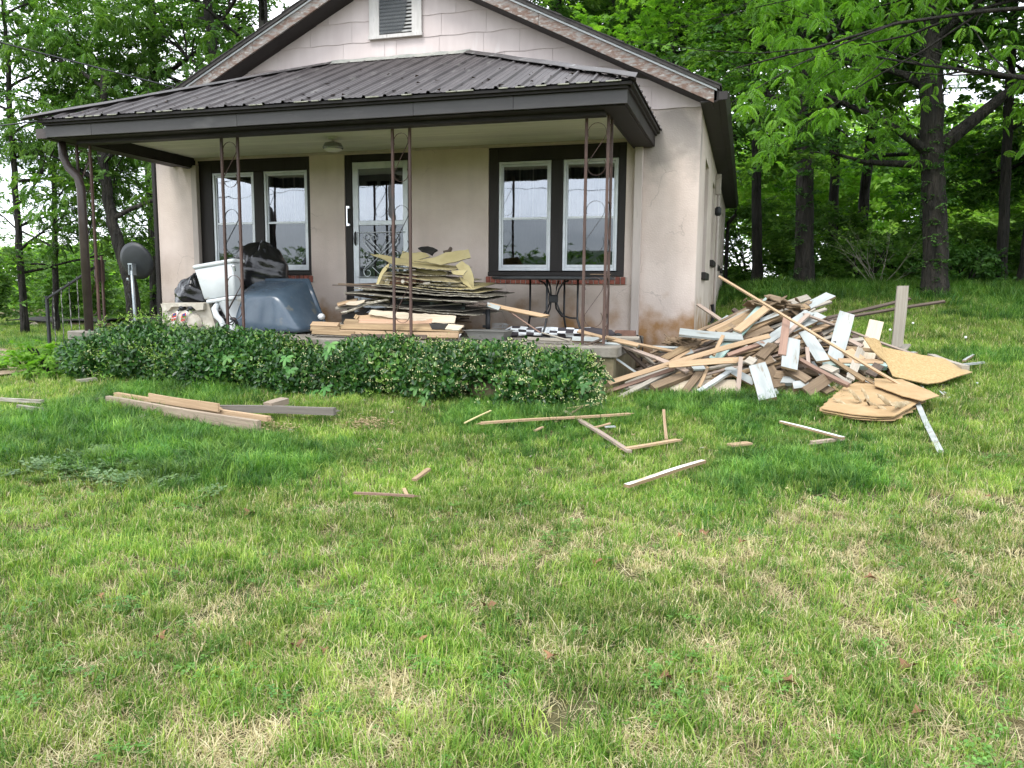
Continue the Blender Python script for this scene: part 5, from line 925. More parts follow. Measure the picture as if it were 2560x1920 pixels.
for j,s_ in enumerate(EXTRA['strips']):
    P=[Vector(p)-Vector((0,0,.045)) for p in s_]; b=MB(); n=16; vs=[]; ax=(P[-1]-P[0]).normalized(); sd=ax.cross(Vector((0,0,1))).normalized(); rr=.016 if j in(0,1,2) else .03
    for i in range(n+1):
        u=i/n; p=P[0]*(1-u)**2+P[1]*2*u*(1-u)+P[2]*u*u
        for k_ in range(8):
            a=-.6+k_*(.75 if j in(0,1,2) else .38); r_=rr*(1-.05*k_)*(1+.1*math.sin(u*9+j)); vs.append(p+sd*math.cos(a)*r_+Vector((0,0,math.sin(a)*r_+.01*math.sin(u*11+k_))))
    b.add(vs,[(i*8+k_,i*8+k_+1,(i+1)*8+k_+1,(i+1)*8+k_) for i in range(n) for k_ in range(7)],0,True)
    o=b.build('paper_strip',FOAMP,origin=P[1]); tag(o,'curled pale backing paper torn up on top of the buff underlay','paper','curled paper strips on the buff underlay')
b=MB(); dp=[Vector(p) for p in EXTRA['drip']]; b.ribbon(dp[:2]+[dp[1]+(dp[2]-dp[1])*.1,dp[2]],.04,.012,(1,.1,.3)); tag(b.build('trim_strip',WPAINT,origin=dp[1]),'bent white trim strip running from the buff sheets onto the lawn','trim strip')
# torn brown fibre lumps on the pile
for (p,s_,lab) in (((5.02,-.72,.42),.2,'torn brown fibre clump on the crest of the lumber pile'),((4.15,-1.2,.02),.14,'torn brown fibre clump below the flat white board')):
    b=MB(); q=random.Random(lab)
    for i in range(26):
        a=q.uniform(0,6.28); c=Vector(p)+Vector((q.gauss(0,s_*.7),q.gauss(0,s_*.3),q.gauss(0,s_*.16))); d1=Vector((math.cos(a),math.sin(a)*.5,q.gauss(0,.3)))*q.uniform(.3,.8)*s_; d2=Vector((-d1.y,d1.x,q.gauss(0,.05)))*.5
        b.prism([c-d1-d2*.4,c+d1-d2,c+d1*.7+d2,c-d1*.6+d2*.8],(0,0,.012))
    tag(b.build('fibre_clump',WD['osb'],origin=p),lab,'fibre clump')
# ------------------------------------------------------------------ things on the porch
# bath tub lying on its side, base towards the lawn
def rrect(c4,z,rad,n=5):
    """rounded loop through a quad given as 4 corners (TL,TR,BR,BL)"""
    P=[Vector(p) for p in c4]; out=[]
    for i in range(4):
        p,a,b_=P[i],P[i-1],P[(i+1)%4]; da=(a-p);db=(b_-p); ra=min(rad,da.length*.45); rb=min(rad,db.length*.45); s=p+da.normalized()*ra; e=p+db.normalized()*rb
        for k in range(n+1): u=k/n; out.append(s*(1-u)**2+p*2*u*(1-u)+e*u*u)
    return out
tub=empty('bathtub',(-.75,-1.2,0),'grey blue bathtub tipped on its side on the porch with its base outward','bathtub')
BK=[(-1.30,-.90,.655),(-.49,-.93,.655),(-.13,-1.10,.02),(-1.36,-.95,.02)]; FR=[(-1.16,-1.50,.455),(-.55,-1.52,.47),(-.20,-1.58,.015),(-1.16,-1.56,.005)]
def lerpq(u,g=0): 
    Q=[Vector(a).lerp(Vector(b_),u) for a,b_ in zip(BK,FR)]; c=sum(Q,Vector())/4; return [c+(q-c)*(1-g) for q in Q]
part('tub_shell',tub,TUB,lambda b:b.loft([rrect(lerpq(.0,.06),0,.05),rrect(lerpq(.3,.03),0,.09),rrect(lerpq(.6,.0),0,.11),rrect(lerpq(.85,.0),0,.12),rrect(lerpq(.95,.03),0,.12),rrect(lerpq(1.0,.09),0,.12),rrect(lerpq(1.02,.25),0,.12),rrect(lerpq(1.02,.6),0,.12)],0,False,True))
part('tub_rim',tub,TUB,lambda b:b.loft([rrect([v+Vector((0,-.02,0)) for v in lerpq(0,-.01)],0,.02),rrect([v+Vector((0,.012,0)) for v in lerpq(0,-.015)],0,.02),rrect([v+Vector((0,.03,0)) for v in lerpq(0,.0)],0,.02)],0,True,True))
part('drain_hole',tub,DARK,lambda b:(b.tube([(-.60,-1.45,.40),(-.60,-1.475,.405)],.022,12),b.tube([(-.56,-1.52,.325),(-.56,-1.535,.327)],.016,10)))
part('drain_fitting',tub,BLACKI,lambda b:b.tube([(-1.13,-1.62,.17),(-1.07,-1.64,.17),(-1.06,-1.62,.13),(-1.06,-1.6,.06)],.022,8))
# toilet
toi=empty('toilet',(-1.25,-1.45,0),'white toilet leaning on the porch with its cistern tilted towards the post','toilet')
def tk(x,y,z): # tilt frame: bottom left of tank at (-1.512,-1.6,.392)
    a=R(8.2); return Vector((-1.512+x*math.cos(a)-z*math.sin(a),-1.62+y,.392+x*math.sin(a)+z*math.cos(a)))
def tankloop(z,ins,wx0,wx1,dep,rad=.03):
    return rrect([tk(wx0,0+ins,z),tk(wx1,0+ins,z),tk(wx1,dep-ins,z),tk(wx0,dep-ins,z)],0,rad)
part('cistern',toi,PORC,lambda b:b.loft([tankloop(0,.01,.01,.44,.19),tankloop(.012,0,0,.452,.19),tankloop(.2,0,-.035,.468,.2),tankloop(.36,0,-.065,.487,.21),tankloop(.375,.004,-.062,.484,.21)],0,True,True))
part('cistern_lid',toi,PORC,lambda b:b.loft([tankloop(.378,-.004,-.075,.497,.22,.04),tankloop(.385,-.014,-.085,.507,.225,.04),tankloop(.415,-.014,-.085,.507,.225,.04),tankloop(.425,-.004,-.07,.49,.215,.04)],0,True,True))
part('flush_lever',toi,CHROME,lambda b:(b.tube([tk(.47,-.012,.34),tk(.52,-.012,.33)],.010,8),b.box(-1.06,-1.045,-1.64,-1.62,.735,.775)))
def ell(cx,cy,cz,rx,ry,n=20,t=0): return [Vector((cx+rx*math.cos(2*math.pi*k/n),cy+ry*math.sin(2*math.pi*k/n),cz+t*rx*math.cos(2*math.pi*k/n))) for k in range(n)]
part('bowl',toi,PORC,lambda b:b.loft([ell(-1.22,-1.36,.40,.17,.24,t=.14),ell(-1.22,-1.36,.425,.19,.26,t=.14),ell(-1.22,-1.37,.40,.205,.27,t=.14),ell(-1.22,-1.38,.36,.20,.25,t=.14),ell(-1.21,-1.40,.28,.16,.20,t=.1),ell(-1.20,-1.43,.20,.11,.15),ell(-1.19,-1.45,.12,.095,.13),ell(-1.18,-1.47,.05,.11,.17),ell(-1.18,-1.47,.0,.125,.19)],0,True,True))
part('trapway',toi,PORC,lambda b:b.tube([(-1.33,-1.58,.36),(-1.36,-1.62,.28),(-1.33,-1.63,.20),(-1.27,-1.63,.15),(-1.23,-1.63,.07),(-1.23,-1.62,.01)],[.034,.038,.038,.034,.034,.04],12))
part('bolt_bracket',toi,PORC,lambda b:(b.bbox(Vector((-1.27,-1.60,.395)),(.40,.08,.045),.012,rot=Matrix.Rotation(R(-8.2),3,'Y'))))
part('supply_hose',toi,BLACKI,lambda b:b.tube([(-1.58,-1.6,.72),(-1.64,-1.62,.70),(-1.66,-1.62,.62),(-1.65,-1.6,.55)],.009,6))
part('supply_hose',toi,BLACKI,lambda b:b.tube([(-1.02,-1.66,.45),(-1.13,-1.68,.27),(-1.17,-1.68,.12),(-1.06,-1.70,.10),(-1.0,-1.7,.17),(-1.22,-1.72,.06),(-1.42,-1.73,.02)],.009,6))
# rubbish bags
def bag(name,c,rx,ry,rz,label,seed,neck=True):
    b=MB(); q=random.Random(seed); n,m=64,40; vs=[]; off=[q.uniform(0,6) for _ in range(8)]
    for i in range(m+1):
        th=math.pi*i/m
        for j in range(n):
            ph=2*math.pi*j/n; x,y,z=math.sin(th)*math.cos(ph),math.sin(th)*math.sin(ph),math.cos(th)
            w=1+.07*math.sin(3*ph+off[0]+2*z)+.05*math.sin(5*ph+off[1]-3*z)+.035*abs(math.sin(9*ph+off[2]+4*z))*(.4+abs(z))+.03*math.sin(7*z*2+off[3]+3*ph)+.02*abs(math.sin(14*z+off[4]+5*ph))
            g=1.0 if z>-.55 else 1.04
            vs.append(Vector((c[0]+rx*w*x*g,c[1]+ry*w*y*g,max(c[2]+rz*w*z,.003+.002*math.sin(j)))))
    b.add(vs,[(i*n+j,i*n+(j+1)%n,(i+1)*n+(j+1)%n,(i+1)*n+j) for i in range(m) for j in range(n)],0,True)
    if neck: b.loft([[Vector((c[0]+neck*rx+r_*math.cos(k*.7854)*(1+.3*(k%2)),c[1]+r_*math.sin(k*.7854),c[2]+rz*.9+h)) for k in range(8)] for r_,h in((.10*rx/.3,0),(.04,.05),(.025,.075),(.05,.10),(.07,.13))],0)
    tag(b.build(name,BLK,origin=(c[0],c[1],0)),label,'rubbish bag')
bag('rubbish_bag',(-1.30,-.72,.70),.345,.30,.385,'large round black rubbish bag behind the bathtub under the window',3,0)
bag('rubbish_bag',(-1.35,-.70,.18),.40,.28,.22,'squashed black rubbish bag on the floor beneath the large round bag',9,0)
bag('rubbish_bag',(-2.06,-1.05,.40),.27,.22,.27,'smaller black rubbish bag between the wash basin and the wall',5,0)
bag('rubbish_bag',(-1.52,-1.18,.14),.24,.14,.19,'low black rubbish bag behind the toilet foot',8,0)
# wash basin turned up to show its underside
sk=empty('wash_basin',(-1.83,-1.5,0),'cream wash basin on edge with its underside and tap hoses facing out','wash basin')
def f(b):
    Y0=-1.56
    b.loft([rrect([(-2.17,Y0,.345),(-1.49,Y0,.36),(-1.40,Y0+.02,.0),(-2.20,Y0+.02,.0)],0,.02),rrect([(-2.165,Y0+.07,.345),(-1.495,Y0+.07,.36),(-1.405,Y0+.09,.0),(-2.195,Y0+.09,.0)],0,.02)],0,True,True,False)
    b.prism([(-2.15,Y0-.001,.335),(-1.52,Y0-.001,.35),(-1.535,Y0-.001,.27),(-1.63,Y0-.001,.262),(-1.69,Y0-.001,.31),(-1.99,Y0-.001,.30),(-2.04,Y0-.001,.25),(-2.12,Y0-.001,.25)],(0,-.05,0))
    b.loft([ell2(-1.84,Y0-.001,.10,.25,.17),ell2(-1.84,Y0-.06,.10,.22,.15),ell2(-1.84,Y0-.10,.10,.15,.11),ell2(-1.84,Y0-.11,.10,.05,.04)],0,False,True)
def ell2(cx,cy,cz,rx,rz,n=20): return [Vector((cx+rx*math.cos(2*math.pi*k/n),cy,cz+rz*math.sin(2*math.pi*k/n))) for k in range(n)]
part('basin_shell',sk,CREAM,f)
for x,dx in((-1.845,-.07),(-1.71,-.06)):
    part('tap_shank',sk,BLACKI,lambda b:(b.tube([(x,-1.555,.285),(x,-1.63,.283)],.028,8),b.tube([(x,-1.63,.283),(x-.01,-1.66,.25)],.012,8)))
    hz=part('tap_hose',sk,WHT,lambda b:b.tube([(x-.01,-1.66,.25),(x+dx*.5,-1.68,.15),(x+dx*.9,-1.69,.06),(x+dx,-1.70,-.05)],.011,7))
    part('hose_tag',hz,REDT,lambda b:b.prism([(x-.045+dx*.3,-1.695,.215),(x+.02+dx*.3,-1.695,.235),(x+.005+dx*.4,-1.695,.145),(x-.06+dx*.4,-1.695,.125)],(0,.002,0)))
    part('hose_tag_stripe',hz,WHT,lambda b:b.prism([(x-.04+dx*.4,-1.698,.165),(x+.015+dx*.35,-1.698,.182),(x+.012+dx*.37,-1.698,.172),(x-.045+dx*.42,-1.698,.152)],(0,.002,0)))
    part('hose_tag_corner',hz,BLUET,lambda b:b.prism([(x-.03+dx*.3,-1.698,.215),(x+.005+dx*.3,-1.698,.228),(x+.001+dx*.32,-1.698,.20),(x-.035+dx*.32,-1.698,.19)],(0,.002,0)))
# patio table
tb=empty('patio_table',(2.62,-.75,0),'round black metal patio table under the right window','table')
part('table_top',tb,BLACKI,lambda b:b.loft([ell(2.60,-.75,z,r_,r_*.72,36) for r_,z in((.70,.665),(.72,.67),(.72,.69),(.71,.697))],0,True,True,False))
# four legs whose feet sweep out
LEG=[((2.30,-.62),(-.075,.10)),((2.62,-1.08),(-.03,-.12)),((2.67,-.42),(.03,.10)),((2.93,-.88),(.13,-.15))]
for (x,y),(fx,fy) in LEG:
    part('leg',tb,BLACKI,lambda b:b.tube([(x,y,.665),(x,y,.3),(x,y,.22),(x+fx*.35,y+fy*.35,.12),(x+fx,y+fy,.012)],.0125,8))
cx_,cy_=2.615,-.75
def arcs(b,lx,ly):
    # quarter rings from the rim to the clamp and from the clamp to the leg
    P=lambda u,z:(cx_+(lx-cx_)*u,cy_+(ly-cy_)*u,z)
    b.tube([P(.62,.655),P(.40,.63),P(.24,.56),P(.16,.49),P(.15,.44),P(.16,.39),P(.27,.31),P(.45,.25),P(.7,.23),P(1,.23)],.010,7)
part('brace',tb,BLACKI,lambda b:(arcs(b,*LEG[0][0]),arcs(b,*LEG[3][0])))
part('brace',tb,BLACKI,lambda b:(b.tube([(2.56,-.80,.655),(2.585,-.78,.58),(2.597,-.765,.44),(2.59,-.80,.33),(2.60,-1.0,.23),(2.62,-1.07,.225)],.010,7),b.tube([(2.67,-.70,.655),(2.645,-.72,.58),(2.633,-.735,.44),(2.64,-.70,.33),(2.66,-.5,.235),(2.67,-.43,.23)],.010,7)))
part('clamp',tb,BLACKI,lambda b:b.box(2.565,2.665,-.79,-.71,.40,.49,bev=.01))
# closed parasol on the floor
um=empty('parasol',(2.7,-.98,0),'closed black and white chequered parasol lying on the porch floor','parasol')
def f(b,which):
    n,m=24,60; vs=[]; 
    for i in range(m+1):
        u=i/m; x=2.10+u*1.10; r_=.062*(min(1,u*9+.25))*(1-.18*math.sin(u*3.1*2)**2)*(1 if u<.96 else .6)
        for j in range(n):
            a=2*math.pi*j/n; rr=r_*(1+.16*math.sin(a*5+u*7)+.08*math.sin(a*9-u*21)); vs.append((x,-.98+rr*math.cos(a)*1.35,max(.066+rr*math.sin(a),.003)))
    fs=[];
    for i in range(m):
        for j in range(n):
            w=((i//5)+(j//4)+(1 if (i//10)%2 and j%8<2 else 0))%2
            if w==which: fs.append((i*n+j,i*n+(j+1)%n,(i+1)*n+(j+1)%n,(i+1)*n+j))
    b.add(vs,fs,0,True)
part('parasol_cloth',um,CLOTHB,lambda b:f(b,0)); part('parasol_cloth',um,CLOTHW,lambda b:f(b,1))
part('parasol_sleeve',um,CLOTHB,lambda b:(b.loft([[Vector((x,-.98+r_*1.3*math.cos(k*.52)*(1+.12*(k%2)),max(.062+r_*math.sin(k*.52),.003))) for k in range(12)] for x,r_ in((3.02,.066),(3.12,.074),(3.22,.062),(3.34,.052),(3.38,.02))],0)))
part('parasol_knob',um,BLACKI,lambda b:b.tube([(3.38,-.98,.06),(3.40,-.98,.06),(3.43,-.98,.06),(3.46,-.98,.058)],[.012,.018,.018,.006],8))
# baking pan, tube, rack, cloth
def f(b):
    b.prism([(1.84,-1.62,.098),(2.30,-1.62,.098),(2.26,-1.60,.012),(1.89,-1.60,.012)],(0,.003,0)); b.prism([(1.84,-1.32,.098),(2.30,-1.32,.098),(2.26,-1.34,.012),(1.89,-1.34,.012)],(0,.003,0)); b.box(1.885,2.265,-1.60,-1.34,.006,.011)
    b.prism([(1.84,-1.62,.098),(1.89,-1.60,.012),(1.89,-1.34,.012),(1.84,-1.32,.098)],(.003,0,0)); b.prism([(2.30,-1.62,.098),(2.26,-1.60,.012),(2.26,-1.34,.012),(2.30,-1.32,.098)],(-.003,0,0)); b.box(1.82,2.32,-1.635,-1.305,.0985,.1035)
b=MB(); f(b); tag(b.build('baking_pan',GREYPL,origin=(2.07,-1.5,0)),'grey rectangular metal pan on the porch beside the plank heap','pan')
b=MB(); b.tube([(1.965,-1.2,.02),(1.965,-1.2,.325)],.028,14); b.tube([(1.94,-1.2,.28),(1.905,-1.21,.28)],.014,8); b.tube([(1.94,-1.2,.13),(1.905,-1.21,.13)],.014,8); tag(b.build('black_bracket',BLACKI,origin=(1.965,-1.2,0)),'black upright tube with two knobs standing by the porch wall','bracket')
b=MB()
for k in range(5): b.tube([(2.0,-1.15+k*.0,.10+k*.016),(2.17,-1.13,.102+k*.016)],.002,4)
for k in range(4): b.tube([(2.14+k*.02,-1.2,.02),(2.14+k*.02,-1.2,.15),(2.16+k*.02,-1.18,.16)],.002,4)
tag(b.build('wire_rack',GALV,origin=(2.07,-1.2,0)),'small wire rack on the floor beside the black upright tube','wire rack')
b=MB(); q=random.Random(4)
b.add([(1.66+i*.03+q.uniform(-.01,.01),-1.78+j*.04,.04+.035*math.sin(i*1.7+j*2.1)) for i in range(6) for j in range(4)],[(i*4+j,(i+1)*4+j,(i+1)*4+j+1,i*4+j+1) for i in range(5) for j in range(3)],0,True); tag(b.build('plastic_wrap',WHT,origin=(1.74,-1.72,0)),'crumpled white plastic wrap at the right end of the planks','plastic wrap')
b=MB(); b.loft([ell(-.16,-1.2,.20+.04*math.cos(t),.045*math.sin(t)+.001,.045*math.sin(t)+.001,12) for t in [math.pi*k/6 for k in range(7)]],0); tag(b.build('float_ball',WHT,origin=(-.16,-1.2,.2)),'white plastic ball resting on the left rubble of the porch','ball')
b=MB(); b.tube([(3.56,-.5,.03),(3.60,-.48,.02),(3.63,-.46,-.1),(3.61,-.45,-.35),(3.60,-.42,-.5)],.008,6); tag(b.build('cable',BLACKI,origin=(3.6,-.45,0)),'black cable hanging over the right end of the porch','cable')
# satellite dish
DC=Vector((-3.583,-.42,.893))
ds=empty('satellite_dish',(-3.545,-.52,-.52),'round dark grey satellite dish seen from behind on a pole left of the house','satellite dish')
def f(b):
    ax=Vector((-.1,1,.25)).normalized(); u=Vector((1,.1,0)).normalized(); v=u.cross(ax).normalized()*-1; loops=[]
    for r_,d in((.262,.045),(.267,.035),(.21,.015),(.13,.0),(.05,-.008)): loops.append([DC+ax*d+u*(r_*.97*math.cos(t*math.pi/20))+v*(r_*math.sin(t*math.pi/20)) for t in range(40)])
    b.loft(loops,0,False,True)
    b.loft([[DC+ax*(.05)+u*(r_*.97*math.cos(t*math.pi/20))+v*(r_*math.sin(t*math.pi/20)) for t in range(40)] for r_ in(.262,.1)],0,False,True)
part('dish',ds,DISH,f)
part('dish_bracket',ds,GALV,lambda b:(b.box(DC.x-.035,DC.x-.022,-.52,-.44,.70,.86,bev=.003),b.box(DC.x+.022,DC.x+.035,-.52,-.44,.70,.86,bev=.003),b.box(DC.x-.035,DC.x+.035,-.525,-.515,.845,.865),b.tube([(DC.x-.04,-.53,.66),(DC.x-.04,-.53,.62)],.015,6)))
part('dish_pole',ds,GALV,lambda b:b.tube([(DC.x,-.49,.76),(DC.x+.045,-.52,.1),(DC.x+.06,-.53,-.55)],.021,12))
part('dish_cable',ds,BLACKI,lambda b:b.tube([(DC.x-.02,-.47,.68),(DC.x-.11,-.5,.5),(DC.x-.10,-.52,.42),(DC.x-.02,-.55,.44),(DC.x+.02,-.55,.3)],.005,5))
# ------------------------------------------------------------------ yard
# low roofed bunker far left
sh=empty('low_shed',(-15,9.6,-1),'low brown shed wall with a sagging black roof at the left wood edge','shed')
part('shed_wall',sh,pm('brown_render',(.10,.06,.045),(.19,.12,.09),ns=3,rough=.95,bump=.4),lambda b:b.prism([(-16.9,9.06,-1.4),(-10.5,10.9,-1.4),(-10.5,10.9,-.62),(-16.9,9.06,-.62)],(-.2,.6,0)))
part('shed_roof',sh,DBACK,lambda b:[b.add([(-17.1+i*.35,8.95+i*.101+j*1.2,-.58+.03*math.sin(i*1.3+j)+.10*(1 if 8<i<12 else 0)*(1-j)+.05*j+k*.03) for k in(0,1) for i in range(20) for j in(0,1)],[(i*2,(i+1)*2,(i+1)*2+1,i*2+1) for i in range(19)]+[(40+i*2,40+i*2+1,40+(i+1)*2+1,40+(i+1)*2) for i in range(19)]+[(i*2,40+i*2,40+(i+1)*2,(i+1)*2) for i in range(19)])])
part('shed_disc',sh,WD['ply'],lambda b:b.tube([(-16.2,9.2,-.78),(-16.2,9.12,-.78)],.17,18))
# neighbour's house glimpsed through the trees
nb_=empty('neighbour_house',(-17,26,-1.5),'small pale neighbouring house glimpsed low through the left trees','house')
part('wall',nb_,pm('pale_siding',(.6,.6,.58),(.7,.7,.68),bump=0),lambda b:b.box(-19.5,-14.5,25,29,-2.5,.9)); part('roof',nb_,pm('pale_roof',(.35,.30,.24),(.45,.4,.33),bump=0),lambda b:b.prism([(-19.9,24.6,.9),(-14.1,24.6,.9),(-14.1,27,2.1),(-19.9,27,2.1)],(0,.1,.06)))
for k in range(3): part('window',nb_,DARK,lambda b:b.box(-19+k*1.6,-18.2+k*1.6,24.95,24.99,-.9,.2))
# utility wires
for p in (((-15.8,-9.2,6.95),(-4.60,1.73,3.86),(-3.0,3.2,3.28)),((-12.7,1.0,3.75),(-6.64,1.05,3.29),(-3.12,-2.3,2.43))):
    a,m_,c=map(Vector,p); b=MB(); b.tube([a.lerp(m_,i/8)-Vector((0,0,.25*math.sin(math.pi*i/8))) for i in range(9)]+[m_.lerp(c,i/4) for i in(1,2,3,4)],.012,5); tag(b.build('utility_wire',BLACKI,origin=m_),{0:'upper black service wire sloping down to the main roof',1:'lower black service wire meeting the porch roof corner'}[0 if p[0][0]<-14 else 1],'wire')
# behind the photographer: poles and wires that the panes mirror
for i,x in enumerate((-14,16)):
    b=MB(); b.tube([(x,-30,-3),(x,-30,8.2)],.14,8); b.box(x-1.1,x+1.1,-30.2,-30.08,7.2,7.35); tag(b.build('utility_pole',WD['graydark'],origin=(x,-30,-3)),['wooden utility pole by the road, the left one','wooden utility pole by the road, the right one'][i],'utility pole')
for j,(dx,z) in enumerate(((-1,7.4),(-.2,7.4),(1,7.4),(0,6.4))):
    b=MB(); b.tube([(-60+150*k/24-15,-30.1+.02*dx,z-.9*math.sin(math.pi*((k*6.25)%30)/30)) for k in range(25)],.02,4); tag(b.build('utility_wire',BLACKI,origin=(0,-30,z)),'black power line strung between the roadside poles','wire','power lines along the road')
# rock, leaves, dandelions
b=MB(); q=random.Random(3); n,m=14,9; b.add([(2.47+.22*math.sin(math.pi*i/m)*math.cos(2*math.pi*j/n)*q.uniform(.88,1.1),-2.62+.18*math.sin(math.pi*i/m)*math.sin(2*math.pi*j/n),-.42+.13*math.cos(math.pi*i/m)*q.uniform(.9,1.1)) for i in range(m+1) for j in range(n)],[(i*n+j,i*n+(j+1)%n,(i+1)*n+(j+1)%n,(i+1)*n+j) for i in range(m) for j in range(n)],0,True)
tag(b.build('rock',FOUND,origin=(2.47,-2.62,-.5)),'dark mossy rock at the foot of the hedge','rock')
DL=pm('dead_leaf_brown',(.13,.065,.03),(.26,.14,.07),ns=6,rough=.9,bump=.2,rand=.25)
for i,p in enumerate(EXTRA['leaves']):
    q=random.Random(i); b=MB(); s_=q.uniform(.016,.032); a=q.uniform(0,6.28); nn=11; pts=[]
    for k in range(nn): r_=s_*(1 if k%2 else .5)*q.uniform(.8,1.15); t=a+2*math.pi*k/nn; pts.append(Vector(p)+Vector((math.cos(t)*r_*1.3,math.sin(t)*r_,.01+.7*r_*math.sin(t*2+i))))
    ce=Vector(p)+Vector((0,0,.006)); b.add(pts+[ce],[(k,(k+1)%nn,nn) for k in range(nn)],0,False); tag(b.build('fallen_leaf',DL,origin=p),'curled brown fallen leaf lying on the lawn','leaf','brown leaves scattered on the lawn')
for i,p in enumerate(EXTRA['dandelion']):
    x,y,z=p; b=MB(); zt=gz(x,y)+.20; t=empty('dandelion',(x,y,gz(x,y)),['dandelion clock tallest on the right slope','dandelion clock left of the tallest on the slope','small dandelion clock further right on the slope'][i],'dandelion')
    part('stalk',t,pm('stalk_green',(.06,.12,.03),(.08,.16,.04)),lambda b:b.tube([(x,y,gz(x,y)),(x,y,zt)],.003,4))
    part('seed_head',t,WHT,lambda b:b.loft([ell(x,y,zt+.016*math.cos(u),.016*math.sin(u)+.0005,.016*math.sin(u)+.0005,10) for u in [math.pi*k/6 for k in range(7)]],0))
for i,(p,lab) in enumerate(zip(EXTRA['sawdust'],['pale sawdust patch left of centre on the lawn','pale sawdust patch right of the other one, below the hedge'])):
    q=np.random.default_rng(i); b=MB()
    for k in range(900):
        x=p[0]+q.normal(0,.13); y=p[1]+q.normal(0,.09); z=gz(x,y)+q.uniform(.01,.06); a=q.uniform(0,6.28); s_=q.uniform(.006,.016); b.add([(x+s_*math.cos(a),y+s_*math.sin(a),z),(x+s_*.5*math.cos(a+2),y+s_*.5*math.sin(a+2),z+.004),(x+s_*math.cos(a+3.6),y+s_*math.sin(a+3.6),z)],[(0,1,2)])
    tag(b.build('sawdust_patch',WD['pine'],origin=p),lab,'sawdust',kind='stuff')

def chips(name,label,cat,pts,sz,mats,seed):
    q=random.Random(seed); b=MB()
    for (x,y,z) in pts:
        a=q.uniform(0,6.28); s1=sz*q.uniform(.5,1.8); s2=sz*q.uniform(.25,.6); u=Vector((math.cos(a),math.sin(a),q.gauss(0,.25)))*s1; v=Vector((-math.sin(a),math.cos(a),q.gauss(0,.25)))*s2; c=Vector((x,y,z)); b.prism([c-u-v*.6,c+u-v,c+u*.8+v,c-u*.7+v*.7],(0,0,sz*.18),q.randrange(len(mats)))
    return tag(b.build(name,mats,origin=pts[0]),label,cat,kind='stuff')
q=random.Random(44); P_=[]
for i in range(420):
    a=q.uniform(0,6.28); r_=q.gauss(1,.16); x=5.0+1.45*r_*math.cos(a); y=-1.15+1.05*r_*math.sin(a)
    if y<-1.0+.3*q.random() and not(x<3.65 and y>-2.2): P_.append((x,y,gz(x,y)+q.uniform(.01,.05)))
chips('wood_chips','small splinters and plaster crumbs strewn round the foot of the lumber pile','wood chips',P_,.022,[WD['pine'],WD['osb'],WPAINT,WD['gray']],1)
P_=[(q.uniform(-1.0,3.4),q.uniform(-2.0,-.2),.006) for i in range(260)]
chips('plaster_crumbs','small plaster crumbs and splinters littering the porch floor','crumbs',P_,.016,[WD['ply'],WD['brown'],CREAM],2)
P_=[(q.gauss(1.9,1.9),q.gauss(-3.9,.45),0) for i in range(120)]; P_=[(x,y,gz(x,y)+.035) for x,y,z in P_]
chips('wood_chips','tiny pale splinters scattered over the lawn before the hedge','wood chips',P_,.014,[WD['pine'],WD['straw'],WD['gray']],3)
# ------------------------------------------------------------------ leaves, grass, trees
GR=leafmat('grass_blade',(.028,.088,.010),(.125,.245,.030),(.38,.46,.115),trans=.34,rough=.5,big=1.3,bigc=(.68,1.3))
GRD=leafmat('lush_grass_blade',(.020,.080,.012),(.068,.18,.028),(.22,.36,.07),trans=.3,rough=.5,big=2.2,bigc=(.6,1.4))
STR=leafmat('dry_grass_blade',(.34,.28,.14),(.50,.43,.24),(.66,.60,.40),trans=.2,rough=.8,big=2,bigc=(.8,1.1))
CLV=leafmat('clover_leaf',(.07,.18,.035),(.11,.25,.045),(.17,.33,.07),trans=.3)
WEED=leafmat('grey_green_weed',(.09,.17,.07),(.13,.22,.09),(.19,.29,.12),trans=.2)
def tuft(name,n,h,hv,w,lean,spread,mat,seed,flat=0,dryf=0):
    q=random.Random(seed); vs=[];fs=[];at=[];mi=[]
    for i in range(n):
        a=q.uniform(0,6.283); r_=spread*math.sqrt(q.random()); x,y=r_*math.cos(a),r_*math.sin(a); L_=h*q.uniform(1-hv,1+hv); ww=w*q.uniform(.7,1.2); az=q.uniform(0,6.283); ln=lean*q.uniform(.2,1.3); fx,fy=math.cos(az),math.sin(az); sx,sy=-fy*ww/2,fx*ww/2; o=len(vs)
        if flat: P=[(0,.004),(L_*.5,q.uniform(.006,.03)),(L_,q.uniform(.004,.04))]
        else: P=[(0,0),(L_*.28*ln,L_*.5),(L_*.75*ln,L_*(.92-.25*ln))]
        vs+=[(x-sx,y-sy,P[0][1]),(x+sx,y+sy,P[0][1]),(x+fx*P[1][0]-sx*.85,y+fy*P[1][0]-sy*.85,P[1][1]),(x+fx*P[1][0]+sx*.85,y+fy*P[1][0]+sy*.85,P[1][1]),(x+fx*P[2][0],y+fy*P[2][0],P[2][1])]
        fs+=[(o,o+1,o+3,o+2),(o+2,o+3,o+4)]; t=q.random(); at+=[t,t*.8+.2]; mi+=[1,1] if q.random()<dryf else [0,0]
    return srcmesh(name,vs,fs,[mat,STR] if dryf else [mat],at,mi)
g_short=[tuft('turf_a',42,.060,.45,.0036,.9,.06,GR,1,0,.16),tuft('turf_b',42,.050,.45,.0036,1.2,.065,GR,2,0,.26),tuft('turf_c',38,.072,.5,.0038,.8,.055,GR,3,0,.05)]
g_lush=[tuft('lush_a',44,.10,.4,.0042,1.0,.06,GRD,4),tuft('lush_b',44,.125,.4,.0045,1.0,.06,GRD,5)]
g_dry=[tuft('dry_a',30,.055,.5,.0026,0,.07,STR,6,1),tuft('dry_b',30,.08,.5,.0024,0,.07,STR,7,1),tuft('dry_c',18,.04,.4,.0026,1.3,.05,STR,8)]
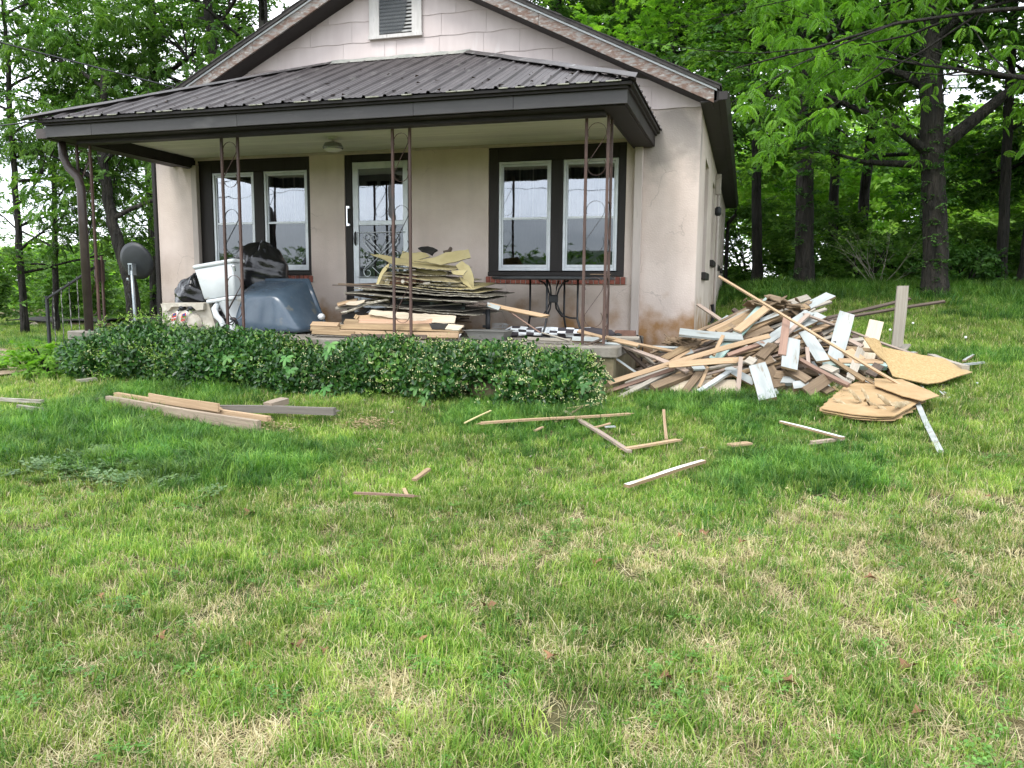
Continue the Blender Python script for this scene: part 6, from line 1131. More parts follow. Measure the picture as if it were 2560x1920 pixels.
def clover(name,mat,seed,n=16,s_=.011):
    q=random.Random(seed);vs=[];fs=[];at=[]
    for i in range(n):
        cx,cy,cz=q.gauss(0,.04),q.gauss(0,.04),q.uniform(.015,.045)
        for k in range(3):
            a=k*2.094+q.uniform(-.2,.2); o=len(vs); d=Vector((math.cos(a),math.sin(a),q.uniform(-.2,.2)))*s_; p=Vector((-d.y,d.x,0))*.6
            c=Vector((cx,cy,cz)); vs+=[tuple(c),tuple(c+d+p),tuple(c+d*1.3),tuple(c+d-p)]; fs+=[(o,o+1,o+2,o+3)]; at.append(q.random())
    return srcmesh(name,vs,fs,[mat],at)
g_str=[tuft('strand_a',4,.20,.5,.0022,0,.08,STR,9,1),tuft('strand_b',3,.28,.4,.0022,0,.10,STR,10,1)]
g_clv=[clover('clover_a',CLV,1),clover('clover_b',CLV,2)]; g_weed=[clover('weed_a',WEED,3,20,.02)]
def lawn():
    q=np.random.default_rng(21)
    P=[]
    # distance rings with falling density and growing tufts
    cx,cy=CAMP.x,CAMP.y
    for r0,r1,den in((1.6,3.2,760),(3.2,4.6,560),(4.6,6.5,400),(6.5,9.5,260),(9.5,14,120),(14,22,56),(22,34,22)):
        n=int((r1*r1-r0*r0)*.5*R(104)*den); rr=np.sqrt(q.uniform(r0*r0,r1*r1,n)); a=R(90)+ya_+q.uniform(-R(52),R(52),n); P.append(np.stack([cx+rr*np.cos(a),cy+rr*np.sin(a),rr],1))
    P=np.concatenate(P); x,y,d=P.T
    inh=(x>-3.9)&(x<4.25)&(y>-2.0)&(y<11.4); inh|=(x>-3.2)&(x<3.5)&(y>-2.75)&(y<0); inh|=((x-5.1)/1.05)**2+((y+.6)/.85)**2<1
    inh|=(np.abs(y-np.interp(x,[-9.5,-7.2,-5.5,-4.3,-3.3],[1.4,.1,-.8,-1.75,-2.75]))<.42+.2*(fbm(x,y,.5)-.5))&(x<-3.2)&(x>-9.5)&(q.random(len(x))<.9)
    P=P[~inh]; x,y,d=P.T; n=len(x)
    lush=fbm(x,y,1.9)+.05*np.exp(-((y+3.2)**2)/.1)*(x<4)+.27*np.exp(-(((x-4.9)/1.0)**2+((y+2.35)/.35)**2))+.26*np.exp(-(((x-.6)/2.6)**2+((y+4.9)/.75)**2))
    lush+=.2*np.exp(-(((x-3.55)/.22)**2+((y+5.45)/.12)**2))+.13*np.exp(-(((x-5.3)/.3)**2+((y+4.6)/.15)**2))+.22*np.exp(-(((x-4.4)/.3)**2+((y+2.9)/.2)**2))
    lush-=.16*(y<-5.6)
    dry=fbm(x+40,y-17,1.15)*.75+fbm(x-9,y+3,.37)*.25+.18*np.exp(-(((x-4.3)/1.6)**2+((y+6.9)/1.1)**2))+.34*np.exp(-(((x-5.9)/.8)**2+((y+6.2)/1.3)**2))+.14*np.exp(-(((x-5.6)/1.1)**2+((y+5.7)/1.2)**2))+.12*np.exp(-(((x-4.3)/.6)**2+((y+4.6)/.35)**2))-.10*(y>-4.2)-.30*(y>-2)-.12*(x<2.6)*(y<-4)-.08*(y>-5.6)
    u=q.random(n)
    isl=(lush>.555)&(u<np.clip((lush-.555)*5.5,0,.85)); isd=(~isl)&(u<np.clip((dry-.46)*2.4+.05*(y<-6.2),.06+.10*(y<-5.2)+.06*(x>3.5)*(y<-4.2),.6)); isc=(~isl)&(~isd)&(u>.975)
    isg=~(isl|isd|isc); bare=(np.exp(-(((x-5.8)/.35)**2+((y+7.15)/.4)**2))+.55*fbm(x+3,y+8,.3)>.95)|(fbm(x+11,y+5,.45)>.80)
    isg&=~(bare&(q.random(n)<.8)); isd&=~(bare&(q.random(n)<.6)); isl&=~(bare&(q.random(n)<.6))
    z=gza(x,y)+.0
    far=np.clip(d/5.5,1,3.2)
    def emit(name,mask,srcs,s0,label,cat,lbl=True):
        m=int(mask.sum()); rot=np.stack([q.normal(0,.12,m),q.normal(0,.12,m),q.uniform(0,6.283,m)],1); s_=q.uniform(.75,1.3,m)*s0[mask]
        o=scatter(name,np.stack([x[mask],y[mask],z[mask]],1),rot,s_,q.integers(0,len(srcs),m),srcs); tag(o,label,cat); return o
    emit('grass',isg,g_short,.85+.0*far+.42*(far-1)+.35*np.clip(lush-.4,0,.4),'mown green grass covering the whole sloping lawn','grass')
    emit('long_grass',isl,g_lush,.55+.35*(far-1)+1.5*np.clip(lush-.58,0,.35),'longer dark green grass in clumps and along the hedge and pile','grass')
    emit('dry_grass',isd,g_dry,.9+.30*(far-1),'straw coloured dead grass in patches on the nearer lawn','dry grass')
    emit('straw_strands',(q.random(n)<.085+.12*np.clip(dry-.45,0,.5))&(d<9.5),g_str,.8+0*far,'long loose straw strands strewn over the lawn','straw')
    emit('clover',isc,g_clv,.9+.3*(far-1),'small clover leaves dotted through the lawn','clover')
    # blue-green weed patch on the left and the tall fringe at the wood edge
    m=240; c=q.normal(0,1,(m,2))*np.array([.42,.2])+np.array([.75,-5.35]); zz=gza(c[:,0],c[:,1]); o=scatter('weeds',np.c_[c,zz],np.c_[q.normal(0,.2,(m,2)),q.uniform(0,6.28,m)],q.uniform(.7,1.2,m),np.zeros(m),g_weed); tag(o,'low blue green weeds in the lawn at the left','weeds')
    m=5200; xx=q.uniform(3.5,15,m); yy=9.2+q.normal(0,.9,m)-.12*(xx-8); m2=2600; xa=q.uniform(-16,-5,m2); ya2=11.6+q.normal(0,.4,m2)+.28*(xa+12); xx=np.r_[xx,xa]; yy=np.r_[yy,ya2]
    o=scatter('tall_grass',np.c_[xx,yy,gza(xx,yy)],np.c_[q.normal(0,.15,(m+m2,2)),q.uniform(0,6.28,m+m2)],q.uniform(1.3,2.9,m+m2),q.integers(0,2,m+m2),g_lush); tag(o,'tall unmown grass fringe along the edge of the wood','grass')
lawn()
# leaf sprays --------------------------------------------------------
def leaf(vs,fs,at,p,d,nrm,L_,w,t,kind='kite'):
    d=d.normalized(); s=d.cross(nrm)
    if s.length<.05: s=d.cross(Vector((1,.3,.2)))
    s.normalize(); n=s.cross(d).normalized(); o=len(vs)
    if kind=='kite':
        vs+=[p,p+d*L_*.45+s*w*.5+n*w*.12,p+d*L_-n*L_*.12,p+d*L_*.45-s*w*.5+n*w*.12]; fs+=[(o,o+1,o+2),(o,o+2,o+3)]; at+=[t,t]
    elif kind=='oval':
        vs+=[p,p+d*L_*.3+s*w*.42+n*w*.1,p+d*L_*.7+s*w*.42+n*w*.08,p+d*L_,p+d*L_*.7-s*w*.42+n*w*.08,p+d*L_*.3-s*w*.42+n*w*.1]; fs+=[(o,o+1,o+2,o+3),(o,o+3,o+4,o+5)]; at+=[t,t]
    elif kind=='star':
        c=p+d*L_*.35; vs.append(c); pts=[]
        for k in range(10):
            a=math.pi+2*math.pi*(k+.5)/10*1.0; r_=L_*(.62 if k%2==0 else .24); pts.append(c+(d*math.cos(a+math.pi)+s*math.sin(a+math.pi))*r_-n*r_*.2)
        vs+=pts; fs+=[(o,o+1+k,o+1+(k+1)%10) for k in range(10)]; at+=[t]*10
def spray(name,mat,kind,n,L_,ll,lw,seed,droop=.3,flat=.5):
    q=random.Random(seed); vs=[];fs=[];at=[]
    if kind=='pinnate':
        for r_ in range(n):
            az=q.uniform(0,6.283); d=Vector((math.cos(az),math.sin(az),q.uniform(-.1,.5))); p=Vector((0,0,0)); t=q.random(); Lr=L_*q.uniform(.7,1.15); m=8
            for i in range(m):
                d=(d+Vector((0,0,-droop*.22))).normalized(); p=p+d*Lr/m; s=d.cross(Vector((0,0,1))).normalized(); sz=math.sin(math.pi*(i+1.6)/(m+2.2))
                if i>0:
                    for sg in(-1,1): leaf(vs,fs,at,p,(s*sg+d*.45+Vector((0,0,-.35-.3*q.random()))),Vector((0,0,1))+s*sg*.3,ll*sz*q.uniform(.85,1.1),lw,t*.8+.2*q.random(),'kite')
            leaf(vs,fs,at,p,d,Vector((0,0,1)),ll*.8,lw,t,'kite')
    else:
        nb=3
        for b_ in range(nb):
            az=q.uniform(0,6.283); d=Vector((math.cos(az),math.sin(az),q.uniform(-.2,.6))).normalized()
            for i in range(n//nb):
                u=(i+1)/(n//nb); p=d*L_*u+Vector((q.gauss(0,.02),q.gauss(0,.02),-droop*L_*u*u)); s=d.cross(Vector((0,0,1))).normalized()
                dd=s*(1 if i%2 else -1)+d*q.uniform(.2,1)+Vector((q.gauss(0,.2),q.gauss(0,.2),q.uniform(-.7,.15))); nr=Vector((q.gauss(0,flat),q.gauss(0,flat),1)); leaf(vs,fs,at,p,dd,nr,ll*q.uniform(.7,1.2),lw*q.uniform(.8,1.1),q.random(),kind)
    return srcmesh(name,[tuple(v) for v in vs],fs,[mat],at)
LM=leafmat('mid_leaf',(.055,.135,.026),(.095,.20,.038),(.17,.29,.06),trans=.45,big=.5,bigc=(.7,1.25))
LD=leafmat('dark_leaf',(.028,.085,.016),(.052,.135,.024),(.09,.20,.034),trans=.35,big=.5,bigc=(.7,1.25))
LB=leafmat('bright_leaf',(.085,.20,.022),(.14,.30,.035),(.22,.40,.05),trans=.5,big=.6,bigc=(.8,1.2))
LF=leafmat('backlit_leaf',(.12,.25,.045),(.20,.35,.065),(.31,.46,.10),trans=.5,big=.25,bigc=(.7,1.3))  # lit look of the far wood put into the leaf colour
LH=leafmat('hedge_leaf',(.011,.045,.009),(.028,.094,.016),(.11,.22,.035),trans=.2,rough=.36,sp=.45,big=2.2,bigc=(.65,1.35))
LY=leafmat('fresh_shoot_leaf',(.16,.30,.05),(.24,.40,.08),(.35,.5,.12),trans=.4,big=2)
BER=pm('pale_bud',(.50,.52,.22),(.66,.66,.36),rough=.5,bump=0)
SP={'mid':[spray('mid_spray_a',LM,'kite',21,.30,.115,.075,1),spray('mid_spray_b',LM,'kite',21,.34,.12,.08,2)],
'dark':[spray('dark_spray_a',LD,'kite',21,.30,.11,.07,3),spray('dark_spray_b',LD,'kite',21,.34,.12,.08,4)],
'star':[spray('star_spray_a',LB,'star',15,.30,.12,.1,5,.4,.4),spray('star_spray_b',LB,'star',12,.34,.13,.1,6,.4,.4)],
'pin':[spray('pinnate_spray_a',LB,'pinnate',4,.40,.115,.042,7,1.0),spray('pinnate_spray_b',LB,'pinnate',5,.36,.11,.04,8,1.3)],
'pinm':[spray('pinnate_spray_c',LM,'pinnate',4,.40,.115,.045,17,1.0),spray('pinnate_spray_d',LM,'pinnate',5,.36,.11,.042,18,1.3)],
'far':[spray('far_spray_a',LF,'kite',24,.42,.16,.11,9),spray('far_spray_b',LF,'kite',24,.46,.17,.12,10)]}
def crown(tree,P,kind,smin,smax,q,name='crown'):
    P=np.asarray(P); m=len(P); return scatter(name,P,np.stack([q.normal(0,.3,m),q.normal(0,.3,m),q.uniform(0,6.283,m)],1),q.uniform(smin,smax,m),q.integers(0,2,m),SP[kind],tree)
def grow(b,q,p,d,L_,r_,depth,tips,droop=0.0,spread=.7,seg=5,allpts=None):
    pts=[p];rs=[r_]; n=seg
    for i in range(n):
        d=(d+Vector((q.normal(0,.13),q.normal(0,.13),q.normal(0,.10)-droop))).normalized(); p=p+d*L_/n; pts.append(p); rs.append(r_*(1-.75*(i+1)/n))
        if depth>0 and i>=1:
            for _ in range(1 if q.random()<.75 else 2):
                ax=Vector((q.normal(),q.normal(),q.normal(0,.5)+.15)).normalized(); nd=(d+ax*spread).normalized(); grow(b,q,p,nd,L_*q.uniform(.42,.62),rs[-1]*.6,depth-1,tips,droop,spread,4,allpts)
        if depth<=1: tips.append((p,depth))
    b.tube(pts,rs,5 if depth>0 else 3,cap=False)
def tree(name,label,trunk,limbs,kind,cat='tree',seed=1,nsp=1200,jit=.35,smin=.8,smax=1.4,group=None,depth=2,ivy=0,kind2=None,flt=None,barkm=None,crownsplit=1.0):
    q=np.random.default_rng(seed); base=trunk[0]; t=empty(name,base[:3],label,cat,group)
    b=MB(); pts=[Vector(p[:3]) for p in trunk]; rs=[p[3] for p in trunk]
    # dense trunk with root flare and slight wobble
    P2=[];R2=[]
    for i in range(len(pts)-1):
        for k in range(8): u=k/8; P2.append(pts[i].lerp(pts[i+1],u)+Vector((q.normal(0,.010),q.normal(0,.010),0))); R2.append(rs[i]*(1-u)+rs[i+1]*u)
    P2.append(pts[-1]);R2.append(rs[-1]); R2[0]*=1.35; R2[1]*=1.12; P2[0]=P2[0]-Vector((0,0,.25))
    b.tube(P2,R2,14); b.build('trunk',barkm or BARK,t)
    tips=[]
    for (p,d,L_,r_) in limbs:
        b=MB(); grow(b,q,Vector(p),Vector(d).normalized(),L_,r_,depth,tips); b.build('limb',barkm or BARK,t)
    T=np.array([tuple(a) for a,_ in tips]) if tips else np.zeros((0,3))
    if len(T) and nsp:
        idx=q.integers(0,len(T),nsp); P=T[idx]+q.normal(0,jit,(nsp,3))*np.array([1,1,.7]); 
        if flt: P=P[flt(P)]
        if kind2:
            mk=q.random(len(P))<.5; crown(t,P[mk],kind,smin,smax,q); crown(t,P[~mk],kind2,smin,smax,q)
        else: crown(t,P,kind,smin,smax,q)
    if ivy:
        m=ivy; u=q.random(m); k=(u*(len(P2)-1)).astype(int); PA=np.array([tuple(p) for p in P2]); a=q.uniform(0,6.28,m); rr=np.array(R2)[k]+.03; P=PA[k]+np.stack([np.cos(a)*rr,np.sin(a)*rr,q.uniform(-.1,.1,m)],1); crown(t,P,'dark',.35,.6,q,'ivy')
    return t
def limbset(q,x,y,z0,z1,n,L0,L1,r_,up=.45,az=None):
    out=[]
    for i in range(n):
        a=q.uniform(0,6.283) if az is None else az+q.normal(0,.7); u=(i+.5)/n; z=z0+(z1-z0)*u; out.append(((x,y,z),(math.cos(a),math.sin(a),q.uniform(.0,up)+.5*u),q.uniform(L0,L1)*(1-.25*u),r_))
    return out
q0=np.random.default_rng(100)
G0=lambda x,y:gz(x,y)
def std(name,label,x,y,r_,h,kind,seed,lz0,lz1,n,L0,L1,nsp,lean=(0,0),**k):
    z=G0(x,y); tr=[(x,y,z,r_),(x+lean[0]*.3,y+lean[1]*.3,z+h*.3,r_*.85),(x+lean[0]*.65,y+lean[1]*.65,z+h*.65,r_*.68),(x+lean[0],y+lean[1],z+h,r_*.4)]
    ql=np.random.default_rng(seed+500); lim=[]
    for (p,d,L_,rr) in limbset(ql,0,0,lz0,lz1,n,L0,L1,r_*.42):
        u=min(1,(p[2])/h); lim.append(((x+lean[0]*u,y+lean[1]*u,z+p[2]),d,L_,rr))
    return tree(name,label,tr,lim,kind,seed=seed,nsp=nsp,**k)
# right hand side
std('tree','slender straight tree just right of the house, first trunk from the house',5.05,11.9,.14,10,'star',1,3.6,9,10,2.2,3.6,700,lean=(-.5,.6),smin=.9,smax=1.5)
std('tree','thick dark ivy clad trunk behind the lumber pile, second from the house',6.03,9.4,.215,10,'star',2,3.3,9,10,2.0,3.4,900,lean=(-.4,.6),smin=.8,smax=1.35,kind2='mid',ivy=260)
std('tree','thin dark tree of a close pair behind the grey stake, left one',7.1,14.3,.15,10,'mid',3,3.6,9,9,2.4,4,650,lean=(-.3,0),smin=1.1,smax=1.7)
std('tree','thin dark tree of a close pair behind the grey stake, right one',7.75,14.6,.16,10,'mid',4,3.4,9,9,2.4,4,650,lean=(.4,0),smin=1.1,smax=1.7)
# the big forked tree
z=G0(8.43,7.9)
tree('tree','largest rough barked tree at the right with a forked crown',[(8.43,7.9,z,.25),(8.33,8.0,z+1.6,.225),(8.2,8.1,z+3.0,.215),(8.02,8.35,z+6,.20),(7.9,8.5,z+9,.10)],
 [((8.22,8.05,3.25),(-.75,-.15,.42),3.2,.10),((8.2,8.1,3.1),(-1,-.3,.16),2.4,.09),((8.25,8.1,3.35),(.62,.1,.75),3.8,.15),((8.1,8.3,4.6),(-.6,.5,.6),3,.09),((8.0,8.3,5.4),(.5,-.6,.5),3,.08),((8.0,8.4,6.2),(-.5,-.6,.6),3,.08),((8.0,8.4,6.8),(.7,.5,.6),3,.07),((7.9,8.4,7.6),(-.7,.3,.7),3,.06),((7.9,8.4,8),(.2,-.9,.6),3,.06)],'mid',seed=8,nsp=1150,jit=.4,kind2='dark',ivy=240)
std('tree','slim tree near the right edge, left stem of two',10.1,9.9,.12,8,'mid',11,2.6,7.5,9,2.0,3.4,950,lean=(-.25,0),smin=1,smax=1.5)
std('tree','slim tree near the right edge, right stem of two',10.55,10.1,.11,8,'dark',12,2.4,7.5,9,2.0,3.2,800,lean=(.35,0),smin=1,smax=1.5)
std('tree','leafy tree filling the right border of the picture',12.3,8.6,.2,9,'mid',13,2.0,8,12,2.4,4,1400,smin=1,smax=1.6,kind2='dark')
std('tree','dark tree deep in the wood behind the forked tree',9.6,15.5,.17,10,'mid',14,3.4,9,9,2.6,4.2,550,smin=1.3,smax=1.9)
std('tree','tree deep in the wood to the left of the house corner view',3.4,17,.2,11,'dark',15,4.0,10,12,3,4.6,700,smin=1.3,smax=2,kind2='mid')
std('tree','tall dark tree rising behind the right roof slope',2.4,14.6,.25,12,'dark',16,5.0,11,14,3,4.6,2600,smin=1.1,smax=1.7,kind2='mid')
std('tree','tree standing behind the ridge of the roof',-1.5,16,.25,12,'dark',17,5.5,11,12,3,4.6,1800,smin=1.1,smax=1.7)
# young walnut whose limbs hang in at the upper right
def wal():
    lim=[((9.6,2.4,2.9),(-1,.25,.40),4.8,.035),((9.6,2.4,3.2),(-.9,.7,.34),4.6,.035),((9.6,2.4,3.5),(-1,-.15,.45),4.6,.06),((9.6,2.4,3.7),(-.8,.5,.6),4.6,.06),((9.6,2.4,3.4),(-.2,1,.4),3.2,.05),((9.6,2.4,4.0),(-.95,.05,.24),5.2,.04),((9.6,2.4,4.4),(.7,.5,.6),3,.05),((9.6,2.4,4.6),(.5,-.7,.5),3,.05),((9.6,2.4,4.3),(-.7,-.5,.5),3,.05)]
    b=MB(); q=np.random.default_rng(31); t=empty('walnut_tree',(9.6,2.4,gz(9.6,2.4)),'young bright green tree whose drooping feathery leaves hang in at the upper right','tree')
    b.tube([(9.6,2.4,gz(9.6,2.4)-.2),(9.62,2.4,1.5),(9.58,2.42,3),(9.6,2.4,4.4),(9.6,2.5,5.6)],[.14,.12,.10,.08,.04],12); b.build('trunk',BARK,t); tips=[]
    for (p,d,L_,r_) in lim: b=MB(); grow(b,q,Vector(p),Vector(d).normalized(),L_,r_,2,tips,.035,.6); b.build('limb',BARK,t)
    T=np.array([tuple(a) for a,_ in tips]); n=1500; P=T[q.integers(0,len(T),n)]+q.normal(0,.20,(n,3)); P=P[P[:,2]>2.35]
    P=P[(P[:,0]>4.6)]; crown(t,P,'pin',.5,.78,q)
wal()
# left hand side
z=G0(-7.95,4.3)
tree('tree','leaning dark trunk behind the satellite dish',[(-7.95,4.4,z,.16),(-8.2,4.45,.7,.14),(-8.62,4.5,1.9,.12),(-8.9,4.6,3.4,.10),(-8.8,4.7,5.2,.06)],[((-8.5,4.5,1.7),(-.6,.3,.5),2.2,.06),((-8.6,4.5,2.0),(.9,.3,.45),2.6,.06),((-8.8,4.6,2.8),(-.8,.2,.4),2.6,.06),((-8.9,4.6,3.2),(.7,-.3,.5),2.6,.06),((-8.9,4.6,3.6),(-.5,.6,.5),2.6,.05),((-8.9,4.6,4.2),(.5,.6,.5),2.6,.05),((-8.8,4.7,4.8),(-.8,-.2,.6),2.6,.05)],'pinm',seed=41,nsp=800,jit=.38,smin=.6,smax=.95)
std('tree','tall grey trunk between the porch roof and the top edge at left',-10.1,7.7,.17,12,'mid',42,3.2,10.5,14,2.2,3.6,760,jit=.42,smin=.65,smax=1.05)
std('tree','grey tree leaning left above the left roof slope',-7.0,6.8,.16,11,'mid',43,5.6,10,10,2.0,3.2,950,lean=(-1.1,.2),smin=.65,smax=1.05)
std('tree','straight grey tree above the left roof slope',-6.3,7.0,.16,11,'mid',44,5.4,10,10,2.0,3.2,620,lean=(-.2,.2),smin=.65,smax=1.05,kind2='dark')
std('tree','multi stemmed tree at the far left edge, front stem',-11.4,4.6,.085,8,'mid',45,1.2,7.5,12,1.8,3.0,950,lean=(-.2,.2),smin=.65,smax=1.05,kind2='pinm')
std('tree','multi stemmed tree at the far left edge, rear stem',-12.3,6.3,.08,8,'mid',46,1.4,7.5,12,1.8,3.2,760,lean=(.3,.2),smin=.65,smax=1.05)
std('tree','leafy tree behind the low brown shed',-13.8,11.6,.15,9,'mid',47,1.2,8,12,2.4,3.8,950,smin=.6,smax=.95)
std('tree','slim tree between the shed and the porch post',-9.6,10.6,.09,9,'mid',48,1.6,8,12,2.2,3.4,760,smin=.7,smax=1.1)
std('tree','tree just left of the house behind the dish pole',-6.9,9.6,.12,8,'mid',49,1.4,7.5,11,1.6,2.8,950,smin=.65,smax=1.05)
# shrubs of the understorey
def shrub(name,label,x,y,rx,ry,h,kind,n,seed,group=None,smin=.7,smax=1.2,low=0):
    q=np.random.default_rng(seed); z=gz(x,y); t=empty(name,(x,y,z),label,'shrub',group); b=MB()
    for k in range(6): a=q.uniform(0,6.28); b.tube([(x,y,z-.05),(x+.3*rx*math.cos(a),y+.3*ry*math.sin(a),z+h*.4),(x+.6*rx*math.cos(a),y+.6*ry*math.sin(a),z+h*.8)],[.025,.018,.008],4,cap=False)
    b.build('stem',BARK,t); v=q.normal(0,1,(n,3)); v/=np.linalg.norm(v,axis=1)[:,None]; v*=q.uniform(.55,1,n)[:,None]**.5; bump=1+.25*np.sin(v[:,0]*5+seed)*np.cos(v[:,1]*4)
    P=np.stack([x+v[:,0]*rx*bump,y+v[:,1]*ry,z+low+h*.5+v[:,2]*h*.5*bump],1); crown(t,P,kind,smin,smax,q,'foliage'); return t
und=[(4.9,14.5,1.6,1.2,2.6,'mid'),(6.6,13.0,1.5,1.1,2.2,'mid'),(8.4,11.8,1.3,1.1,1.4,'mid'),(9.6,12.2,1.6,1.2,1.7,'mid'),(11.4,11.2,1.5,1.2,1.7,'mid'),(13.2,10.8,1.6,1.2,2.6,'mid'),(7.4,10.4,.9,.8,1.1,'mid'),(9.3,9.6,.8,.6,1.0,'dark'),(15,9,1.6,1.4,2.6,'mid'),
(-8.6,8.6,1.1,.9,1.5,'mid'),(-6.2,7.2,1.0,.9,1.7,'mid'),(-11,11.8,1.3,.6,1.5,'mid'),(-13.2,12.0,1.3,.6,1.6,'mid'),(-16.8,11.4,1.4,.7,2.2,'mid'),(-9.6,11.6,.9,.6,1.3,'mid'),(-16.4,7.4,.9,1.0,2.4,'mid'),(-5.2,6.4,.7,.7,1.5,'mid'),(-7.2,12.4,1.5,1,2.2,'mid'),(-11.4,13.4,1.9,1.2,2.6,'mid')]
ULAB={0:'shrub in the shade of the wood right behind the pile top',1:'shrub between the thick ivy trunk and the dark pair of trees',2:'low shrub left of the largest tree foot',3:'shrub right behind the largest tree foot',4:'shrub behind the two slim right stems',5:'large shrub at the right border of the wood',6:'low bush between the ivy trunk and the largest tree',7:'low dark bush right of the largest tree foot',8:'bush at the extreme right edge of the wood',9:'bush behind the foot of the leaning trunk',10:'bush between the leaning trunk and the house wall',11:'bush behind the low shed, seen past the left porch post',12:'bush rising over the low brown shed roof',13:'bush at the extreme left behind the shed',14:'bush at the right end of the low brown shed',15:'big leafy bush at the far left edge',16:'bush touching the left wall of the house',17:'pale green bush low behind the house left side',18:'dark bush farther back behind the shed'}
for i,(x,y,rx,ry,h,k) in enumerate(und): shrub('shrub',ULAB[i],x,y,rx,ry,h,k,int(150*rx*h),200+i)
# bare twiggy bush
b=MB(); q=np.random.default_rng(77); tp=[]
for k in range(9): a=q.uniform(0,6.28); grow(b,q,Vector((7.6,9.6,gz(7.6,9.6))),Vector((math.cos(a)*.8,math.sin(a)*.5,1)).normalized(),1.4,.009,1,tp,-.0,.6)
tag(b.build('bare_bush',WD['gray'],origin=(7.9,9.3,gz(7.9,9.3))),'leafless pale twiggy bush in front of the dark wood','bush')
# the wood beyond: a mass of foliage nobody could count
def farwood(name,label,x0,x1,y0,y1,z0,z1,n,kind,seed,thr=.46,smin=1.4,smax=2.6):
    q=np.random.default_rng(seed); x=q.uniform(x0,x1,n*2); y=q.uniform(y0,y1,n*2); z=z0+(z1-z0)*q.random(n*2)**1.25
    f=fbm(x+z*.6,z*1.3+y*.2,2.3); k=f>thr; x,y,z=x[k][:n],y[k][:n],z[k][:n]; P=np.stack([x,y,z+gza(x,y)*.5],1); m=len(P)
    o=scatter(name,P,np.stack([q.normal(0,.35,m),q.normal(0,.35,m),q.uniform(0,6.28,m)],1),q.uniform(smin,smax,m),q.integers(0,2,m),SP[kind]); tag(o,label,'woodland')
farwood('distant_foliage','bright green mass of woodland seen beyond the right tree trunks',2.5,24,24,40,-.5,7.5,9000,'far',301,.40,1.0,1.9)
farwood('distant_thicket','dark thicket under the trees behind the right trunks',3,18,15,18,-.2,1.6,900,'dark',303,.5,1.0,1.7)
farwood('distant_hedgerow','soft green hedgerow beyond the left trees',-36,-6,24,36,-2.5,3.2,7000,'far',304,.43)
farwood('left_thicket','green thicket at the foot of the left trees',-24,-5.5,13.2,18,-1.2,2.3,4200,'mid',306,.44,.9,1.6)
farwood('roadside_trees','tree belt across the road behind the photographer',-70,70,-78,-62,-3,7.0,9000,'mid',310,.42,1.8,3.2)
# ------------------------------------------------------------------ the hedge
def hspray(name,mats,seed,n=15,L_=.14,ll=.055,lw=.031,buds=0,kind='oval'):
    q=random.Random(seed); vs=[];fs=[];at=[];mi=[]
    for b_ in range(3):
        az=q.uniform(0,6.283); d=Vector((math.cos(az),math.sin(az),q.uniform(.1,1.2))).normalized()
        for i in range(n//3):
            u=(i+1)/(n//3); p=d*L_*u; a=i*2.4; e=d.orthogonal().normalized(); f_=d.cross(e); dd=(e*math.cos(a)+f_*math.sin(a))*.9+d*.7; k0=len(fs); leaf(vs,fs,at,p,dd,d+Vector((0,0,.5)),ll*q.uniform(.7,1.15),lw,q.random(),kind); mi+=[0]*(len(fs)-k0)
        if buds:
            for k in range(buds):
                c=d*L_*1.05+Vector((q.gauss(0,.012),q.gauss(0,.012),q.gauss(0,.008))); o=len(vs); s_=.0065
                vs+=[c+Vector((s_,0,0)),c+Vector((-s_,0,0)),c+Vector((0,s_,0)),c+Vector((0,-s_,0)),c+Vector((0,0,s_)),c+Vector((0,0,-s_))]; F=[(0,2,4),(2,1,4),(1,3,4),(3,0,4),(2,0,5),(1,2,5),(3,1,5),(0,3,5)]; fs+=[tuple(o+t for t in f2) for f2 in F]; at+=[.5]*8; mi+=[1]*8
    return srcmesh(name,[tuple(v) for v in vs],fs,mats,at,mi)
HS=[hspray('hedge_spray_a',[LH],1),hspray('hedge_spray_b',[LH],2,15,.16),hspray('hedge_spray_c',[LH],3,15,.13,.062,.034),hspray('hedge_spray_e',[LH],5,15,.15)]
HB=[hspray('hedge_spray_d',[LH,BER],4,15,.13,.052,.030,5)]
HY=[hspray('shoot_spray',[LY],6,12,.10,.04,.02),hspray('shoot_spray_b',[LY,BER],7,12,.12,.035,.018,2)]
def topz(x): return np.interp(x,[-2.6,-2.2,-1.8,-1.3,-.9,-.4,.1,.6,1.1,1.5,1.9,2.4,2.9,3.3,3.5],[-.33,-.12,.0,-.03,-.06,-.13,-.18,-.22,-.19,-.16,-.13,-.17,-.19,-.16,-.26])
bushes=[(-2.38,-1.35,'large dark bush at the left end of the hedge, below the wash basin'),(-1.45,-.25,'second hedge bush from the left, below the bathtub'),(-.35,.85,'third hedge bush from the left, threaded with pale creeper leaves'),(.75,2.0,'fourth hedge bush from the left, dotted with pale buds, below the planks'),(1.9,3.40,'right end hedge bush below the patio table')]
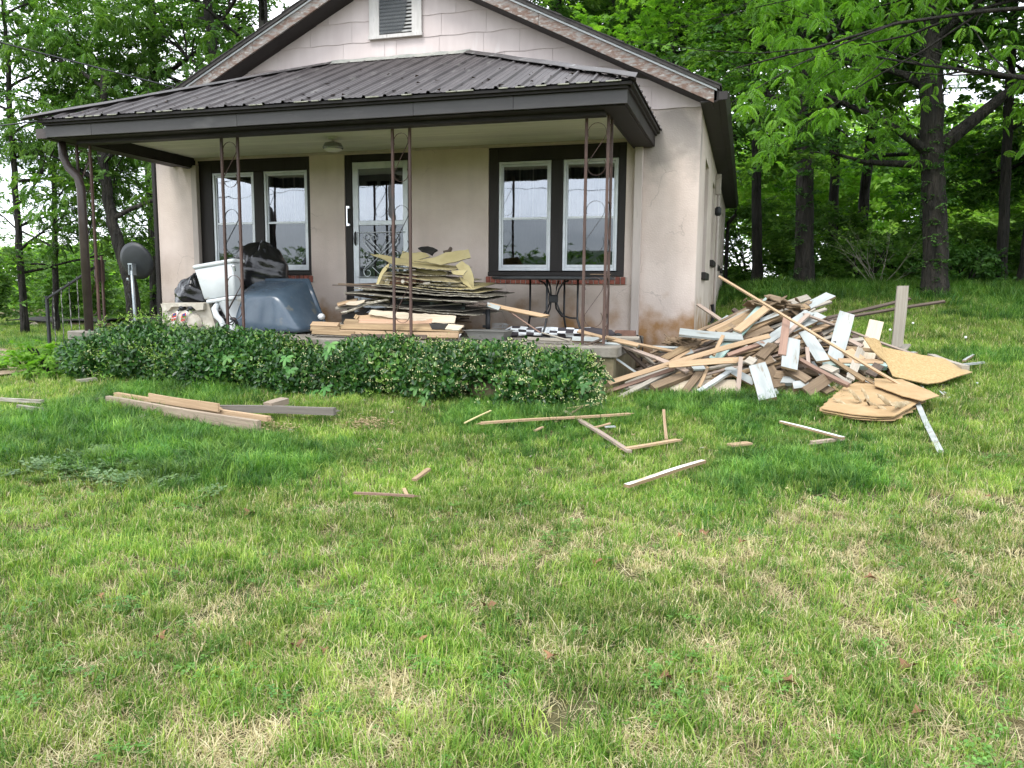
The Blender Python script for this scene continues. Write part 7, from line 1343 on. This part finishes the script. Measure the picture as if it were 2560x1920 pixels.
for i,(xa,xb,lab) in enumerate(bushes):
    q=np.random.default_rng(60+i); n=int(1650*(xb-xa)); x=q.uniform(xa-.05,xb+.05,n); tz=topz(x)+.03+.16*(fbm(x,x*0+2,.33)-.5)*2; fy=-2.62-.30*vn(x,x*0+3,.6); bz=-.50
    face=q.random(n); v=q.random(n)
    # most sprays sit on the lawn side or top of a rounded hedge section
    u=q.uniform(0,1,n); ang=u*math.pi*.62; z=np.where(u<.62,bz+.03+(tz-bz-.12)*(u/.62),tz-.12+.12*np.sin((u-.62)/.38*math.pi/2)); bul=fbm(x+5,z*1.3,.33); y=np.where(u<.62,fy-.10*np.sin(u/.62*math.pi)+.42*(bul-.5),fy+(u-.62)/.38*.55)+q.normal(0,.03,n); z+=.05*(fbm(x,y,.2)-.5)
    k=~((np.abs(x-2.45)<.27)&(z<-.22)&(q.random(n)<.96)); x,y,z=x[k],y[k],z[k]; m=len(x)
    t=empty('hedge_bush',((xa+xb)/2,-2.4,-.5),lab,'bush','bushes of the hedge in front of the porch')
    bud=q.random(m)<np.clip((x-.2)*.35,0.03,.42)*(fbm(x,z,.3)>.45)
    rot=lambda mm:np.stack([-.5*np.ones(mm)*0+q.normal(.55,.35,mm),q.normal(0,.35,mm),q.uniform(-.9,.9,mm)],1)
    P=np.stack([x,y,z],1)
    scatter('foliage',P[~bud],rot(int((~bud).sum())),q.uniform(.5,1.15,int((~bud).sum())),q.integers(0,4,int((~bud).sum())),HS,t)
    if bud.sum(): scatter('budding_foliage',P[bud],rot(int(bud.sum())),q.uniform(.8,1.2,int(bud.sum())),np.zeros(int(bud.sum())),HB,t)
    ms=int(64*(xb-xa)); xs_=q.uniform(xa,xb,ms); zs=topz(xs_)+.03+q.uniform(-.0,.13,ms)*(1+.9*(xs_<-1.3)); ys_=q.uniform(-2.55,-2.1,ms)
    ms2=int(70*(xb-xa)); x2=q.uniform(xa,xb,ms2); x2=np.where(np.abs(x2-2.45)<.3,x2-.6,x2); z2=topz(x2)-q.uniform(.03,.45,ms2); y2=-2.78-.30*vn(x2,x2*0+3,.6)
    X=np.r_[xs_,x2];Y=np.r_[ys_,y2];Z=np.r_[zs,z2]; mm=len(X); scatter('fresh_shoots',np.stack([X,Y,Z],1),rot(mm),q.uniform(.5,.85,mm),q.integers(0,2,mm),HY,t)
    b=MB()
    for k in range(int(26*(xb-xa))):
        a=q.uniform(xa,xb); b.tube([(a,-2.35+q.normal(0,.08),-.55),(a+q.normal(0,.08),-2.45,-.3),(a+q.normal(0,.14),-2.55+q.normal(0,.08),float(topz(a))-.05)],[.010,.007,.003],4,cap=False)
    for k in range(int(22*(xb-xa))):
        a=q.uniform(xa,xb); z=float(topz(a)); b.tube([(a,-2.35,z-.1),(a+q.normal(0,.03),-2.35+q.normal(0,.05),z+.08),(a+q.normal(0,.05),-2.35+q.normal(0,.08),z+q.uniform(.10,.20))],.0022,3,cap=False)
    b.build('stem',pm('green_stem',(.05,.07,.03),(.10,.12,.05),bump=0),t)
# light weeds at the left end
shrub('weed_clump','pale green leafy weeds at the left end of the hedge by the stair rail',-3.0,-2.45,.42,.35,.42,'star',60,71,smin=.45,smax=.75,low=-.02)
shrub('weed_clump','lower weeds between the stair rail and the hedge',-3.75,-2.1,.45,.35,.30,'star',55,72,smin=.4,smax=.7,low=-.05)
# five-fingered creeper leaves
def creeper(px,label,s_=.10,seed=0):
    q=random.Random(seed); x,y,z=px; t=empty('creeper',(x,y,z),label,'creeper','five leaved creepers in the hedge')
    for k in range(q.randint(2,3)):
        c=Vector((x+q.uniform(-.09,.09),y+q.uniform(-.03,.03),z+q.uniform(-.06,.08))); fwd=Vector((q.uniform(-.3,.3),-.75,.65)).normalized(); e=Vector((1,0,0)).cross(fwd).normalized(); e2=fwd.cross(e)
        vs=[];fs=[];at=[]
        for j in range(5): a=R(-110+55*j)+math.pi/2+q.uniform(-.1,.1); leaf(vs,fs,at,c,(e2*math.cos(a)+e*math.sin(a)*1)+fwd*-.15,fwd,s_*(1.1 if j==2 else .85),s_*.42,q.random(),'oval')
        me=bpy.data.meshes.new('leaf'); me.from_pydata([tuple(Vector(v)-Vector((x,y,z))) for v in vs],[],fs); me.materials.append(CRP); a_=me.attributes.new('tone','FLOAT','FACE'); a_.data.foreach_set('value',at); ob=bpy.data.objects.new('leaf',me); COL.objects.link(ob); ob.parent=t; ob['_o']=(x,y,z)
    part('stalk',t,MATS['green_stem'],lambda b:b.tube([(x,y+.1,z-.15),(x,y+.03,z)],.003,4))
CRP=leafmat('creeper_leaf',(.06,.19,.04),(.09,.25,.05),(.14,.32,.07),trans=.25,rough=.45,big=3)
for i,(p,lab) in enumerate([((1.93,-3.05,-.42),'creeper sprig with spread leaves at the hedge foot, right of centre'),((2.95,-3.02,-.40),'creeper sprig with broad leaves at the right hedge foot'),((3.10,-3.05,-.45),'creeper sprig lowest at the right end of the hedge'),((3.42,-2.95,-.33),'creeper sprig beside the porch foundation corner'),((-.65,-2.95,-.25),'creeper sprig in the middle height of the left hedge'),((-.25,-2.98,-.22),'creeper sprig right of the one in the left hedge'),((.55,-3.0,-.18),'creeper sprig in the third hedge bush'),((.85,-3.02,-.42),'creeper sprig low under the third hedge bush'),((.95,-2.95,-.02),'creeper sprig near the top of the hedge below the planks'),((-1.9,-2.85,-.42),'creeper sprig at the left hedge foot')]): creeper(p,lab,seed=i)
for o in bpy.data.objects:
    if '_o' in o: del o['_o']
